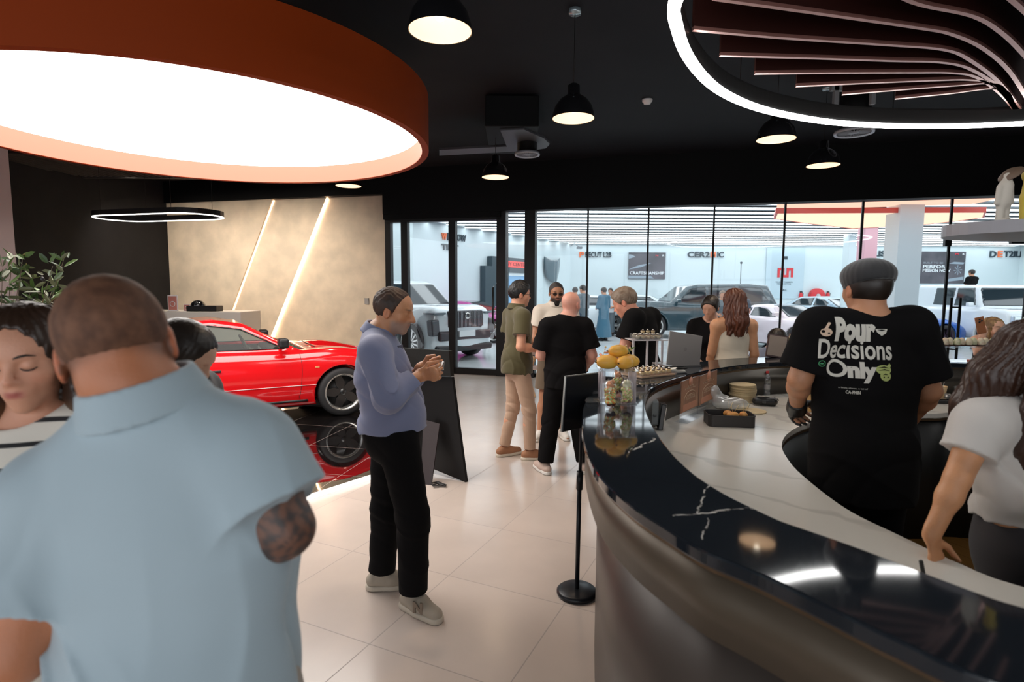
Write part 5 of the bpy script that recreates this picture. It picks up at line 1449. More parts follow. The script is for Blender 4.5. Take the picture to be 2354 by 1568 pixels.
RL = Matrix.Rotation(math.radians(-8), 3, 'X') @ Matrix.Rotation(math.radians(9), 3, 'Y'); m = MB(); m.lathe([(0, 0), (.014, 0), (.014, .0006), (0, .0006)], RL @ Vector((.01, -.0048, .130)), n=20, axis='Y', M=RL); m.build('lid_emblem', mat('laptop_emblem', (.34, .32, .305), .4, metal=.45), t, smooth=False)
# folded menus beside it
t = thing('paper_stack', 'loose white papers with a black clip edge beside the laptop', 'papers', PZ(1543, 852, Z1), .3)
m = MB()
for k in range(5): m.box((-.09 + .006 * k, -.035, .003 * k), (.09 - .004 * k, .035, .003 * k + .0025), rot=Matrix.Rotation(.12 * k - .3, 3, 'Z'))
m.build('sheets', mat('paper_white', (.75, .72, .66), .6), t)
m = MB(); m.box((.02, -.045, .014), (.10, -.020, .022), .003); m.build('clip', M_ALU, t)
# acrylic menu stands on the worktop
M_MENU = mat('menu_brown', (.30, .13, .07), .5, noise=(6, (.42, .20, .11)))
def menu_stand(px0, pyb0, px1, pyb1, h, lab):
    a, b = PZ(px0, pyb0, Z2), PZ(px1, pyb1, Z2); d = b - a; w = d.length; rz = math.atan2(d.y, d.x)
    t = thing('menu_stand', lab, 'menu stand', a, rz, 'acrylic menu stands on the worktop')
    m = MB(); m.box((0, -.002, 0), (w, .002, h), .001); m.build('clear_sheet', M_ACR, t)
    m = MB(); m.box((0, -.05, 0), (w, .03, .004)); m.build('foot', M_ACR, t)
    m = MB(); m.box((.004, .0025, h * .22), (w - .004, .0035, h * .985)); m.box((.004, -.0035, h * .22), (w - .004, -.0025, h * .985)); m.build('menu_card', M_MENU, t)
    m = MB(); pts = [(w / 2 + w * .34 * math.cos(a_), -.005, h * .50 + h * .20 * math.sin(a_)) for a_ in np.linspace(0, math.pi, 14)]; pts = [(w / 2 + w * .34, -.005, h * .36)] + pts + [(w / 2 - w * .34, -.005, h * .36)]
    m.tube(pts, .0016, 5); m.build('arch_mark', mat('menu_cream', (.70, .52, .36), .5), t)
    m = MB(); m.lathe([(0, 0), (w * .11, 0), (0, .001)], (w * .5, -.005, h * .90), n=12, axis='Y'); m.box((w * .12, -.0042, h * .24), (w * .88, -.0036, h * .40)); m.build('picture', mat('menu_orange', (.62, .26, .15), .5), t)
    for k, (tx, zz, fw_) in enumerate((('OUR', .82, .3), ('MENU', .77, .6), ('HAPPY', .60, .4), ('HOURS', .56, .45), ('COFFEE', .51, .5))):
        text('lettering', tx, 1, (w / 2, -.0048, h * zz), (math.pi / 2, 0, 0), mat('menu_cream'), t, extrude=.0004, fit=(w * fw_, h * .035))
    return t
menu_stand(1562, 972, 1604, 951, .255, 'narrow acrylic stand with a brown and gold menu card, left one')
menu_stand(1604, 952, 1645, 930, .250, 'acrylic stand with an orange brown menu card, right one')
# device on the bar's inner wall
a = PZ(1466, 975, Z2)
t = thing('card_terminal', 'grey and black boxy device on an arm against the inner bar wall', 'device', PZ(1498, 985, Z2) + Vector((0, 0, .0)), math.radians(-8))
m = MB(); m.box((-.085, -.02, .03), (-.015, .07, .155), .012); m.build('black_block', mat('matte_black', (.02, .018, .018), .5), t)
m = MB(); m.box((-.015, -.03, .025), (.035, .06, .165), .008); m.build('grey_block', mat('mid_grey_plastic', (.17, .185, .19), .45), t)
m = MB(); m.box((.038, -.045, -.0), (.068, .03, .155), .006, rot=Matrix.Rotation(.12, 3, 'Y')); m.build('screen_block', M_SHADE, t)
m = MB(); m.box((.062, -.04, .03), (.072, .02, .13), .003, rot=Matrix.Rotation(.12, 3, 'Y')); m.build('chrome_face', mat('chrome', (.6, .58, .55), .2, metal=1), t)
m = MB(); m.lathe([(0, 0), (.011, 0), (.011, .001), (0, .001)], (.012, -.0315, .085), n=16, axis='Y'); m.build('round_mark', mat('darker_grey', (.10, .11, .115), .4), t)
m = MB(); m.cyl((-.05, .02, 0), (-.05, .02, .05), .02, n=12); m.build('foot', mat('matte_black'), t)
# black food tray with wraps of food
TP2 = PZ(1675, 975, Z2); w = .135
t = thing('food_tray', 'deep charcoal metal tray with a few filled buns, on the white worktop', 'tray', TP2, math.radians(-7))
def rr(w, d, r, n=5):
    P_ = []
    for cx, cy, a0_ in ((w - r, d - r, 0), (-w + r, d - r, 1), (-w + r, -d + r, 2), (w - r, -d + r, 3)):
        for k in range(n + 1): a_ = (a0_ + k / n) * math.pi / 2; P_.append((cx + r * math.cos(a_), cy + r * math.sin(a_)))
    return P_
m = MB(); m.ring(rr(w, .085, .03), rr(w - .004, .081, .027), .0, .068); m.prism(rr(w - .003, .082, .028), 0, .004); m.build('tray_shell', mat('charcoal_metal', (.045, .042, .042), .4, metal=.3), t)
m = MB(); m.tube([(x, y, .068) for x, y in rr(w, .085, .03)], .0028, 6, closed=True); m.build('rolled_rim', mat('charcoal_metal'), t)
for k, (x, y, sx, lab) in enumerate(((.02, -.01, 1.35, 'golden filled bun, left in the charcoal tray'), (.085, .005, .8, 'small browned bun, right in the charcoal tray'), (-.0, .03, 1.0, 'golden filled bun at the back of the charcoal tray'))):
    p = TP2 + Matrix.Rotation(math.radians(-7), 3, 'Z') @ Vector((x, y, .030))
    b_ = thing('filled_bun', lab, 'food', p, .3 * k, 'buns in the charcoal tray')
    m = MB(); m.ball((0, 0, .028), .028, sx=sx, sz=.75, n=14); m.build('bun', mat('bun_gold', (.70, .36, .09), .5, noise=(40, (.55, .22, .06))), b_)
    m = MB(); m.ball((0, -.004, .018), .027, sx=sx * 1.05, sz=.25, n=14); m.build('greens', mat('leaf_green'), b_)
    m = MB(); m.cyl((.0, 0, .04), (.012 * (k - 1), .01, .105), .0012, n=5); m.cyl((.005, 0, .04), (.03, -.01, .095), .0012, n=5); m.build('pick', M_BAM, b_)
# round board + stack of round boards
M_RND = mat('pale_beechwood', (.62, .50, .30), .5, noise=(25, (.55, .42, .24)))
def board(loc, r, th, lab, grp=None, cat='round board', rz=0):
    t = thing('round_board', lab, cat, loc, rz, grp)
    m = MB(); m.lathe([(0, 0), (r - .002, 0), (r, .002), (r, th - .002), (r - .002, th), (0, th)], n=48); m.build('disc', M_RND, t, smooth=False); return t
board(PZ(1728, 946, Z2), .092, .008, 'single pale round board lying flat behind the food tray', rz=.2)
p = PZ(1705, 918, Z2); z = 0; rs = random.Random(5)
p = PZ(1706, 922, Z2)
for k in range(9):
    th = .0155 if k < 7 else .010; off = Vector((rs.uniform(-.004, .004), rs.uniform(-.004, .004), z))
    board(p + off, .092, th - .001, ('pale round board at the top of the stack' if k == 8 else 'pale round board within the stack beside the plastic bag' if k else 'pale round board at the bottom of the stack'), 'stacked round boards', rz=k); z += th
# plastic bag of white cups
t = thing('plastic_bag', 'crumpled clear plastic bag of white napkins in front of the round boards', 'bag', PZ(1676, 940, Z2), -.15)
g = Sdf(); g.ell((0, 0, .035), (.115, .050, .048), k=.02).ell((.07, .0, .03), (.06, .045, .04), k=.03).cone((-.05, .015, .06), (-.095, .02, .115), .030, .040, k=.04, n=(0, 1, 0), fl=.4)
g.cut((0, 0, .001), (0, 0, -1)); g.fn(garment_folds(.008, 120, 3, 1.2)); sdf_obj('bag_skin', g, .005, clear('bag_film', (.95, .95, .93), .12, .15, milky=.35), t)
m = MB()
for k in range(6): m.box((-.085 + .004 * k, -.025, .006 + .008 * k), (.075, .025, .012 + .008 * k), .002, rot=Matrix.Rotation(.02 * k, 3, 'Z'))
m.build('napkins', mat('napkin_white', (.80, .78, .70), .6), t)
# water bottle
t = thing('water_bottle', 'small clear water bottle with a red cap on the worktop', 'bottle', PZ(1761, 907, Z2))
m = MB(); m.lathe([(0, 0), (.026, 0), (.029, .006), (.029, .03), (.027, .035), (.029, .04), (.029, .085), (.027, .09), (.029, .095), (.029, .12), (.024, .145), (.012, .16), (.012, .172), (0, .172)], n=24); m.build('bottle_body', clear('bottle_plastic', (.80, .88, .93), .14, .05, milky=.12), t)
m = MB(); m.lathe([(0, .168), (.0155, .168), (.0155, .186), (0, .186)], n=16); m.build('cap', mat('cap_red', (.65, .06, .06), .4), t)
m = MB(); m.lathe([(.0295, .045), (.0295, .082)], n=24, cap=False); m.build('label_band', clear('label_film', (.75, .65, .72), .1, .2, milky=.3), t)
# black pouch / printer
t = thing('black_pouch', 'small black pouch lying on the worktop behind the round board', 'pouch', PZ(1757, 932, Z2), -.25)
g = Sdf(); g.cone((-.055, 0, .03), (.055, -.01, .03), .028, .030, k=.01); g.cone((-.05, 0, .055), (.05, -.005, .052), .012, k=.01); g.cut((0, 0, .001), (0, 0, -1)); g.fn(garment_folds(.0015, 90, 2)); sdf_obj('pouch_body', g, .004, mat('glossy_black_vinyl', (.012, .011, .011), .28), t)
m = MB(); m.tube([(-.07, -.01, .045), (-.075, -.02, .03), (-.07, -.02, .02)], .003, 6); m.tube([(.06, -.01, .05), (.085, -.01, .05), (.09, -.01, .04)], .003, 6); m.build('strap', mat('glossy_black_vinyl'), t)
m = MB(); m.box((-.02, -.0385, .022), (.004, -.036, .038)); m.build('square_patch', mat('patch_grey', (.06, .06, .06), .3), t)
# black machine behind the menus
t = thing('label_printer', 'black rounded machine with a grey label, behind the menu stands', 'machine', PZ(1655, 912, Z2), .2)
m = MB(); m.box((-.035, -.03, 0), (.045, .05, .085), .02, seg=4); m.build('case', mat('matte_black'), t)
m = MB(); m.box((.01, -.0315, .055), (.035, -.029, .068)); m.build('grey_label', mat('patch_pale', (.45, .45, .46), .4), t)
# coffee gear in shadow below the far ledge
t = thing('coffee_grinder', 'dark coffee machine parts with chrome details beside the water bottle', 'machine', PZ(1812, 898, Z2), 0)
m = MB(); m.box((-.09, -.02, 0), (.13, .14, .11), .01); m.box((-.08, -.05, .11), (.12, .12, .16), .02); m.build('case', mat('matte_black'), t)
m = MB()
for x in (-.05, .01, .07): m.cyl((x, -.06, .07), (x, -.02, .075), .018, n=14); m.cyl((x, -.05, .04), (x + .012, -.06, .0), .006, n=8)
m.box((-.06, -.055, .125), (.08, -.05, .140)); m.cyl((-.09, -.04, .0), (-.09, -.04, .13), .010, n=10); m.build('chrome_parts', mat('chrome'), t)
# kraft boxes in front of the barista
M_KR = mat('kraft_card', (.62, .36, .13), .6)
def kraft(px, py, w, d, h, rz, lab, logo=True, openb=True, z=Z2):
    t = thing('kraft_box', lab, 'box', PZ(px, py, z), rz, 'open kraft boxes by the barista')
    m = MB()
    m.box((-w, -d, 0), (w, d, .002)); m.box((-w, -d, 0), (w, -d + .002, h)); m.box((-w, d - .002, 0), (w, d, h)); m.box((-w, -d, 0), (-w + .002, d, h)); m.box((w - .002, -d, 0), (w, d, h)); m.build('box_sides', M_KR, t)
    m = MB(); m.box((-w, d, h), (w, d + .002, h + d * 1.2), rot=Matrix.Rotation(-.5, 3, 'X'), c=(0, d, h)); m.build('lid_flap', M_KR, t)
    if logo:
        m = MB()
        for k in range(6): a_ = k * math.pi / 3; m.lathe([(0, 0), (.0038, 0), (0, .0008)], (.009 * math.cos(a_) + .01, -d - .0008, h * .45 + .009 * math.sin(a_)), n=8, axis='Y')
        m.build('flower_mark', mat('paper_white'), t)
kraft(1856, 944, .065, .05, .045, -.05, 'open kraft box with a white flower mark, nearest the barista')
kraft(1840, 900, .06, .045, .04, .1, 'kraft box farther back behind the barista\'s forearm')
m = MB(); m.box((-.05, -.03, 0), (.05, .03, .012), .004); o = m.build('pastry', mat('bun_gold')); o.location = PZ(1856, 942, Z2 + .004); tag(o, 'flat golden pastry inside the open kraft box', 'food')
# brown leather gift cases open on the far ledge
def lidbox(px, py, w, d, h, rz, col, lab):
    t = thing('presentation_case', lab, 'case', PZ(px, py, Z1), rz)
    m = MB(); m.box((-w, -.01, 0), (w, .028, h), .003, rot=Matrix.Rotation(math.radians(-14), 3, 'X') @ Matrix.Rotation(math.radians(8), 3, 'Y'), c=(0, 0, 0)); m.build('case_shell', mat('case_dark', (.05, .02, .02), .35), t)
    m = MB(); m.box((-w + .008, -.0135, .012), (w - .008, -.009, h - .01), .001, rot=Matrix.Rotation(math.radians(-14), 3, 'X') @ Matrix.Rotation(math.radians(8), 3, 'Y'), c=(0, 0, 0)); m.build('inner_panel', mat(col[0], col[1], .5), t)
    return t
lidbox(1782, 822, .075, .03, .19, -.25, ('panel_taupe', (.26, .20, .16)), 'open presentation case with taupe panel on the far ledge, left one')
lidbox(1813, 822, .045, .03, .20, -.7, ('panel_tan', (.50, .38, .22)), 'presentation case with a tan leather panel on the far ledge, right one')
# right hand worktop: cups, scale, tumbler
def cup(px, py, r0, r1, h, mm, lab, name='paper_cup', lid=None, grp=None):
    t = thing(name, lab, 'cup', PZ(px, py, Z2), 0, grp)
    m = MB(); m.lathe([(0, 0), (r0, 0), (r1, h), (r1 - .0015, h), (r0 - .001, .003), (0, .003)], n=28, cap=False); m.build('cup_wall', mm, t)
    m = MB(); m.tube([(r1 * math.cos(a_), r1 * math.sin(a_), h) for a_ in np.linspace(0, 6.283, 28, endpoint=False)], .0018, 6, closed=True); m.build('rim', mm, t); return t
M_KC = mat('kraft_cup', (.72, .50, .27), .5)
cup(2142, 912, .026, .034, .085, M_KC, 'tan paper cup, left of two at the edge of the barista\'s arm', grp='paper cups'); c_ = cup(2163, 913, .027, .036, .085, M_KC, 'tan paper cup with a spoon, right of two', grp='paper cups')
m = MB(); m.cyl((0, 0, .02), (.008, -.01, .11), .002, n=6); m.ball((.008, -.01, .112), .005, n=8); m.build('spoon', mat('chrome'), c_)
cup(2178, 920, .018, .020, .045, mat('steel_cup', (.4, .38, .36), .3, metal=.8), 'small steel cup beside the tan paper cups', 'steel_cup')
cup(2205, 916, .026, .037, .088, M_CLR, 'clear plastic tumbler standing behind the black scale', 'plastic_tumbler')
t = thing('kitchen_scale', 'flat black coffee scale on the white worktop at the right', 'scale', PZ(2180, 925, Z2), -.12)
m = MB(); m.box((-.115, -.06, .0), (.115, .06, .022), .006); m.build('scale_body', mat('matte_black'), t); m = MB(); m.box((-.10, -.045, .022), (.06, .05, .030), .004); m.build('weighing_plate', M_SHADE, t)
t = thing('lidded_tumbler', 'tall clear tumbler with a blue lid behind the long haired woman', 'tumbler', PZ(2258, 912, Z2))
m = MB(); m.lathe([(0, 0), (.030, 0), (.038, .165), (0, .165)], n=28); m.build('tumbler_wall', clear('frosty_plastic', (.85, .86, .95), .1, .2, milky=.45), t)
m = MB(); m.lathe([(0, .165), (.044, .165), (.044, .180), (.038, .190), (0, .190)], n=28); m.build('lid', mat('lid_blue', (.09, .11, .48), .35), t)
# wraps on an acrylic shelf at the far right ledge
WP = PZ(2208, 838, Z1); WP = Vector((WP.x, 4.32, Z1))
t = thing('acrylic_riser', 'long low acrylic shelf carrying a row of wraps, right of the barista', 'display stand', WP, -.02, 'acrylic risers on the bar'); hw = .255; hz = .135
m = MB(); m.box((-hw, -.09, hz), (hw, .09, hz + .007), .002); m.build('shelf', M_ACR, t)
for sx in (-1, 1):
    m = MB(); m.box((sx * (hw - .01) - .003, -.085, 0), (sx * (hw - .01) + .003, .085, hz), .001); m.build('side_panel', M_ACR, t)
for k in range(11):
    p = WP + Vector((-.225 + k * .045, -.01 + .012 * (k % 2), hz + .008)); b_ = thing('wrap', 'small filled wrap, one of the row on the acrylic shelf', 'food', p, .3 * (k % 3), 'row of wraps on the acrylic shelf')
    m = MB(); m.lathe([(0, 0), (.020, .0), (.024, .02), (.020, .05), (.010, .062), (0, .064)], n=14, sx=.9); m.build('wrap_body', mat('wrap_%d' % (k % 3), [(.72, .58, .38), (.52, .55, .28), (.70, .48, .34)][k % 3], .6, noise=(50, (.80, .74, .55))), b_)
    m = MB(); m.lathe([(0, 0), (.022, 0), (.024, .010), (.0, .011)], n=14); m.build('base_cup', mat('dark_chocolate'), b_)
t = thing('shallow_tray', 'shallow clear tray with dark slices on the far ledge below the wraps', 'tray', PZ(2225, 832, Z1), 0)
m = MB(); m.box((-.16, -.05, 0), (.16, .04, .006), .002); m.build('tray_plate', M_ACR, t); m = MB(); m.box((.0, -.03, .006), (.12, .02, .018), .006); m.build('slices', mat('slice_red', (.45, .12, .09), .5), t)
# small black tab at the worktop edge near the camera and black tray by the woman's hand
p = PZ(2118, 1318, Z2); m = MB(); m.box((-.005, -.004, 0), (.005, .004, .05), .002, rot=Matrix.Rotation(-.25, 3, 'Y'), c=(0, 0, 0)); o = m.build('cable_stub', mat('matte_black')); o.location = PZ(2124, 1326, Z2); tag(o, 'short black cable end sticking up at the edge of the worktop', 'cable')
t = thing('waste_bin', 'black lined bin top just below the woman\'s hand', 'bin', (1.44, 2.03, .012)); 
m = MB(); m.lathe([(0, 0), (.12, 0), (.135, .70), (.13, .70), (.12, .01), (0, .01)], n=28, cap=False); m.build('bin_body', mat('glossy_black_vinyl'), t)
m = MB(); m.tube([(.133 * math.cos(a_), .133 * math.sin(a_), .70 + .006 * math.sin(a_ * 7)) for a_ in np.linspace(0, 6.283, 40, endpoint=False)], .007, 6, closed=True); m.build('liner_rim', mat('glossy_black_vinyl'), t)

# ------------------------------------------------------------------ overhead shelf with figurine
SZ = 2.02
c = [PY(2207, 541, 2.6)]
sp = [PZ(x, y, 1.93) for x, y in ((2206, 541), (2222, 551), (2270, 556), (2354, 553))]
t = thing('hanging_shelf', 'grey rounded shelf hung over the bar at the right edge', 'shelf', (0, 0, 0))
a = PZ(2206, 540, 1.95); r0 = .34
poly = []
for k in range(25): a_ = math.pi / 2 + math.pi * k / 24; poly.append((a.x + .20 + .26 + .46 * math.cos(a_) - .0, a.y + .05 + .30 * math.sin(a_)))
poly += [(a.x + 3.2, a.y - .25), (a.x + 3.2, a.y + .35)]
m = MB(); m.prism(poly, 1.95, 2.005); m.build('shelf_board', mat('grey_shelf', (.30, .29, .31), .4), t)
m = MB(); m.tube([(a.x + .62, a.y + .05, 2.0), (a.x + .66, a.y + .05, 4.0)], .012, 8); m.build('rod', M_ALU, t)
SHELF = a
FG = Vector((PY(2305, 494, a.y + .02).x, a.y + .02, 2.006))
t = thing('figurine', 'cream standing figurine with a wide tilted hat on the hanging shelf', 'figurine', FG, .2)
g = Sdf(); g.cone((-.018, 0, .01), (-.014, 0, .10), .016, .017, k=.01).cone((.014, 0, .01), (.012, 0, .10), .016, .017, k=.01).cone((0, 0, .10), (.004, 0, .17), .028, .030, k=.02).cone((-.03, 0, .165), (-.04, .0, .09), .012, .010, k=.012).cone((.032, 0, .165), (.045, 0, .10), .012, .010, k=.012).cone((.004, 0, .17), (.012, 0, .215), .014, .018, k=.015)
g.cone((-.018, -.0, .012), (-.02, -.03, .008), .014, .012, k=.008).cone((.014, 0, .012), (.014, -.03, .008), .014, .012, k=.008).cut((0, 0, 0), (0, 0, -1)); sdf_obj('figure_body', g, .004, mat('cream_resin', (.55, .50, .43), .6), t)
m = MB(); m.lathe([(0, .02), (.03, .018), (.05, .004), (.052, .0), (.032, .010), (0, .012)], (.03, 0, .225), n=28, M=Matrix.Rotation(-.75, 3, 'Y')); m.build('hat', mat('brown_straw', (.14, .09, .06), .6), t)
t = thing('figurine', 'yellow and white figurine cut by the right edge of the photo', 'figurine', FG + Vector((.125, .02, 0)), -.2)
g = Sdf(); g.cone((0, 0, .01), (0, 0, .12), .022, .028, k=.01).cone((0, 0, .12), (0, 0, .2), .026, .018, k=.01).ell((0, 0, .225), (.028, .028, .03), k=.01).cut((0, 0, 0), (0, 0, -1)); sdf_obj('figure_body', g, .004, mat('yellow_resin', (.60, .45, .06), .5), t)

# ------------------------------------------------------------------ sign stand and display boards
p = PZ(1326, 1366, 0)
t = thing('sign_stand', 'black pole sign stand on a round base, seen from behind', 'sign stand', p)
m = MB(); m.lathe([(0, 0), (.105, 0), (.112, .008), (.112, .022), (.10, .032), (.03, .036), (0, .036)], n=48); m.build('base', mat('satin_black', (.007, .008, .011), .35, spec=.3), t)
m = MB(); m.cyl((0, 0, .03), (.004, 0, .66), .0125, n=14); m.cyl((.004, 0, .60), (.006, 0, .70), .018, n=14); m.cyl((.006, 0, .68), (.012, 0, 1.06), .0095, n=14); m.build('pole', mat('satin_black'), t)
# board: upright twin panel leaning, corners from the photo at depth of the pole
bl, tl, tr_ = PY(1290, 992, p.y - .20), PY(1299, 866, p.y - .20), PY(1378, 857, p.y + .02)
br = bl + (tr_ - tl)
m = MB(); slab([bl - p, br - p, tr_ - p, tl - p], .012, m); fo = m.build('sign_board', mat('satin_black'), t)
mid0, mid1 = (bl + tl) / 2 - p, (br + tr_) / 2 - p; e = (tl - bl).normalized() * .008
m = MB(); slab([mid0 - e, mid1 - e, mid1 + e, mid0 + e], -.004, m); ee = .005
for A1, B1 in ((bl, tl), (tl, tr_), (bl, br)): m.tube([A1 - p, B1 - p], .004, 4)
m.build('steel_edge', mat('edge_steel', (.42, .40, .36), .35, metal=.8), t)
# two tall black display boards with hinged back legs
t = thing('display_board', 'tall black display board with an angled back leg, seen from behind', 'display board', PZ(1020, 1108, 0)); o0 = t.location
def P_(x, y, Y): return PY(x, y, Y) - o0
zf = PZ(1076, 1107, 0); yb = zf.y
m = MB(); slab([P_(960, 1060, yb + .35), P_(1076, 1107, yb), P_(1044, 866, yb + .14), P_(925, 861, yb + .48)], .03, m); m.build('lower_panel', mat('satin_black2', (.008, .007, .007), .45, spec=.2), t)
m = MB(); slab([P_(925, 861, yb + .44), P_(1044, 864, yb + .12), P_(1040, 806, yb + .14), P_(916, 798, yb + .46)], .05, m); m.build('upper_panel', mat('satin_black3', (.013, .012, .011), .5, spec=.2), t)
m = MB(); slab([P_(968, 1120, yb - .07), P_(992, 1122, yb - .09), P_(1012, 975, yb + .10), P_(975, 965, yb + .16)], .02, m); m.build('back_leg', mat('brown_grey_metal', (.045, .035, .037), .5, spec=.3), t)
m = MB(); rs = random.Random(2)
pts = [PZ(1003 + rs.uniform(-12, 22), 1112 + rs.uniform(-6, 6), .008 + .02 * rs.random()) for _ in range(14)]; m.tube(smooth_open(pts, 5), .005, 6)
tag(m.build('cable_coil', mat('matte_black')), 'small tangle of black cable on the floor under the display board', 'cable')
# folding chair with pinkish seat and wooden frame behind the men
p = PZ(1243, 905, 0); t = thing('folding_chair', 'light wood folding chair with a pinkish cloth seat beside the olive shirt man', 'chair', p, .5)
M_LW = mat('light_wood'); fr_ = [(-.24, -.2), (.24, -.2), (.24, .2), (-.24, .2)]
for x, y, x2, y2 in ((-.24, -.22, -.24, .22), (-.24, .22, -.24, -.22), (.24, -.22, .24, .22), (.24, .22, .24, -.22)):
    m = MB(); m.tube([(x, y, 0), (x2, y2 * .95, .62)], .014, 4); m.build('leg', M_LW, t)
m = MB(); m.tube([(-.24, -.22, .62), (-.24, .25, .62)], .016, 4); m.tube([(.24, -.22, .62), (.24, .25, .62)], .016, 4); m.build('armrest', M_LW, t)
m = MB(); m.box((-.23, -.2, .42), (.23, .2, .435), .005); m.build('seat', mat('pinkish_canvas', (.52, .38, .33), .8), t)
m = MB(); m.box((-.23, .21, .60), (.23, .225, .85), .005); m.build('backrest', mat('pinkish_canvas'), t)
for x in (-.23, .23):
    m = MB(); m.tube([(x, .22, .40), (x, .22, .88)], .013, 4); m.build('back_post', M_LW, t)

# ------------------------------------------------------------------ olive plant at the left
PP = Vector((-3.0, 3.25, 0)); rs = random.Random(11)
t = thing('potted_olive', 'potted olive shrub with dark olives at the left edge', 'plant', PP)
m = MB(); m.lathe([(0, 0), (.16, 0), (.20, .38), (.19, .40), (.17, .36), (0, .35)], n=32); m.build('pot', mat('pot_dark', (.05, .045, .04), .6), t)
m = MB(); tips = []
for k in range(30):
    a_ = rs.random() * 6.28; sp_ = .06 + .34 * rs.random(); h_ = 1.48 + .38 * rs.random()
    pts = smooth_open([(0, 0, .35), (.03 * math.cos(a_), .03 * math.sin(a_), .9), (sp_ * .5 * math.cos(a_), sp_ * .5 * math.sin(a_), 1.25), (sp_ * math.cos(a_), sp_ * math.sin(a_), h_)], 6)
    m.tube(pts, [max(.009 * (1 - i / len(pts)), .0016) for i in range(len(pts))], 5); tips.append(pts)
m.build('stems', mat('olive_bark', (.16, .12, .08), .8), t)
bm_ = MB(); cols = 2
def leaf(mb, p, d, n_, L_):
    d = d.normalized(); s_ = d.cross(n_).normalized() * L_ * .16; u_ = s_.cross(d).normalized() * L_ * .05
    A = [mb.bm.verts.new(q) for q in (p, p + d * L_ * .35 + s_ + u_, p + d * L_ * .75 + s_ * .8 + u_, p + d * L_, p + d * L_ * .75 - s_ * .8 + u_, p + d * L_ * .35 - s_ + u_, p + d * L_ * .5)]
    for q in ((0, 1, 6), (1, 2, 6), (2, 3, 6), (3, 4, 6), (4, 5, 6), (5, 0, 6)):
        f = mb.bm.faces.new([A[i] for i in q]); f.material_index = mb.mi
for pts in tips:
    for i in range(7, len(pts)):
        for r_ in range(4):
            p_ = pts[i] + Vector((rs.uniform(-.02, .02), rs.uniform(-.02, .02), rs.uniform(-.02, .02)))
            d = Vector((rs.uniform(-1, 1), rs.uniform(-1, 1), rs.uniform(-.2, 1))); bm_.mi = rs.randint(0, 2)
            leaf(bm_, p_, d, Vector((rs.uniform(-1, 1), rs.uniform(-1, 1), .4)), rs.uniform(.05, .095))
o = bm_.build('foliage', [mat('olive_leaf_a', (.035, .075, .015), .45), mat('olive_leaf_b', (.10, .17, .04), .4), mat('olive_leaf_c', (.16, .17, .09), .45)], t, fix=False); tag(o, kind='stuff')
m = MB()
for k in range(26):
    q = rs.choice(tips)[rs.randint(12, 17)]; m.ball(q + Vector((rs.uniform(-.03, .03), rs.uniform(-.03, .03), -.01)), .010, sz=1.25, n=10)
tag(m.build('olives', mat('olive_black', (.02, .016, .02), .3), t), kind='stuff')
# ------------------------------------------------------------------ cars
M_TYRE = mat('tyre_rubber', (.018, .017, .018), .7); M_DGL = mat('dark_car_glass', (.012, .022, .028), .06, coat=.4)
M_LAMP = mat('headlamp', (.55, .62, .66), .12, metal=.4); M_TRIM = mat('black_trim', (.012, .012, .013), .45)
M_SILV = mat('rim_silver', (.55, .54, .52), .22, metal=.9); M_PLATE = mat('number_plate', (.72, .76, .78), .5)
SP911 = dict(L=2.12, W=.845, H=1.27, top=([-2.12, -1.9, -1.5, -1.0, -.6, .5, .85, 1.25, 1.6, 1.8, 1.98, 2.12], [.58, .74, .88, .90, .88, .86, .855, .83, .785, .74, .62, .45]), zb=.17,
             gh=([.80, .04, -.32, -.75, -1.25, -1.95, -1.9, .80], [.80, 1.205, 1.265, 1.235, 1.05, .78, .6, .6]), gw=(.665, .50), belt=.86, ax=(1.14, -1.13), r=.315, fender=.07, taper=(.20, 5), tuck=.14,
             win=[([.46, -.02, -.36, -.56, -.60], [.895, 1.145, 1.195, 1.18, .90]), ([-.64, -.60, -.86, -1.14, -1.06], [.90, 1.175, 1.135, .985, .91])], ws=([.72, .02], [.87, 1.20]), rw=([-.88, -1.42], [1.19, .98]))
SPSUV = dict(L=2.65, W=1.0, H=1.90, top=([-2.65, -2.5, -1.0, .7, 1.25, 2.2, 2.5, 2.65], [1.05, 1.12, 1.15, 1.18, 1.26, 1.30, 1.24, 1.08]), zb=.30,
             gh=([1.22, .55, .2, -1.6, -2.25, -2.55, -2.5, 1.22], [1.2, 1.80, 1.87, 1.90, 1.84, 1.2, 1.0, 1.0]), gw=(.88, .70), belt=1.18, ax=(1.78, -1.35), r=.43, fender=.0, taper=(.10, 6), tuck=.06,
             win=[([.98, .48, -.05, -.1], [1.24, 1.74, 1.80, 1.24]), ([-.16, -.12, -1.1, -1.1], [1.24, 1.80, 1.82, 1.24]), ([-1.18, -1.18, -2.0, -2.25], [1.24, 1.82, 1.78, 1.28])], ws=([1.14, .56], [1.26, 1.78]), rw=([-2.28, -2.5], [1.8, 1.3]))
SPSED = dict(L=2.35, W=.92, H=1.45, top=([-2.35, -2.2, -1.6, .8, 1.3, 2.0, 2.35], [.85, .98, 1.02, 1.0, .98, .88, .66]), zb=.22,
             gh=([1.15, .35, -.2, -.9, -1.75, -1.7, 1.15], [.98, 1.38, 1.45, 1.42, 1.02, .8, .8]), gw=(.78, .58), belt=1.0, ax=(1.42, -1.40), r=.34, fender=.0, taper=(.15, 5), tuck=.10,
             win=[([.9, .32, -.1, -.12], [1.04, 1.33, 1.39, 1.04]), ([-.17, -.15, -.85, -1.3], [1.04, 1.39, 1.37, 1.06])], ws=([1.05, .38], [1.02, 1.37]), rw=([-.95, -1.65], [1.38, 1.06]))
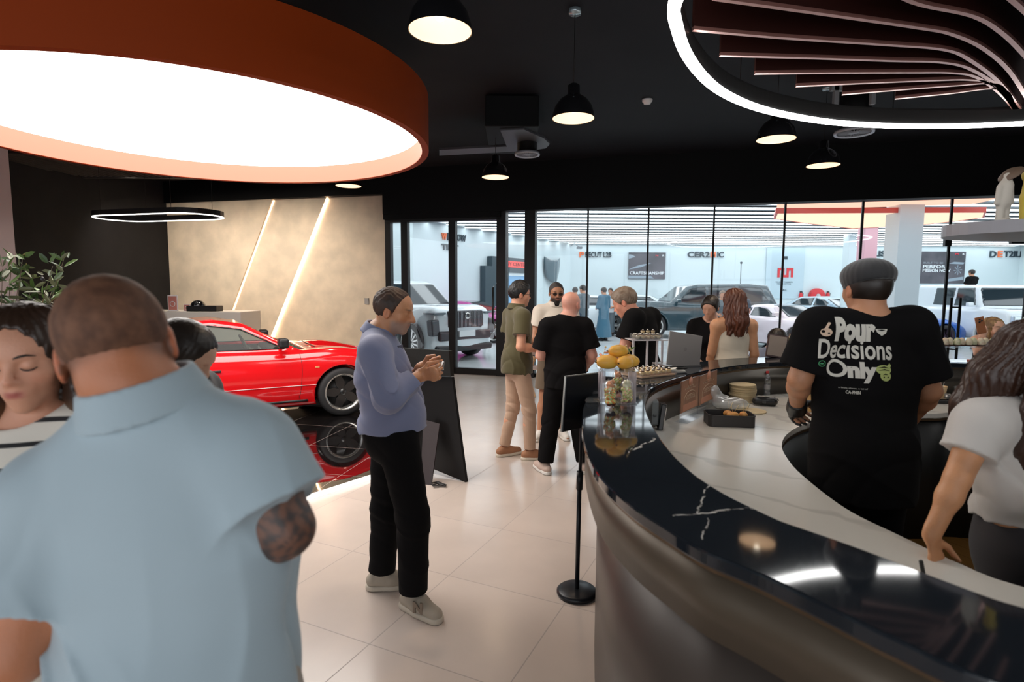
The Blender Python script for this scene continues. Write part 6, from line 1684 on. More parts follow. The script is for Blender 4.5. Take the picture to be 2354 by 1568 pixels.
SPSPT = dict(SP911); SPSPT.update(L=2.28, W=.93, H=1.28, r=.345, ax=(1.26, -1.2), top=([-2.28, -2.1, -1.5, -1.0, -.6, .5, .9, 1.3, 1.8, 2.1, 2.28], [.62, .82, .95, .95, .92, .90, .87, .83, .74, .60, .40]), gw=(.72, .52), belt=.90,
             gh=([.95, .22, -.18, -.65, -1.2, -1.95, -1.9, .95], [.84, 1.24, 1.28, 1.25, 1.10, .84, .6, .6]))
def interp(x, xs, zs):
    return np.interp(x, xs, zs).astype(np.float32)
def car_fields(sp):
    def gh(X, Y, Z):
        wv = sp['gw'][0] + (sp['gw'][1] - sp['gw'][0]) * np.clip((Z - sp['belt']) / (sp['H'] - sp['belt']), -.5, 1.2)
        p = poly2(sp['gh'][0], sp['gh'][1], X, Z)
        return smax(p, (np.abs(Y) - wv) * .95, .10), wv
    def body(X, Y, Z, wells=True):
        xs, zs = sp['top']
        e = np.linspace(xs[0], xs[-1], 160); sm = interp(e, xs, zs); kz = np.ones(13) / 13; sm = np.convolve(np.pad(sm, 6, 'edge'), kz, 'valid')
        zt = interp(X, e, sm); fe = sp['fender']
        if fe:
            front = sst(X, .75, 1.1) ; zt = zt - fe * front * (1 - sst(np.abs(Y), .30, .52)) + .045 * np.exp(-((X - sp['ax'][0]) / .38) ** 2) * (np.abs(Y) > .0)
            zt = zt + .03 * np.exp(-((X - sp['ax'][1]) / .45) ** 2)
        a, pw = sp['taper']
        wx = sp['W'] * (1 - a * np.abs(X / sp['L']) ** pw) * (1 - sp['tuck'] * np.clip(np.abs(Z - .52) / .5, 0, 2) ** 2)
        if fe: wx = wx - .045 * np.exp(-((X - .1) / .75) ** 4)
        f = smax((np.abs(Y) - wx) * .96, (Z - zt) * .95, .11)
        f = smax(f, np.abs(X + .04 * (Y / sp['W']) ** 2 * np.sign(X) * 3) - sp['L'], .14)
        f = smax(f, sp['zb'] - Z, .05)
        g, wv = gh(X, Y, Z)
        f = smin(f, g, .035)
        if wells:
            for ax_ in sp['ax']:
                d = np.sqrt((X - ax_) ** 2 + (Z - sp['r']) ** 2)
                arch = np.maximum(np.abs(d - sp['r'] * 1.16) - .02, sp['W'] - .13 - np.abs(Y))
                well = np.maximum(d - sp['r'] * 1.13, sp['W'] - .30 - np.abs(Y))
                f = np.maximum(f, -well)
        return f
    return gh, body
def wheel(parent, x, y, r, w, spokes=5, rimm=None, spm=None, side=-1, steer=0.0):
    rimm = rimm or M_SILV; spm = spm or rimm; rr_ = r * .745
    M = Matrix.Rotation(steer, 3, 'Z') @ (Matrix.Rotation(math.pi, 3, 'Z') if side > 0 else Matrix.Identity(3)); c = (x, y, r)
    m = MB()
    def L_(prof, n=40, cap=False): m.lathe([(a, b) for a, b in prof], c, n, axis='Y', M=M, cap=cap)
    L_([(rr_, -w * .48), (r * .90, -w * .5), (r * .985, -w * .40), (r, -w * .2), (r, w * .2), (r * .985, w * .4), (r * .9, w * .5), (rr_, w * .48)])
    o = m.build('wheel', M_TYRE, parent)
    m = MB(); L_([(rr_ + .006, -w * .49), (rr_ - .004, -w * .50), (rr_ * .90, -w * .40), (rr_ * .86, -w * .12), (rr_ * .86, w * .4), (rr_, w * .45)]); m.build('rim', rimm, o)
    m = MB(); L_([(0, -w * .02), (rr_ * .86, -w * .02), (rr_ * .86, 0), (0, 0)]); m.build('brake_disc', mat('brake_dark', (.03, .03, .03), .4), o)
    m = MB()
    for k in range(spokes):
        a = 2 * math.pi * k / spokes + .3; ca, sa = math.cos(a), math.sin(a); h = rr_ * .88
        sw = rr_ * (.24 if spokes <= 6 else .08)
        pts = [(-sw * .55, rr_ * .12), (-sw * (1.05 if spokes <= 6 else .8), h * .55), (-sw * .75, h), (sw * .75, h), (sw * (1.05 if spokes <= 6 else .8), h * .55), (sw * .55, rr_ * .12)]
        poly = [(px * ca - pz * sa, px * sa + pz * ca) for px, pz in pts]
        MM = M @ Matrix(((1, 0, 0), (0, 0, 1), (0, 1, 0)))
        m.prism(poly, -w * .30, -w * .16, MM, c)
    L_([(0, -w * .34), (rr_ * .17, -w * .33), (rr_ * .19, -w * .16), (0, -w * .15)], 20)
    m.build('spokes', spm, o)
    return o
def car(label, loc, rz, sp, paint, vox, name='car', rimm=None, spm=None, spokes=5, hollow=False, group=None, sidesonly=False, extras=None):
    t = thing(name, label, 'car', loc, rz, group)
    gh, body = car_fields(sp); L, Wd, Hh = sp['L'], sp['W'], sp['H']
    lo = (-L - .1, -Wd - .1, sp['zb'] - .12); hi = (L + .1, Wd + .1, Hh + .1)
    def regions(X, Y, Z, grow=0.0):
        r = None
        wv = sp['gw'][0] + (sp['gw'][1] - sp['gw'][0]) * np.clip((Z - sp['belt']) / (Hh - sp['belt']), -.5, 1.2)
        for wx, wz in sp['win']:
            q = np.maximum(poly2(wx, wz, X, Z) - grow, .30 - np.abs(Y)); r = q if r is None else np.minimum(r, q)
        for key in ('ws', 'rw'):
            (x0, x1), (z0, z1) = sp[key]; dx, dz = x1 - x0, z1 - z0; n = math.hypot(dx, dz)
            al = ((X - x0) * dx + (Z - z0) * dz) / n; ac = np.abs((X - x0) * dz - (Z - z0) * dx) / n
            q = np.maximum(np.maximum(-al, al - n) - grow, ac - .16); q = smax(q, np.abs(Y) - (wv - .055) - grow, .05); r = np.minimum(r, q)
        return r
    if hollow:
        def fb(X, Y, Z):
            f = body(X, Y, Z); g, wv = gh(X, Y, Z)
            inner = np.maximum(np.maximum(g + .035, .42 - Z), np.maximum(X - .75, -.95 - X)); f = np.maximum(f, -inner)
            return np.maximum(f, -regions(X, Y, Z))
    else:
        fb = lambda X, Y, Z: body(X, Y, Z)
    bo = grid_mesh('body_shell', fb, lo, hi, vox, paint, t)
    if not hollow:
        def fg(X, Y, Z):
            g, wv = gh(X, Y, Z); return np.maximum(g - .006, regions(X, Y, Z))
        grid_mesh('windows', fg, (-L, -Wd, sp['belt'] - .15), (L, Wd, Hh + .1), vox * .9, M_DGL, t)
    r = sp['r']
    for ax_ in sp['ax']:
        for sd_ in (-1, 1): wheel(t, ax_, sd_ * (Wd - .125), r, .22, spokes, rimm, spm, side=sd_)
    m = MB(); m.box((-L * .9, -Wd * .8, sp['zb'] - .02), (L * .9, Wd * .8, sp['zb'] + .06)); m.build('underbody', M_TRIM, t)
    for sd_ in (-1, 1):
        x, z = sp['ws'][0][0] - (.30 if hollow else .18), sp['belt'] + .06
        m = MB(); m.box((x - .06, sd_ * (sp['gw'][0] + .09), z), (x + .06, sd_ * (sp['gw'][0] + .26), z + .12), .03, seg=3); m.box((x - .02, sd_ * (sp['gw'][0] - .02), z), (x + .02, sd_ * (sp['gw'][0] + .12), z + .04)); m.build('mirror', paint if not hollow else M_TRIM, t)
    return t, bo, gh, body

# paints
P_RED = mat('guards_red_paint', (.80, .008, .012), .16, coat=1.0); P_WH = mat('white_car_paint', (.66, .72, .75), .2, coat=.8); P_MAG = mat('magenta_paint', (.42, .05, .26), .2, coat=.8)
P_PK = mat('white_paint_pink_reflection', (.74, .66, .71), .18, coat=.8); P_BL = mat('racing_blue_paint', (.03, .13, .50), .2, coat=.8); P_DK = mat('dark_teal_car_paint', (.035, .065, .08), .15, coat=.9)  # first one: white paint tinted with the pink it reflects
P_GR = mat('pale_blue_grey_paint', (.40, .52, .60), .2, coat=.8)

# --- the red coupé on the platform
TH = math.radians(31); wp = PZ(787, 953, PLZ); lw = Vector((1.14, -.72, 0))
RC = wp - Matrix.Rotation(TH, 3, 'Z') @ lw
t, bo, gh, body = car('classic red coupe with black and silver wheels parked on the glossy platform', RC, TH, SP911, P_RED, .011, rimm=M_SILV, spm=mat('fuchs_black', (.015, .014, .014), .3, coat=.4), spokes=5, hollow=True)
RED = t
bv_ = BVHTree.FromPolygons([v.co for v in bo.data.vertices], [p.vertices for p in bo.data.polygons])
def side_pt(x, z, sd_=-1, off=.002):
    h_ = bv_.ray_cast(Vector((x, sd_ * 2, z)), Vector((0, -sd_, 0)))
    return h_[0] + Vector((0, sd_ * off, 0)) if h_[0] else Vector((x, sd_ * .8, z))
def top_pt(x, y, off=.003):
    h_ = bv_.ray_cast(Vector((x, y, 3)), Vector((0, 0, -1))); return h_[0] + Vector((0, 0, off))
for sd_ in (-1, 1):
    m = MB(); m.tube([side_pt(x, z, sd_) for x, z in [(.80 - .02 * i, .44 + .0 * i) for i in range(0, 92)]], .0045, 6); m.tube([side_pt(.80, .44, sd_), side_pt(.83, .42, sd_)], .0045, 6); m.build('white_side_stripe', mat('stripe_white', (.75, .62, .58), .4), t)
    m = MB(); pts = [(.62, .84), (.64, .70), (.63, .50), (.60, .30), (.52, .235), (-.40, .235), (-.46, .40), (-.50, .62), (-.50, .84)]
    m.tube([side_pt(x, z, sd_, -.001) for x, z in smooth_open([(a, b, 0) for a, b in pts], 5) for x, z in [(x, z)]] if False else [side_pt(p.x, p.y, sd_, -.0005) for p in smooth_open([(a, b, 0) for a, b in pts], 6)], .003, 5); m.build('door_gap', M_TRIM, t)
    m = MB(); m.box((-.40, sd_ * .800 - .012, .665), (-.26, sd_ * .800 + .022, .69), .006); m.build('door_handle', M_TRIM, t)
    m = MB(); q = [side_pt(x / 20, .245, sd_, .006) for x in range(-15, 15)]; m.tube(q, .016, 6); m.build('sill_strip', M_TRIM, t)
    m = MB(); c = side_pt(.82, .66, sd_); m.box(c - Vector((.025, .006, .012)), c + Vector((.025, .006, .012)), .004); m.build('side_marker', mat('marker_orange', (.75, .30, .12), .3), t)
    # window glass as sheets on the greenhouse plane, black frames round them
    for wx, wz in SP911['win']:
        gwf = lambda z: SP911['gw'][0] + (SP911['gw'][1] - SP911['gw'][0]) * (z - SP911['belt']) / (SP911['H'] - SP911['belt'])
        P_ = [Vector((x, sd_ * (gwf(z) - .014), z)) for x, z in zip(wx, wz)]
        m = MB(); m.quad(P_); m.build('side_window', clear('car_window', (.70, .78, .74), .02, .0, edge=.14), t)
        m = MB(); m.tube([p + Vector((0, sd_ * .012, 0)) for p in P_], .009, 6, closed=True); m.build('window_frame', M_TRIM, t)
    # headlamp pod
    m = MB(); m.lathe([(0, 0), (.088, -.004), (.092, -.02), (.086, -.10), (0, -.12)], (1.80, sd_ * .62, .66), 28, axis='X', M=Matrix.Rotation(-.45, 3, 'Y')); m.build('headlamp', M_LAMP, t)
def sheet(pts_fn, nu, nv, name, mm, par):
    V = [pts_fn(i / nu, j / nv) for j in range(nv + 1) for i in range(nu + 1)]
    Fq = [(j * (nu + 1) + i, j * (nu + 1) + i + 1, (j + 1) * (nu + 1) + i + 1, (j + 1) * (nu + 1) + i) for j in range(nv) for i in range(nu)]
    return link(name, mesh_arrays(name, V, Fq), mm, par)
for key, nm in (('ws', 'windscreen'), ('rw', 'rear_window')):
    (x0, x1), (z0, z1) = SP911[key]
    def fn(u, v):
        z = z0 + (z1 - z0) * v; x = x0 + (x1 - x0) * v; w_ = gwf(z) - .05; y = (2 * u - 1) * w_; s_ = 1 if key == 'ws' else -1
        return (x - s_ * (.02 + .10 * (2 * u - 1) ** 2), y, z)
    sheet(fn, 14, 6, nm, clear('car_window'), t)
# interior
M_INT = mat('black_interior', (.010, .010, .010), .6)
m = MB(); m.box((.30, -.60, .66), (.72, .60, .88), .04, seg=3); m.build('dashboard', M_INT, t)
m = MB(); m.box((-.95, -.62, .40), (.7, .62, .44)); m.box((-.9, -.63, .4), (.75, -.60, .86)); m.box((-.9, .60, .4), (.75, .63, .86)); m.build('cabin_lining', M_INT, t)
for y in (-.33, .33):
    m = MB(); m.box((-.42, y - .22, .42), (.10, y + .22, .56), .06, seg=3); m.box((-.56, y - .21, .50), (-.42, y + .21, 1.06), .06, rot=Matrix.Rotation(-.25, 3, 'Y'), c=(-.45, y, .52), seg=3); m.build('seat', M_INT, t)
m = MB(); SWM = Matrix.Rotation(math.radians(65), 3, 'Y'); cw = Vector((.13, -.33 if False else .33, .86))
cw = Vector((.13, .33, .84))
m.tube([cw + SWM @ Vector((.185 * math.cos(a), .185 * math.sin(a), 0)) for a in np.linspace(0, 6.283, 32, endpoint=False)], .013, 8, closed=True)
for a in (0.5, 2.64, 3.9, 5.5): m.tube([cw, cw + SWM @ Vector((.18 * math.cos(a), .18 * math.sin(a), 0))], .009, 6)
m.ball(cw, .045, n=14, sz=.6); m.cyl(cw, cw + Vector((.2, 0, -.1)), .02, n=8); m.build('steering_wheel', mat('wheel_leather', (.05, .06, .045), .35), t)
for y in (.20, .33, .46):
    m = MB(); m.lathe([(0, 0), (.042, 0), (.045, .006), (0, .004)], (.298, y, .80), 20, axis='X', M=Matrix.Rotation(math.pi, 3, 'Z')); m.build('dial', mat('dial_grey', (.22, .22, .20), .3), t)
m = MB(); m.box((.80, -.80, .895), (.93, -.62, .90)) if False else None; m.box((.02, -.12, 1.12), (.05, .12, 1.17), .01); m.build('rear_mirror', M_TRIM, t)
m = MB(); m.tube([top_pt(.90, -.28, .012), top_pt(.86, -.02, .03)], .006, 5); m.tube([top_pt(.90, .10, .012), top_pt(.86, .36, .03)], .006, 5); m.build('wiper', M_TRIM, t)
m = MB(); c = top_pt(1.12, -.30, .0); m.box(c - Vector((.008, .008, 0)), c + Vector((.008, .008, .022)), .003); m.build('washer_jet', M_TRIM, t)
m = MB(); m.box((2.02, -.68, .34), (2.15, .68, .44), .03, seg=3); m.build('front_bumper_strip', M_TRIM, t)

# --- showroom cars
def extra_front(t, sp, grille=True, lamps=True, gcol=None, plate=True, z=.8, gw=.55, gh_=.22):
    L = sp['L']
    if grille: m = MB(); m.box((L - .10, -gw, z - gh_), (L + .012, gw, z + gh_), .03, seg=3); m.build('grille', gcol or M_TRIM, t)
    if plate: m = MB(); m.box((L + .0, -.26, z - gh_ - .20), (L + .025, .26, z - gh_ - .08)); m.build('number_plate', M_PLATE, t)
# white SUV behind the sliding doors
TS = math.radians(-44); wp = PY(950, 800, 13.1); wp.z = 0; C0 = wp - Matrix.Rotation(TS, 3, 'Z') @ Vector((1.78, -.87, 0)); C0.z = 0
t, bo, gh, body = car('large white SUV with a tall dark chrome grille behind the sliding doors', C0, TS, SPSUV, P_WH, .022, spokes=12)
L = 2.65
m = MB(); m.box((L - .12, -.52, .78), (L + .02, .52, 1.18), .05, seg=3); g = m.build('grille', mat('grille_dark', (.05, .045, .05), .3, metal=.4), t)
m = MB()
for k in range(26): y = -.50 + .04 * k; m.box((L + .015, y - .006, .80), (L + .03, y + .006, 1.16))
m.build('grille_bars', mat('grille_chrome', (.30, .28, .30), .2, metal=1), g)
m = MB(); m.lathe([(.055, 0), (.075, 0), (.075, .012), (.055, .012)], (L + .035, 0, 1.06), 28, axis='X', cap=False); m.box((L + .03, -.03, 1.0), (L + .045, .03, 1.03)); m.build('round_emblem', mat('chrome'), t)
m = MB(); m.box((L - .14, -.78, .50), (L + .01, .78, .72), .04, seg=3); m.build('lower_intake', mat('grille_dark'), t)
m = MB(); m.box((L - .0, -.24, .58), (L + .05, .24, .72), .005); m.build('number_plate', M_PLATE, t)
m = MB(); m.box((L - .3, -.85, .24), (L - .0, .85, .40), .05, seg=3); m.build('skid_plate', M_TRIM, t)
for sd_ in (-1, 1):
    m = MB(); m.box((L - .40, sd_ * .60, 1.10), (L - .0, sd_ * .94, 1.145), .01); m.build('headlamp', mat('slim_lamp', (.10, .13, .15), .15), t)
    m = MB(); m.box((L - .26, sd_ * .74, .62), (L - .05, sd_ * .95, .98), .03, rot=Matrix.Rotation(sd_ * -.08, 3, 'X')); m.build('fog_lamp', mat('fog_dark', (.07, .08, .09), .15), t)
    m = MB(); pts = [(1.78 + .52 * math.cos(a), sd_ * .985, .43 + .52 * math.sin(a)) for a in np.linspace(-.35, math.pi + .35, 20)]; m.tube(pts, .035, 6); m.build('wheel_arch_trim', mat('arch_grey', (.10, .085, .09), .6), t)
# magenta coupé
TS = math.radians(-24); wp = PY(1137, 770, 17.6); wp.z = 0; C0 = wp - Matrix.Rotation(TS, 3, 'Z') @ Vector((1.26, -.80, 0)); C0.z = 0
t, *_ = car('magenta sports coupe seen beyond the sliding doors', C0, TS, SPSPT, P_MAG, .028, spokes=5); extra_front(t, SPSPT, z=.38, gh_=.10, gw=.6, plate=False)
for sd_ in (-1, 1):
    m = MB(); m.ball((1.86, sd_ * .66, .66), .12, sz=.8, n=16); m.build('headlamp', M_LAMP, t)
# white saloon behind the olive shirt man
p = PY(1334, 700, 22.3); car('white car with a dark roof line behind the broad black post', (p.x, p.y, 0), math.radians(180), SPSED, P_WH, .035)
p = PY(1440, 700, 25.4); car('white car farthest back, beyond the bald man and the robed visitor', (p.x, p.y, 0), math.radians(184), SPSED, P_WH, .035)
# dark estate SUV
p = PY(1600, 700, 20.4); t, *_ = car('dark luxury SUV with long striped window reflections, behind the counter people', (p.x, p.y, 0), math.radians(182), SPSUV, P_DK, .03)
# white sports car, its pink reflection put into the paint colour
TS = math.radians(-68); wp = PZ(1834, 812, 0); C0 = wp - Matrix.Rotation(TS, 3, 'Z') @ Vector((1.26, -.80, 0)); C0.z = 0
t, *_ = car('white sports coupe with a pinkish sheen and dark wheels, behind the long haired woman', C0, TS, SPSPT, P_PK, .022, spokes=10, rimm=mat('rim_dark', (.04, .025, .045), .3, metal=.6)); extra_front(t, SPSPT, z=.36, gh_=.10, gw=.6, plate=False)
for sd_ in (-1, 1):
    m = MB(); m.ball((1.86, sd_ * .66, .66), .12, sz=.8, n=16); m.build('headlamp', M_LAMP, t)
p = PY(1905, 720, 23); t, *_ = car('pale blue grey car seen left of the barista\'s head', (p.x, p.y, 0), math.radians(-70), SPSED, P_GR, .035); extra_front(t, SPSED, z=.5, gh_=.12, gw=.6)
p = PY(2034, 730, 17.2); t, *_ = car('bright blue sports car partly behind the pale square column', (p.x, p.y, 0), math.radians(12), SPSPT, P_BL, .028, rimm=mat('rim_dark'), spokes=10)
m = MB(); m.box((-2.15, -.8, 1.12), (-1.85, .8, 1.15)); m.box((-2.05, -.5, .9), (-1.95, -.46, 1.13)); m.box((-2.05, .46, .9), (-1.95, .5, 1.13)); m.build('rear_wing', P_BL, t)
# white off-roader facing us
SPOFF = dict(SPSUV); SPOFF.update(L=2.4, H=1.88, top=([-2.4, -2.3, .9, 1.2, 2.1, 2.3, 2.4], [1.1, 1.15, 1.18, 1.22, 1.20, 1.12, .9]), gh=([1.1, .72, .4, -2.2, -2.35, -2.3, 1.1], [1.2, 1.82, 1.88, 1.88, 1.2, 1.0, 1.0]), gw=(.88, .76), ws=([1.04, .74], [1.24, 1.80]), rw=([-2.28, -2.33], [1.8, 1.3]), r=.42, ax=(1.5, -1.45), taper=(.05, 8), tuck=.03,
                                  win=[([.85, .62, -.15, -.15], [1.24, 1.80, 1.80, 1.24]), ([-.22, -.22, -1.2, -1.2], [1.24, 1.80, 1.80, 1.24])])
p = PY(2268, 720, 17.6); t, *_ = car('boxy white off-roader facing the room near the right edge', (p.x, p.y, 0), math.radians(-96), SPOFF, P_WH, .03)
OFF = Vector((p.x, p.y, 0)); L = 2.4
m = MB(); m.box((L - .1, -.62, .84), (L + .02, .62, 1.02), .03, seg=3); m.build('grille', mat('grille_pale', (.25, .33, .36), .3), t)
m = MB()
for k in range(20): y = -.58 + .061 * k; m.box((L + .015, y - .012, .86), (L + .03, y + .012, 1.0))
m.build('grille_bars', P_WH, t)
m = MB(); m.box((L - .1, -.75, .40), (L + .05, .75, .66), .05, seg=3); m.build('front_bumper', M_TRIM, t)
for sd_ in (-1, 1): m = MB(); m.box((L - .12, sd_ * .66, .80), (L + .02, sd_ * .93, 1.04), .03); m.build('headlamp', M_LAMP, t)
# ------------------------------------------------------------------ the people
def cloth(name, col=(.5, .5, .5), rough=.8, sheen=.2, **k): return mat(name, col, rough, sheen=sheen, **k)
M_BLKC = cloth('black_cotton', (.0055, .005, .0055), .9, sheen=0, spec=.12); M_HDK = mat('hair_dark', (.018, .012, .009), .42); M_HBR = mat('hair_brown', (.075, .030, .014), .4)
class PX:
    """turn a photo pixel at a depth into a joint of the person standing at loc, turned rz, of height h"""
    def __init__(s, loc, rz, h): s.loc = Vector((loc[0], loc[1], 0)); s.R = Matrix.Rotation(-rz, 3, 'Z'); s.s = h / 1.75
    def __call__(s, px, py, Y): v = s.R @ (PY(px, py, Y) - s.loc) / s.s; return (v.x, v.y, v.z)
    def w(s, x, y, z): v = s.R @ (Vector((x, y, z)) - s.loc) / s.s; return (v.x, v.y, v.z)
SK_L = (.62, .33, .22); SK_T = (.50, .24, .14); SK_D = (.26, .125, .075)

# 1 broad man in the pale blue polo, back to the camera
D_ = .92; loc = PY(385, 900, D_); loc = (loc.x, D_, 0); h = 1.80; q = PX(loc, .0, h)
def tattoo(P, qh, col):
    J_ = FG_J; e = J_['elR']; d = np.linalg.norm(P - e[None], axis=1)
    n = np.sin(P[:, 0] * 150 + 3 * np.sin(P[:, 2] * 90)) * np.sin(P[:, 2] * 130 + 3 * np.sin(P[:, 1] * 95 + P[:, 0] * 40))
    w = sst(d, .035, .05) * (1 - sst(d, .17, .2)) * (P[:, 0] > .1) * (.72 + .25 * sst(n, -.4, .3)); col = mixc(col, w, (.05, .045, .045))
    x, y, z = qh.T; near = (np.abs(x) < .1) & (np.abs(z) < .14) & (np.abs(y) < .13)
    top = np.exp(-(((x - .02) / .05) ** 2 + ((y + .02) / .05) ** 2)) * (z > .08)
    s_ = near * sst(z - (-.035 - .25 * (y + .08)), -.012, .02) * (1 - (np.abs(x) > .078)) * (y < .085); col = mixc(col, s_ * (.72 - .25 * top), (.085, .035, .018))
    return col
J = dict(shL=q(132, 1152, D_ - .03), shR=q(572, 1050, D_), elL=q(30, 1510, D_ - .09), wrL=q(-120, 1560, D_ + .16), elR=q(655, 1215, D_ - .02), wrR=q(560, 1200, D_ + .26), neck=q(345, 960, D_ - .02), head=q(272, 806, D_ - .01), chest=(0, .01, 1.25))
FG_J = {k: V3(*v) * h / 1.75 for k, v in J.items()}
t, J, hp, R, hs = person('broad man with cropped hair, pale blue polo and tattooed arm, back to the camera', loc, 0, h, J, head=(.42, .42, -.22), skin=(.56, .215, .105), bulk=1.10, vox=.0055,
    shirt=dict(mat=cloth('pale_blue_pique', (.43, .54, .60), .8, bump=(500, .1)), kind='polo', sleeve=.66, hem=.88, fold=.014, fr=76, seed=4, slant=.42, vert=.7, off=.018, sflare=.016, collar=True),
    legs=dict(mat=cloth('stone_chinos', (.40, .35, .29))), shoes=dict(mat=mat('shoe_white', (.7, .68, .64), .6)), hs=.95, face=True, paint=dict(stubble=((.10, .05, .03), .75), lips=(.5, .22, .18), extra=tattoo),
    hair=dict(style='buzz', th=.0035, mat=mat('buzz_hair', (.10, .042, .022), .75, noise=(45, (.19, .085, .045), 6)), front=.08, side=-.012, nape=.30, amp=.0006))
# 2 young woman, striped knit, at the left edge
D_ = 1.36; loc = PY(45, 900, D_); loc = (loc.x, D_, 0); rz = math.pi + .22; h = 1.64; q = PX(loc, rz, h)
stripe = mat('striped_knit', (.78, .74, .66), .85, sheen=.3)
nt = stripe.node_tree; b = nt.nodes['Principled BSDF']; tc = nn(nt, 'ShaderNodeTexCoord'); sp_ = nn(nt, 'ShaderNodeSeparateXYZ'); nt.links.new(tc.outputs['Object'], sp_.inputs[0])
a_ = nn(nt, 'ShaderNodeMath', operation='MULTIPLY_ADD'); a_.inputs[1].default_value = 19.5; a_.inputs[2].default_value = .30; nt.links.new(sp_.outputs['Z'], a_.inputs[0])
f_ = nn(nt, 'ShaderNodeMath', operation='FRACT'); nt.links.new(a_.outputs[0], f_.inputs[0]); g_ = nn(nt, 'ShaderNodeMath', operation='LESS_THAN'); g_.inputs[1].default_value = .20; nt.links.new(f_.outputs[0], g_.inputs[0])
mx_ = nn(nt, 'ShaderNodeMix', data_type='RGBA'); mx_.inputs['A'].default_value = (.76, .72, .64, 1); mx_.inputs['B'].default_value = (.012, .012, .014, 1); nt.links.new(g_.outputs[0], mx_.inputs['Factor']); nt.links.new(mx_.outputs['Result'], b.inputs['Base Color'])
J = dict(head=q(66, 826, D_ - .02), neck=q(52, 975, D_ + .02), elL=(-.24, .02, 1.15), wrL=(-.10, .24, 1.10), elR=(.24, -.02, 1.15), wrR=(.14, .22, 1.08))
lk = [[(-.065, -.02, .05, .045), (-.090, -.01, -.03, .036), (-.098, .005, -.10, .036), (-.112, .025, -.17, .032), (-.13, .03, -.23, .022)], [(.065, -.02, .05, .045), (.088, -.005, -.03, .036), (.094, .01, -.10, .038), (.10, .02, -.18, .036), (.12, .01, -.25, .026)],
      [(0, -.06, .0, .07), (0, -.07, -.10, .07), (0, -.07, -.2, .06)], [(-.05, -.0, .09, .035), (-.078, .025, .04, .020), (-.086, .03, -.03, .018)], [(.05, -.0, .09, .035), (.078, .025, .04, .020), (.086, .03, -.03, .018)]]
hairg = mat('hair_ombre', (.030, .016, .010), .4); nt = hairg.node_tree; b = nt.nodes['Principled BSDF']; tc = nn(nt, 'ShaderNodeTexCoord'); sp_ = nn(nt, 'ShaderNodeSeparateXYZ'); nt.links.new(tc.outputs['Object'], sp_.inputs[0])
mr_ = nn(nt, 'ShaderNodeMapRange'); mr_.inputs[1].default_value = 1.42; mr_.inputs[2].default_value = 1.28; nt.links.new(sp_.outputs['Z'], mr_.inputs[0]); mx_ = nn(nt, 'ShaderNodeMix', data_type='RGBA'); mx_.inputs['A'].default_value = (.035, .018, .011, 1); mx_.inputs['B'].default_value = (.38, .20, .08, 1)
nt.links.new(mr_.outputs[0], mx_.inputs['Factor']); nt.links.new(mx_.outputs['Result'], b.inputs['Base Color'])
t, J, hp, R, hs = person('smiling young woman with long brown hair and striped knit top at the left edge', loc, rz, h, J, head=(.14, .10, .06), skin=(.68, .34, .22), fem=True, vox=.0048, hs=1.04,
    shirt=dict(mat=stripe, kind='crew', sleeve=.7, hem=.98, fold=.003, off=.016), legs=dict(mat=cloth('cream_skirt', (.62, .58, .50)), kind='skirt', name='skirt', to=.45, waist=1.04), shoes=dict(mat=mat('shoe_white')),
    hair=dict(style='long', mat=hairg, locks=lk, th=.010, face=.070, front=.124, amp=.0018), paint=dict(lips=(.42, .10, .09)))
m = MB()
for sx in (-1, 1): m.tube([hp((sx * x, y, z)) for x, y, z in ((.013, .0965, .0245), (.024, .0960, .0285), (.036, .0920, .030), (.050, .0825, .0255))], [.0016, .0030, .0026, .0010], 6)
m.build('eyebrow', M_HDK, t)
m = MB()
for sx in (-1, 1): m.tube([hp((sx * x, y, z)) for x, y, z in ((.0175, .0865, -.0005), (.025, .0900, -.0042), (.033, .0905, -.0055), (.041, .0880, -.0045), (.0485, .0815, -.0005))], [.0008, .0018, .0022, .0020, .0010], 6)
m.build('eyelash', M_HDK, t)
m = MB(); c = J['neck'] + V3(0, .012, .004); m.tube([c + V3(.082 * math.sin(a), .078 * math.cos(a), -.004 - .014 * math.cos(a)) for a in np.linspace(0, 6.283, 30, endpoint=False)], .013, 8, closed=True); m.build('neckband', M_BLKC, t)
# 3 dark-haired woman half hidden behind him
D_ = 2.0; loc = PY(428, 800, D_); loc = (loc.x, D_, 0); rz = -math.pi / 2 + .15; h = 1.60; q = PX(loc, rz, h)
J = dict(head=q(425, 818, D_), elL=(-.22, .02, 1.15), wrL=(-.12, .2, 1.1), elR=(.22, .02, 1.15), wrR=(.12, .2, 1.1))
person('woman with smooth dark hair mostly hidden behind the pale blue polo man', loc, rz, h, J, head=(.55, -.1, 0), skin=(.66, .40, .28), fem=True, shirt=dict(mat=cloth('dark_blouse', (.03, .03, .035)), kind='crew', hem=.9), legs=dict(mat=M_BLKC), shoes=dict(mat=M_TRIM),
    hair=dict(style='long', mat=M_HDK, locks=[[(0, -.05, .03, .08), (0, -.08, -.08, .07), (0, -.08, -.16, .05)], [(-.07, -.02, .03, .035), (-.08, -.02, -.08, .03)], [(.07, -.02, .03, .035), (.08, -.02, -.08, .03)]], amp=.0012))
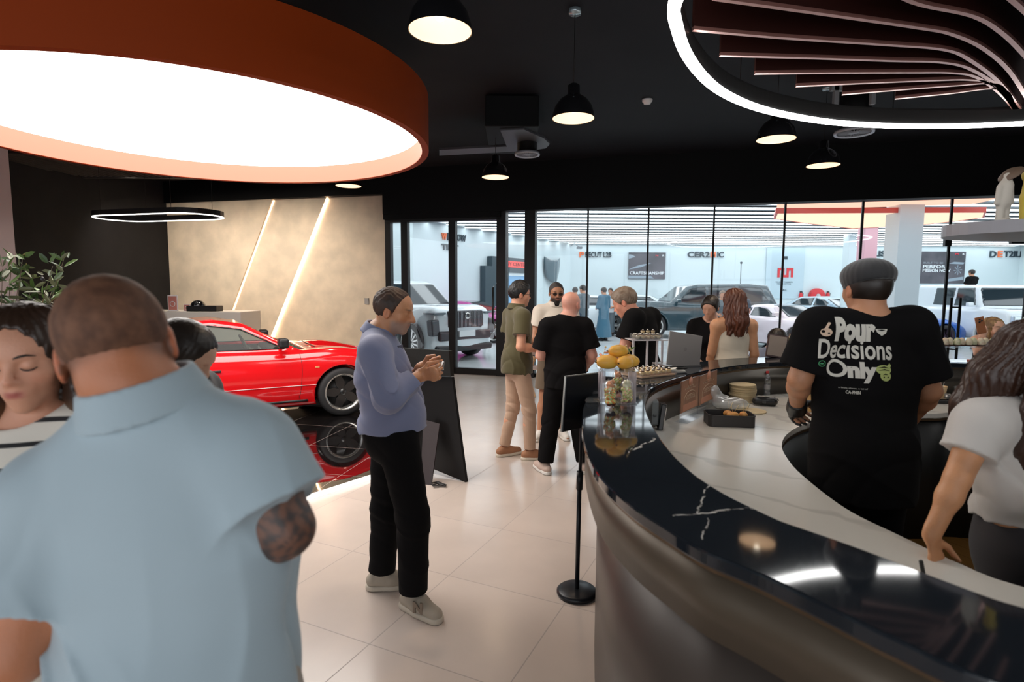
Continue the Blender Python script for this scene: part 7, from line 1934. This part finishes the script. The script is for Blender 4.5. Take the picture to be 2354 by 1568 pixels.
# 4 man in the blue shirt
loc = PZ(928, 1378, 0); rz = -math.pi / 2 - .18; h = 1.72; D_ = loc.y; q = PX(loc, rz, h)
J = dict(head=q(905, 715, D_), neck=q(866, 775, D_ + .02), chest=q(880, 860, D_), waist=q(897, 925, D_), pel=q(905, 985, D_), shR=q(862, 812, D_ - .19), shL=q(880, 806, D_ + .18), elR=q(893, 915, D_ - .25), wrR=q(968, 862, D_ - .10), elL=q(925, 905, D_ + .20), wrL=q(970, 846, D_ + .07),
         hipR=q(915, 1010, D_ - .09), hipL=q(898, 1010, D_ + .09), knR=q(950, 1190, D_ - .10), knL=q(888, 1175, D_ + .10), anR=q(950, 1362, D_ - .10), anL=q(878, 1320, D_ + .12), toeR=q(1000, 1395, D_ - .20), toeL=q(915, 1328, D_ + .13))
for k in ('anR', 'anL'): J[k] = (J[k][0], J[k][1], .095)
for k in ('toeR', 'toeL'): J[k] = (J[k][0], J[k][1], .03)
M_SHB = cloth('blue_chambray', (.20, .225, .36), .75, bump=(300, .08)); M_NBS = mat('beige_trainer', (.35, .30, .24), .75)
t, J, hp, R, hs = person('grey-stubbled balding man in blue shirt and black jeans looking at his hands, centre floor', loc, rz, h, J, head=(.22, .05, .05), skin=(.56, .26, .13), bulk=1.04, belly=.055, vox=.005, nose=1.3,
    shirt=dict(mat=M_SHB, kind='shirt', sleeve=1.72, hem=.965, fold=.012, fr=62, seed=9, slant=.8, off=.020, collar=True), legs=dict(mat=M_BLKC, waist=.99, flare=.014, fold=.008, fr=46), shoes=dict(mat=M_NBS, sole=mat('trainer_sole', (.50, .44, .36), .7), s=1.08),
    hands=dict(R=dict(d=(.35, .95, .15), pn=(-.9, .2, .2), side=(0, .1, 1), curl=.85, thumb=.9), L=dict(d=(-.3, .95, .25), pn=(.9, .2, .1), side=(0, .2, 1), curl=.7, thumb=.8)),
    hair=dict(style='short', th=.0055, amp=.002, mat=mat('hair_black_thin', (.030, .017, .012), .6, noise=(18, (.07, .03, .016))), front=.150, side=-.025, nape=.62, top=0), paint=dict(stubble=((.30, .26, .24), .6), lips=(.40, .18, .14), brows=(.05, .03, .02)))
m = MB(); m.lathe([(0, 0), (.020, 0), (.024, .045), (.022, .045), (.0, .004)], (J['wrR'] * .5 + J['wrL'] * .5) + V3(0, .10, .01), 16); o = m.build('tasting_cup', M_CLR)
o.parent = None; o.location = Vector(loc); o.rotation_euler = (0, 0, rz); tag(o, 'small clear cup held in the hands of the blue shirt man', 'cup')
m = MB(); n_ = J['neck'] + V3(0, .085, -.07); m.prism([(-.035, 0), (.035, 0), (.012, -.20), (-.012, -.20)], 0, .012, Matrix.Rotation(math.pi / 2 + .12, 3, 'X'), n_ + V3(0, .045, .03)); m.build('dark_lining', cloth('navy_lining', (.03, .035, .08)), t)
sh = [x for x in t.children if x.name.startswith('shoe')][0]; bv3 = BVHTree.FromPolygons([v.co for v in sh.data.vertices], [p.vertices for p in sh.data.polygons])
c = J['anR'] * .62 + J['toeR'] * .38; c[2] = .060; r_ = bv3.ray_cast(Vector((c[0] + .3, c[1], c[2])), Vector((-1, 0, 0)))
if r_[0]: text('shoe_mark', 'N', .075, r_[0] + Vector((.002, 0, 0)), (math.pi / 2, 0, math.atan2(r_[1].y, r_[1].x) + math.pi / 2), mat('shoe_mark_brown', (.20, .15, .11), .6), sh, extrude=.004, fat=.004)
m = MB(); m.box(J['pel'] + V3(.135, -.075, -.01), J['pel'] + V3(.150, -.035, .005), .003); m.build('pocket_tab', mat('paper_white'), t)
# 5 barista
D_ = 2.42; loc = PY(1990, 900, D_); loc = (loc.x, D_, .012); rz = .02; h = 1.78; q = PX(loc, rz, h)
J = dict(elL=q(1838, 878, D_ + .02), wrL=q(1832, 935, D_ + .22), elR=q(2135, 905, D_ + .0), wrR=q(2095, 965, D_ + .20), head=q(1990, 672, D_ + .02), shL=q(1880, 762, D_), shR=q(2095, 760, D_))
t, J, hp, R, hs = person('heavy-set barista in black cap and black T-shirt lettered Pour Decisions Only', loc, rz, h, J, head=(.12, 0, 0), skin=(.55, .26, .14), bulk=1.17, vox=.0055,
    shirt=dict(mat=M_BLKC, kind='crew', sleeve=.80, hem=.78, fold=.006, off=.024, sflare=.016), legs=dict(mat=M_BLKC, flare=.02), shoes=dict(mat=M_TRIM), hands=dict(L=dict(curl=.6, pn=(.6, .3, -.7), side=(1, 0, 0)), R=dict(curl=.6, pn=(-.6, .3, -.7), side=(-1, 0, 0))),
    hair=dict(style='cap', name='flat_cap', mat=mat('cap_black', (.016, .016, .018), .7, sheen=.4), under=M_HDK))
BT = t
g = Sdf(); w_, e_ = J['wrL'], J['elL']; dd = unit(w_ - e_); g.cone(w_ - dd * .03, w_ + dd * .05, .042, .046, k=.01, cuts=[(w_ - dd * .03, -dd)]); hand(g, w_, w_ - e_, V3(.6, .3, -.7), V3(1, 0, 0), s=1.16, curl=.6)
sdf_obj('glove', g, .005, mat('glove_black', (.012, .012, .013), .35), t)
sh = [x for x in t.children if x.name.startswith('shirt')][0]; bv2 = BVHTree.FromPolygons([v.co for v in sh.data.vertices], [p.vertices for p in sh.data.polygons])
qa = lambda px, py: q(px, py, D_ - .17)
def on_back(x, z):
    r_ = bv2.ray_cast(Vector((x, -1, z)), Vector((0, 1, 0))); return r_[0].y if r_[0] else -.15
def back_text(name, tx, x0, x1, y0, y1, col, fat=.03, font_h=None):
    a, b = Vector(qa(x0, y0)) * h / 1.75, Vector(qa(x1, y1)) * h / 1.75
    me = text_geo(tx, 1, 0, fat); bm2 = bmesh.new(); bm2.from_mesh(me); bmesh.ops.triangulate(bm2, faces=bm2.faces)
    for _ in range(3): bmesh.ops.subdivide_edges(bm2, edges=[e for e in bm2.edges if e.calc_length() > .12], cuts=1); bmesh.ops.triangulate(bm2, faces=bm2.faces)
    co = np.array([v.co[:] for v in bm2.verts]); lo, hi = co.min(0), co.max(0); me.name = name
    for v in bm2.verts:
        x = a.x + (v.co.x - lo[0]) / (hi[0] - lo[0]) * (b.x - a.x); z = b.z + (v.co.y - lo[1]) / (hi[1] - lo[1]) * (a.z - b.z); v.co = (x, on_back(x, z) - .0022, z)
    bm2.to_mesh(me); bm2.free(); return link(name, me, col, sh)
def back_poly(name, polys, col, off=.0022):
    m = MB()
    for P_ in polys:
        L_ = [Vector(qa(x, y)) * h / 1.75 for x, y in P_]; m.quad([Vector((p.x, on_back(p.x, p.z) - off, p.z)) for p in L_])
    return m.build(name, col, sh)
M_PR = mat('print_cream', (.66, .63, .56), .7); M_PRG = mat('print_green', (.06, .30, .13), .7); M_PRL = mat('print_lime', (.42, .48, .16), .7); M_PRP = mat('print_beige', (.72, .52, .38), .7)
for nm_, tx, x0, x1, y0, y1, ft in (('p', 'Pour', 1947, 2035, 738, 797, .06), ('d', 'Decisions', 1909, 2067, 790, 838, .02), ('n', 'nly', 1973, 2027, 843, 892, .06)): back_text('lettering', tx, x0, x1, y0, y1, M_PR, ft)
cir = lambda cx, cy, rx, ry, n=20, a0=0: [(cx + rx * math.cos(a), cy + ry * math.sin(a)) for a in np.linspace(a0, a0 + 2 * math.pi, n, endpoint=False)]
def annulus(cx, cy, r1, r2, n=24, ky=1.0): A, B = cir(cx, cy, r1, r1 * ky, n), cir(cx, cy, r2, r2 * ky, n); return [[A[k], A[(k + 1) % n], B[(k + 1) % n], B[k]] for k in range(n)]
back_poly('lettering', annulus(1951, 860, 21, 14), M_PR)
back_poly('bean_print', annulus(1917, 849, 9.5, 7.5, 16, .8) + [[(1911, 850), (1914, 847), (1922, 848), (1919, 851)]], M_PRG)
back_poly('cup_print', [[(2036, 766), (2063, 766), (2059, 776), (2049, 782), (2040, 775)]], M_PR); back_poly('cup_print', [[(2040, 768), (2050, 771), (2059, 768), (2050, 767)]], M_BLKC, .003)
back_poly('pot_print', [cir(1924, 774, 13, 10), [(1920, 765), (1926, 766), (1936, 752), (1930, 750)]], M_PRP); back_poly('pot_print', [cir(1917, 772, 4, 3.5, 10), cir(1929, 776, 3, 2, 8)], M_BLKC, .003)
back_poly('swirl_print', [cir(2044, 860, 17, 11), cir(2047, 874, 12, 12), [(2052, 852), (2059, 845), (2062, 850), (2058, 858)]], M_PRL)
back_poly('swirl_print', [[(2030, 856), (2046, 852), (2058, 857), (2046, 855)], [(2030, 862), (2046, 858), (2059, 863), (2046, 861)], [(2040, 872), (2047, 868), (2053, 872), (2047, 871)], cir(2043, 877, 1.8, 1.8, 8), cir(2052, 877, 1.8, 1.8, 8)], M_BLKC, .003)
back_text('lettering', 'a little chaos, a lot of', 1953, 2007, 903, 907, M_PR, .0); back_text('lettering', 'CA-PHIN', 1965, 1992, 910, 918, M_PR, .03)
# 6 long-haired woman at the right edge
D_ = 1.74; loc = (1.70, D_ + .06, .012); rz = math.pi + .50; h = 1.62; q = PX(loc, rz, h)
J = dict(head=q(2392, 842, D_), neck=q(2350, 950, D_ + .03), shR=q(2252, 985, D_ - .02), elR=q(2200, 1110, D_ - .05), wrR=q(2140, 1240, D_ - .06), shL=q(2460, 985, D_ + .05), elL=q(2500, 1130, D_), wrL=q(2440, 1200, D_ - .15), chest=q(2345, 1090, D_ + .02), waist=q(2345, 1200, D_ + .06), pel=(0, .0, .94))
lk = [[(0, -.05, .03, .085), (0, -.08, -.08, .08), (-.02, -.09, -.20, .07), (-.03, -.08, -.30, .05)], [(.06, -.0, .06, .042), (.095, .005, -.03, .042), (.11, .03, -.14, .045), (.115, .05, -.26, .045), (.09, .07, -.38, .03)], [(.05, .05, .07, .03), (.085, .045, .0, .026), (.10, .055, -.10, .034), (.085, .085, -.24, .040), (.06, .10, -.36, .024)], [(-.06, -.0, .06, .04), (-.09, .0, -.05, .035), (-.1, .01, -.2, .035)]]
t, J, hp, R, hs = person('woman with very long dark hair and white polo leaning on the inner counter', loc, rz, h, J, head=(.30, .55, 0), skin=(.66, .32, .16), fem=True, vox=.0052,
    shirt=dict(mat=cloth('white_polo', (.60, .56, .52), .8, bump=(400, .1)), kind='polo', sleeve=.55, hem=1.03, fold=.010, fr=60, off=.018, collar=True, sflare=.012), legs=dict(mat=cloth('dark_trousers', (.035, .03, .032)), waist=1.06, flare=.03), shoes=dict(mat=M_TRIM),
    hands=dict(R=dict(d=(0, .25, -.9), pn=(0, .6, -.4), side=(-1, .2, 0), curl=.25)), hair=dict(style='long', mat=mat('hair_long_brown', (.040, .016, .009), .38), locks=lk, th=.010, amp=.003, face=.06), paint=dict(lips=(.5, .18, .15), brows=(.05, .03, .02)))
m = MB(); m.ball(hp((.080, .004, -.038)), .006, n=10); m.build('earring', mat('gold', (.75, .50, .16), .25, metal=1), t)
m = MB(); c = J['neck'] + V3(0, .02, .015); m.tube([c + V3(.07 * math.sin(a), .072 * math.cos(a), -.02 - .02 * math.cos(a)) for a in np.linspace(0, 6.283, 40, endpoint=False)], .0012, 5, closed=True); m.ball(c + V3(0, .074, -.045), .005, n=8); m.build('necklace', mat('gold'), t)
# 7 man in the olive polo
M_TAN = mat('tan_suede', (.36, .17, .09), .8); M_CRS = mat('cream_sole', (.66, .60, .50), .6)
loc = PZ(1188, 1052, 0); rz = -math.pi / 2 + .35; h = 1.75; D_ = loc.y; q = PX(loc, rz, h)
J = dict(elR=(.24, -.06, 1.14), wrR=(.17, .20, 1.10), elL=(-.24, .0, 1.16), wrL=(-.12, .24, 1.14), anR=(.10, .10, .095), toeR=(.13, .27, .03), knR=(.10, .09, .5), anL=(-.10, -.10, .095), toeL=(-.13, .06, .03), knL=(-.09, -.01, .5))
t, J, hp, R, hs = person('young man with black hair and glasses in olive polo and tan chinos, holding a cup', loc, rz, h, J, head=(.06, -.05, 0), skin=(.66, .33, .21), bulk=.95, vox=.006,
    shirt=dict(mat=cloth('olive_pique', (.080, .066, .024), .85), kind='polo', sleeve=.62, hem=.86, fold=.010, off=.020, collar=True, sflare=.016, seed=3), legs=dict(mat=cloth('tan_chinos', (.50, .33, .23)), fold=.008, fr=50, flare=.002, off=.008), shoes=dict(mat=M_TAN, sole=M_CRS, s=1.05),
    hands=dict(R=dict(curl=.6, side=(0, 0, 1)), L=dict(curl=.6, side=(0, 0, 1))), hair=dict(style='short', th=.007, amp=.0025, mat=mat('hair_black', (.008, .007, .007), .5), front=.066, side=-.02, nape=.35, top=.026), paint=dict(lips=(.52, .22, .18), brows=(.02, .015, .01)))
glasses(t, hp, R, hs, mat('glasses_black', (.012, .01, .01), .3))
m = MB(); c = Vector((J['wrL'] + V3(.02, .10, -.05)).tolist()); m.lathe([(0, 0), (.028, 0), (.038, .10), (.036, .10), (0, .004)], c, 20); o = m.build('iced_coffee_cup', mat('iced_coffee', (.45, .26, .14), .25)); o.location = loc; o.rotation_euler = (0, 0, rz); tag(o, 'plastic cup of iced coffee in the olive shirt man\'s hand', 'cup')
m = MB(); m.lathe([(.034, 0), (.038, .03), (0, .035)], c + Vector((0, 0, .10)), 20); m.cyl(c + Vector((0, 0, .12)), c + Vector((-.03, -.02, .22)), .004, n=6); o2 = m.build('lid_and_straw', M_CLR, o)
# 8 bald man in black
loc = PZ(1296, 1084, 0); rz = .10; h = 1.66; q = PX(loc, rz, h)
J = dict(head=(.05, .02, 1.628), elR=(.255, -.03, 1.15), wrR=(.23, .20, .97), elL=(-.24, .02, 1.14), wrL=(-.12, .24, 1.12), hipR=(.09, 0, .92), knR=(.14, .02, .5), anR=(.20, -.02, .095), toeR=(.27, .13, .03), knL=(-.13, .02, .5), anL=(-.19, -.02, .095), toeL=(-.24, .13, .03))
M_NUD = mat('blush_trainer', (.55, .42, .36), .7)
t, J, hp, R, hs = person('bald man in black T-shirt and black trousers, back turned, by the sign stand', loc, rz, h, J, head=(.05, -.75, .0), skin=(.72, .36, .27), bulk=1.04, vox=.006, shirt=dict(mat=M_BLKC, kind='crew', sleeve=.78, hem=.84, fold=.007, off=.020, sflare=.02), legs=dict(mat=M_BLKC, flare=.016, fold=.008), shoes=dict(mat=M_NUD, sole=mat('shoe_white')), paint=dict(stubble=((.30, .14, .09), .6), lips=(.5, .2, .17), brows=(.25, .13, .08)))
m = MB(); m.tube([J['wrR'] * .93 + J['elR'] * .07 + V3(.033 * math.cos(a), .015 * math.sin(a), .030 * math.sin(a)) for a in np.linspace(0, 6.283, 18, endpoint=False)], .006, 6, closed=True); m.build('wristwatch', M_TRIM, t)
# 9 bearded man
loc = PY(1274, 1000, 6.35); loc = (loc.x, 6.35, 0); rz = math.pi + .1; h = 1.76
J = dict(elR=(.25, .06, 1.13), wrR=(-.02, .20, 1.17), elL=(-.25, .06, 1.13), wrL=(.04, .23, 1.10), anR=(.16, .02, .095), toeR=(.24, .17, .03), knR=(.12, .03, .5))
t, J, hp, R, hs = person('bearded man with glasses, cream polo and brown shorts, arms folded, behind the bald man', loc, rz, h, J, head=(.10, .0, 0), skin=(.45, .21, .115), bulk=1.05, vox=.006, shirt=dict(mat=cloth('cream_polo', (.70, .62, .53)), kind='polo', sleeve=.6, hem=.90, fold=.009, collar=True), legs=dict(mat=cloth('brown_shorts', (.13, .09, .055)), to=.85, flare=.02), shoes=dict(mat=mat('shoe_white')),
    hands=dict(R=dict(d=(-1, .2, .1), pn=(0, -1, 0), side=(0, 0, 1), curl=.3), L=dict(d=(1, .1, .1), pn=(0, -1, 0), side=(0, 0, 1), curl=.3)), hair=dict(style='short', th=.005, mat=mat('hair_grey_black', (.04, .035, .035), .6), front=.085, side=-.02), paint=dict(stubble=((.012, .009, .008), 1.0), lips=(.30, .12, .10), brows=(.02, .012, .01)))
glasses(t, hp, R, hs, mat('glasses_black'), mat('sun_lens', (.02, .02, .02), .1, alpha=.7))
# 10 grey-haired man in the black polo
D_ = 4.85; loc = PY(1472, 800, D_); loc = (loc.x, D_, 0); rz = .95; h = 1.78; q = PX(loc, rz, h)
J = dict(head=q(1437, 696, D_ - .0), neck=q(1462, 733, D_), elL=(-.25, .05, 1.14), wrL=(-.14, .26, 1.06), elR=(.25, .05, 1.14), wrR=(.14, .28, 1.06))
person('grey haired man in a black polo looking down, behind the tiered stand', loc, rz, h, J, head=(.45, .15, 0), skin=(.72, .32, .21), bulk=1.05, vox=.006, shirt=dict(mat=M_BLKC, kind='polo', sleeve=.62, hem=.86, fold=.003, collar=True, off=.024, sflare=.02), legs=dict(mat=M_BLKC), shoes=dict(mat=M_TRIM),
    hair=dict(style='short', th=.009, mat=mat('hair_grey_brown', (.15, .095, .06), .55, noise=(30, (.24, .18, .13))), front=.075, side=-.02, nape=.3, top=.010), paint=dict(lips=(.5, .22, .18), brows=(.2, .12, .08)))
# 11 long-haired woman in cream
D_ = 5.2; loc = PY(1684, 800, D_); loc = (loc.x, D_, 0); rz = .05; h = 1.69
lk = [[(0, -.045, .03, .082), (0, -.07, -.08, .080), (.0, -.085, -.18, .078), (-.01, -.075, -.27, .055)], [(-.065, -.03, .03, .038), (-.085, -.03, -.08, .038), (-.09, -.05, -.2, .036), (-.095, -.06, -.29, .022)], [(.065, -.03, .03, .038), (.085, -.03, -.08, .038), (.08, -.05, -.2, .036), (.07, -.06, -.31, .022)]]
person('woman with long wavy auburn hair and sleeveless cream dress, back turned', loc, rz, h, dict(elR=(.20, -.04, 1.14), wrR=(.19, .10, .94), elL=(-.20, .02, 1.14), wrL=(-.16, .15, .96), shR=(.165, -.01, 1.41), shL=(-.165, -.01, 1.41)), head=(.1, .2, 0), skin=(.68, .34, .18), fem=True, vox=.006,
    shirt=dict(mat=cloth('cream_rib', (.70, .62, .49)), kind='tank', sleeve=0, hem=.78, fold=.002, off=.010, name='dress_top'), legs=dict(mat=cloth('cream_rib'), kind='skirt', name='skirt', to=.42, flare=.0, off=.010, fold=.002), shoes=dict(mat=mat('shoe_white')), hair=dict(style='long', mat=mat('hair_auburn', (.11, .032, .014), .38), locks=lk, amp=.005, fq=150))
# 12 woman in black beside her
D_ = 5.75; loc = PY(1630, 800, D_); loc = (loc.x, D_, 0)
person('dark-haired woman in black top and patterned skirt, left of the cream dress', loc, math.pi - .35, 1.62, dict(elR=(.22, .02, 1.12), wrR=(.02, .2, 1.0), elL=(-.22, .02, 1.12), wrL=(-.05, .2, 1.0)), head=(.3, -.3, 0), skin=(.58, .32, .22), fem=True, vox=.008, shirt=dict(mat=M_BLKC, kind='crew', sleeve=.9, hem=.98),
    legs=dict(mat=mat('patterned_cloth', (.012, .012, .012), .8, noise=(22, (.62, .58, .46), 2)), kind='skirt', name='skirt', to=.5, waist=1.03), shoes=dict(mat=M_TRIM), hair=dict(style='short', th=.014, mat=M_HDK, front=.06, side=-.05))
# 13 seated man in grey blue
D_ = 6.0; loc = PY(1752, 800, D_); loc = (loc.x, D_, 0)
J = dict(pel=(0, -.05, .52), waist=(0, .0, .66), chest=(0, .08, .84), neck=(0, .13, 1.02), head=(0, .20, 1.15), shR=(.18, .11, .97), shL=(-.18, .11, .97), elR=(.24, .16, .72), wrR=(.15, .38, .66), elL=(-.24, .16, .72), wrL=(-.15, .38, .66), hipR=(.09, -.02, .50), hipL=(-.09, -.02, .50), knR=(.13, .40, .50), knL=(-.13, .40, .50), anR=(.13, .36, .095), anL=(-.13, .36, .095), toeR=(.14, .52, .03), toeL=(-.14, .52, .03))
person('seated man with dark hair and grey blue shirt bending forward beyond the far ledge', loc, -1.2, 1.75, J, head=(.5, 0, 0), skin=SK_T, vox=.009, shirt=dict(mat=cloth('grey_blue_shirt', (.20, .24, .34)), kind='crew', sleeve=1.6, hem=.46, fold=.004), legs=dict(mat=M_BLKC, waist=.60), shoes=dict(mat=M_TRIM), hair=dict(style='short', th=.012, mat=M_HDK))
t = thing('stool', 'low dark stool under the seated grey blue shirt man', 'stool', loc, -1.2); m = MB(); m.lathe([(0, .36), (.17, .36), (.18, .38), (.17, .41), (0, .41)], (0, -.08, 0), 24); m.build('seat', M_TRIM, t)
for a in (0.8, 2.4, 3.9, 5.5): m = MB(); m.cyl((.14 * math.cos(a), -.08 + .14 * math.sin(a), .37), (.19 * math.cos(a), -.08 + .19 * math.sin(a), 0), .013, n=8); m.build('leg', M_TRIM, t)
# 14 woman photographing with a phone
D_ = 5.25; loc = PY(2284, 800, D_); loc = (loc.x, D_, 0); rz = math.pi - .12; h = 1.50; q = PX(loc, rz, h)
J = dict(head=q(2284, 760, D_ - .02), elR=q(2250, 815, D_ - .10), wrR=q(2258, 775, D_ - .20), elL=(-.22, .02, 1.12), wrL=(-.10, .22, 1.02))
lk = [[(0, -.05, .03, .08), (0, -.07, -.08, .07), (0, -.08, -.18, .055)], [(-.065, -.01, .05, .04), (-.088, .0, -.05, .034), (-.085, .02, -.15, .03)], [(.065, -.01, .05, .04), (.088, .0, -.05, .034), (.085, .02, -.15, .03)]]
t, J, hp, R, hs = person('young woman with blonde streaked hair raising a brown phone, beyond the row of wraps', loc, rz, h, J, head=(-.22, .15, .1), skin=(.72, .40, .27), fem=True, vox=.006, hs=1.05, shirt=dict(mat=M_BLKC, kind='tank', sleeve=0, hem=.9), legs=dict(mat=M_BLKC), shoes=dict(mat=M_TRIM),
    hands=dict(R=dict(d=(.0, .1, 1), pn=(0, -1, .0), side=(-1, 0, .1), curl=.45)), hair=dict(style='long', mat=mat('hair_blonde_streak', (.16, .08, .03), .4, noise=(25, (.42, .25, .10))), locks=lk, amp=.003), paint=dict(lips=(.55, .2, .18), brows=(.08, .04, .02)))
c = PY(2254, 748, D_ - .24); ph = thing('phone', 'brown phone with round camera lenses held up by the blonde streaked woman', 'phone', c, rz); m = MB(); m.box((-.037, -.004, -.075), (.037, .004, .075), .006, rot=Matrix.Rotation(.25, 3, 'Y')); m.build('case', mat('phone_brown', (.38, .14, .06), .4), ph)
m = MB()
for x, z in ((.014, .052), (.014, .030), (-.004, .041)): m.lathe([(0, .004), (.008, .004), (.008, .007), (0, .007)], (x, 0, z), 14, axis='Y')
m.build('camera_lens', M_SHADE, ph)
# 15 pale green shirt at the edge
D_ = 4.95; loc = PY(2412, 800, D_); loc = (loc.x, D_, 0)
person('person in a pale green shirt cut by the right edge of the photo', loc, math.pi + .2, 1.75, dict(elR=(.25, .05, 1.14), wrR=(.15, .26, 1.05)), skin=SK_T, vox=.008, shirt=dict(mat=cloth('pale_green_linen', (.38, .50, .43)), kind='polo', sleeve=.7, collar=True), legs=dict(mat=cloth('stone_chinos')), shoes=dict(mat=M_TRIM), hair=dict(style='short', mat=M_HDK))
# showroom visitors, small in the picture
def visitor(px, Y, h, rz, lab, top, bot, hairm=M_HDK, skin=SK_T, skirt=False, z=0.0, J=None, arms=True, **k):
    p = PY(px, 700, Y); A = dict(elR=(.23, .03, 1.12), wrR=(.12, .22, 1.06), elL=(-.23, .03, 1.12), wrL=(-.12, .22, 1.06)) if arms else {}
    A.update(J or {})
    return person(lab, (p.x, Y, z), rz, h, A, head=(.15, 0, 0), skin=skin, vox=.014, shirt=dict(mat=top, kind='crew', sleeve=k.get('sleeve', .7), hem=k.get('hem', .86), fold=.004), legs=dict(mat=bot, kind='skirt' if skirt else 'long', name='robe' if skirt else 'trousers', to=.12 if skirt else 1.9, flare=k.get('flare', .01)), shoes=dict(mat=M_TRIM), hair=dict(style='short', th=.012, mat=hairm))
M_TEAL = cloth('teal_robe', (.04, .13, .20)); M_NAVY = cloth('navy_cloth', (.03, .05, .08)); M_GY = cloth('grey_cloth', (.10, .13, .15))
visitor(1388, 18.6, 1.74, .6, 'visitor in a long teal robe standing on the showroom floor', M_TEAL, M_TEAL, skirt=True, flare=.12, sleeve=1.5, hem=.7)
visitor(1322, 18.3, 1.74, .3, 'visitor in dark teal jacket, left of the two by the far left wall', M_NAVY, M_NAVY, sleeve=1.8)
visitor(1340, 16.8, 1.80, .8, 'taller visitor in a grey jacket, right of the two by the far left wall', M_GY, M_NAVY, sleeve=1.8)
visitor(1283, 19.8, 1.76, 0, 'visitor whose head shows above the bearded man', M_GY, M_NAVY)
visitor(1403, 20.5, 1.72, 2.8, 'visitor in white behind the teal robe', cloth('white_cloth', (.6, .62, .64)), M_GY)
visitor(1660, 15.8, 1.66, 2.9, 'grey haired visitor at the left of the auburn hair', M_GY, M_NAVY, hairm=mat('hair_grey_brown'))
visitor(1704, 16.4, 1.66, 2.6, 'visitor in dark clothes at the right of the auburn hair', M_NAVY, M_NAVY, skin=(.6, .3, .25))
t = visitor(2229, 20.6, 1.74, .2, 'worker in a black T-shirt reaching over the white off-roader', M_BLKC, M_BLKC, z=.72, J=dict(elR=(.26, .1, 1.2), wrR=(.42, .25, 1.05)))
t = thing('step_platform', 'grey work platform under the worker behind the white off-roader', 'platform', (PY(2229, 700, 20.6).x, 20.6, 0)); m = MB(); m.box((-.5, -.35, .67), (.5, .35, .72)); m.build('deck', M_GY, t)
for sx in (-.45, .45):
    for sy in (-.3, .3): m = MB(); m.box((sx - .02, sy - .02, 0), (sx + .02, sy + .02, .67)); m.build('leg', M_GY, t)
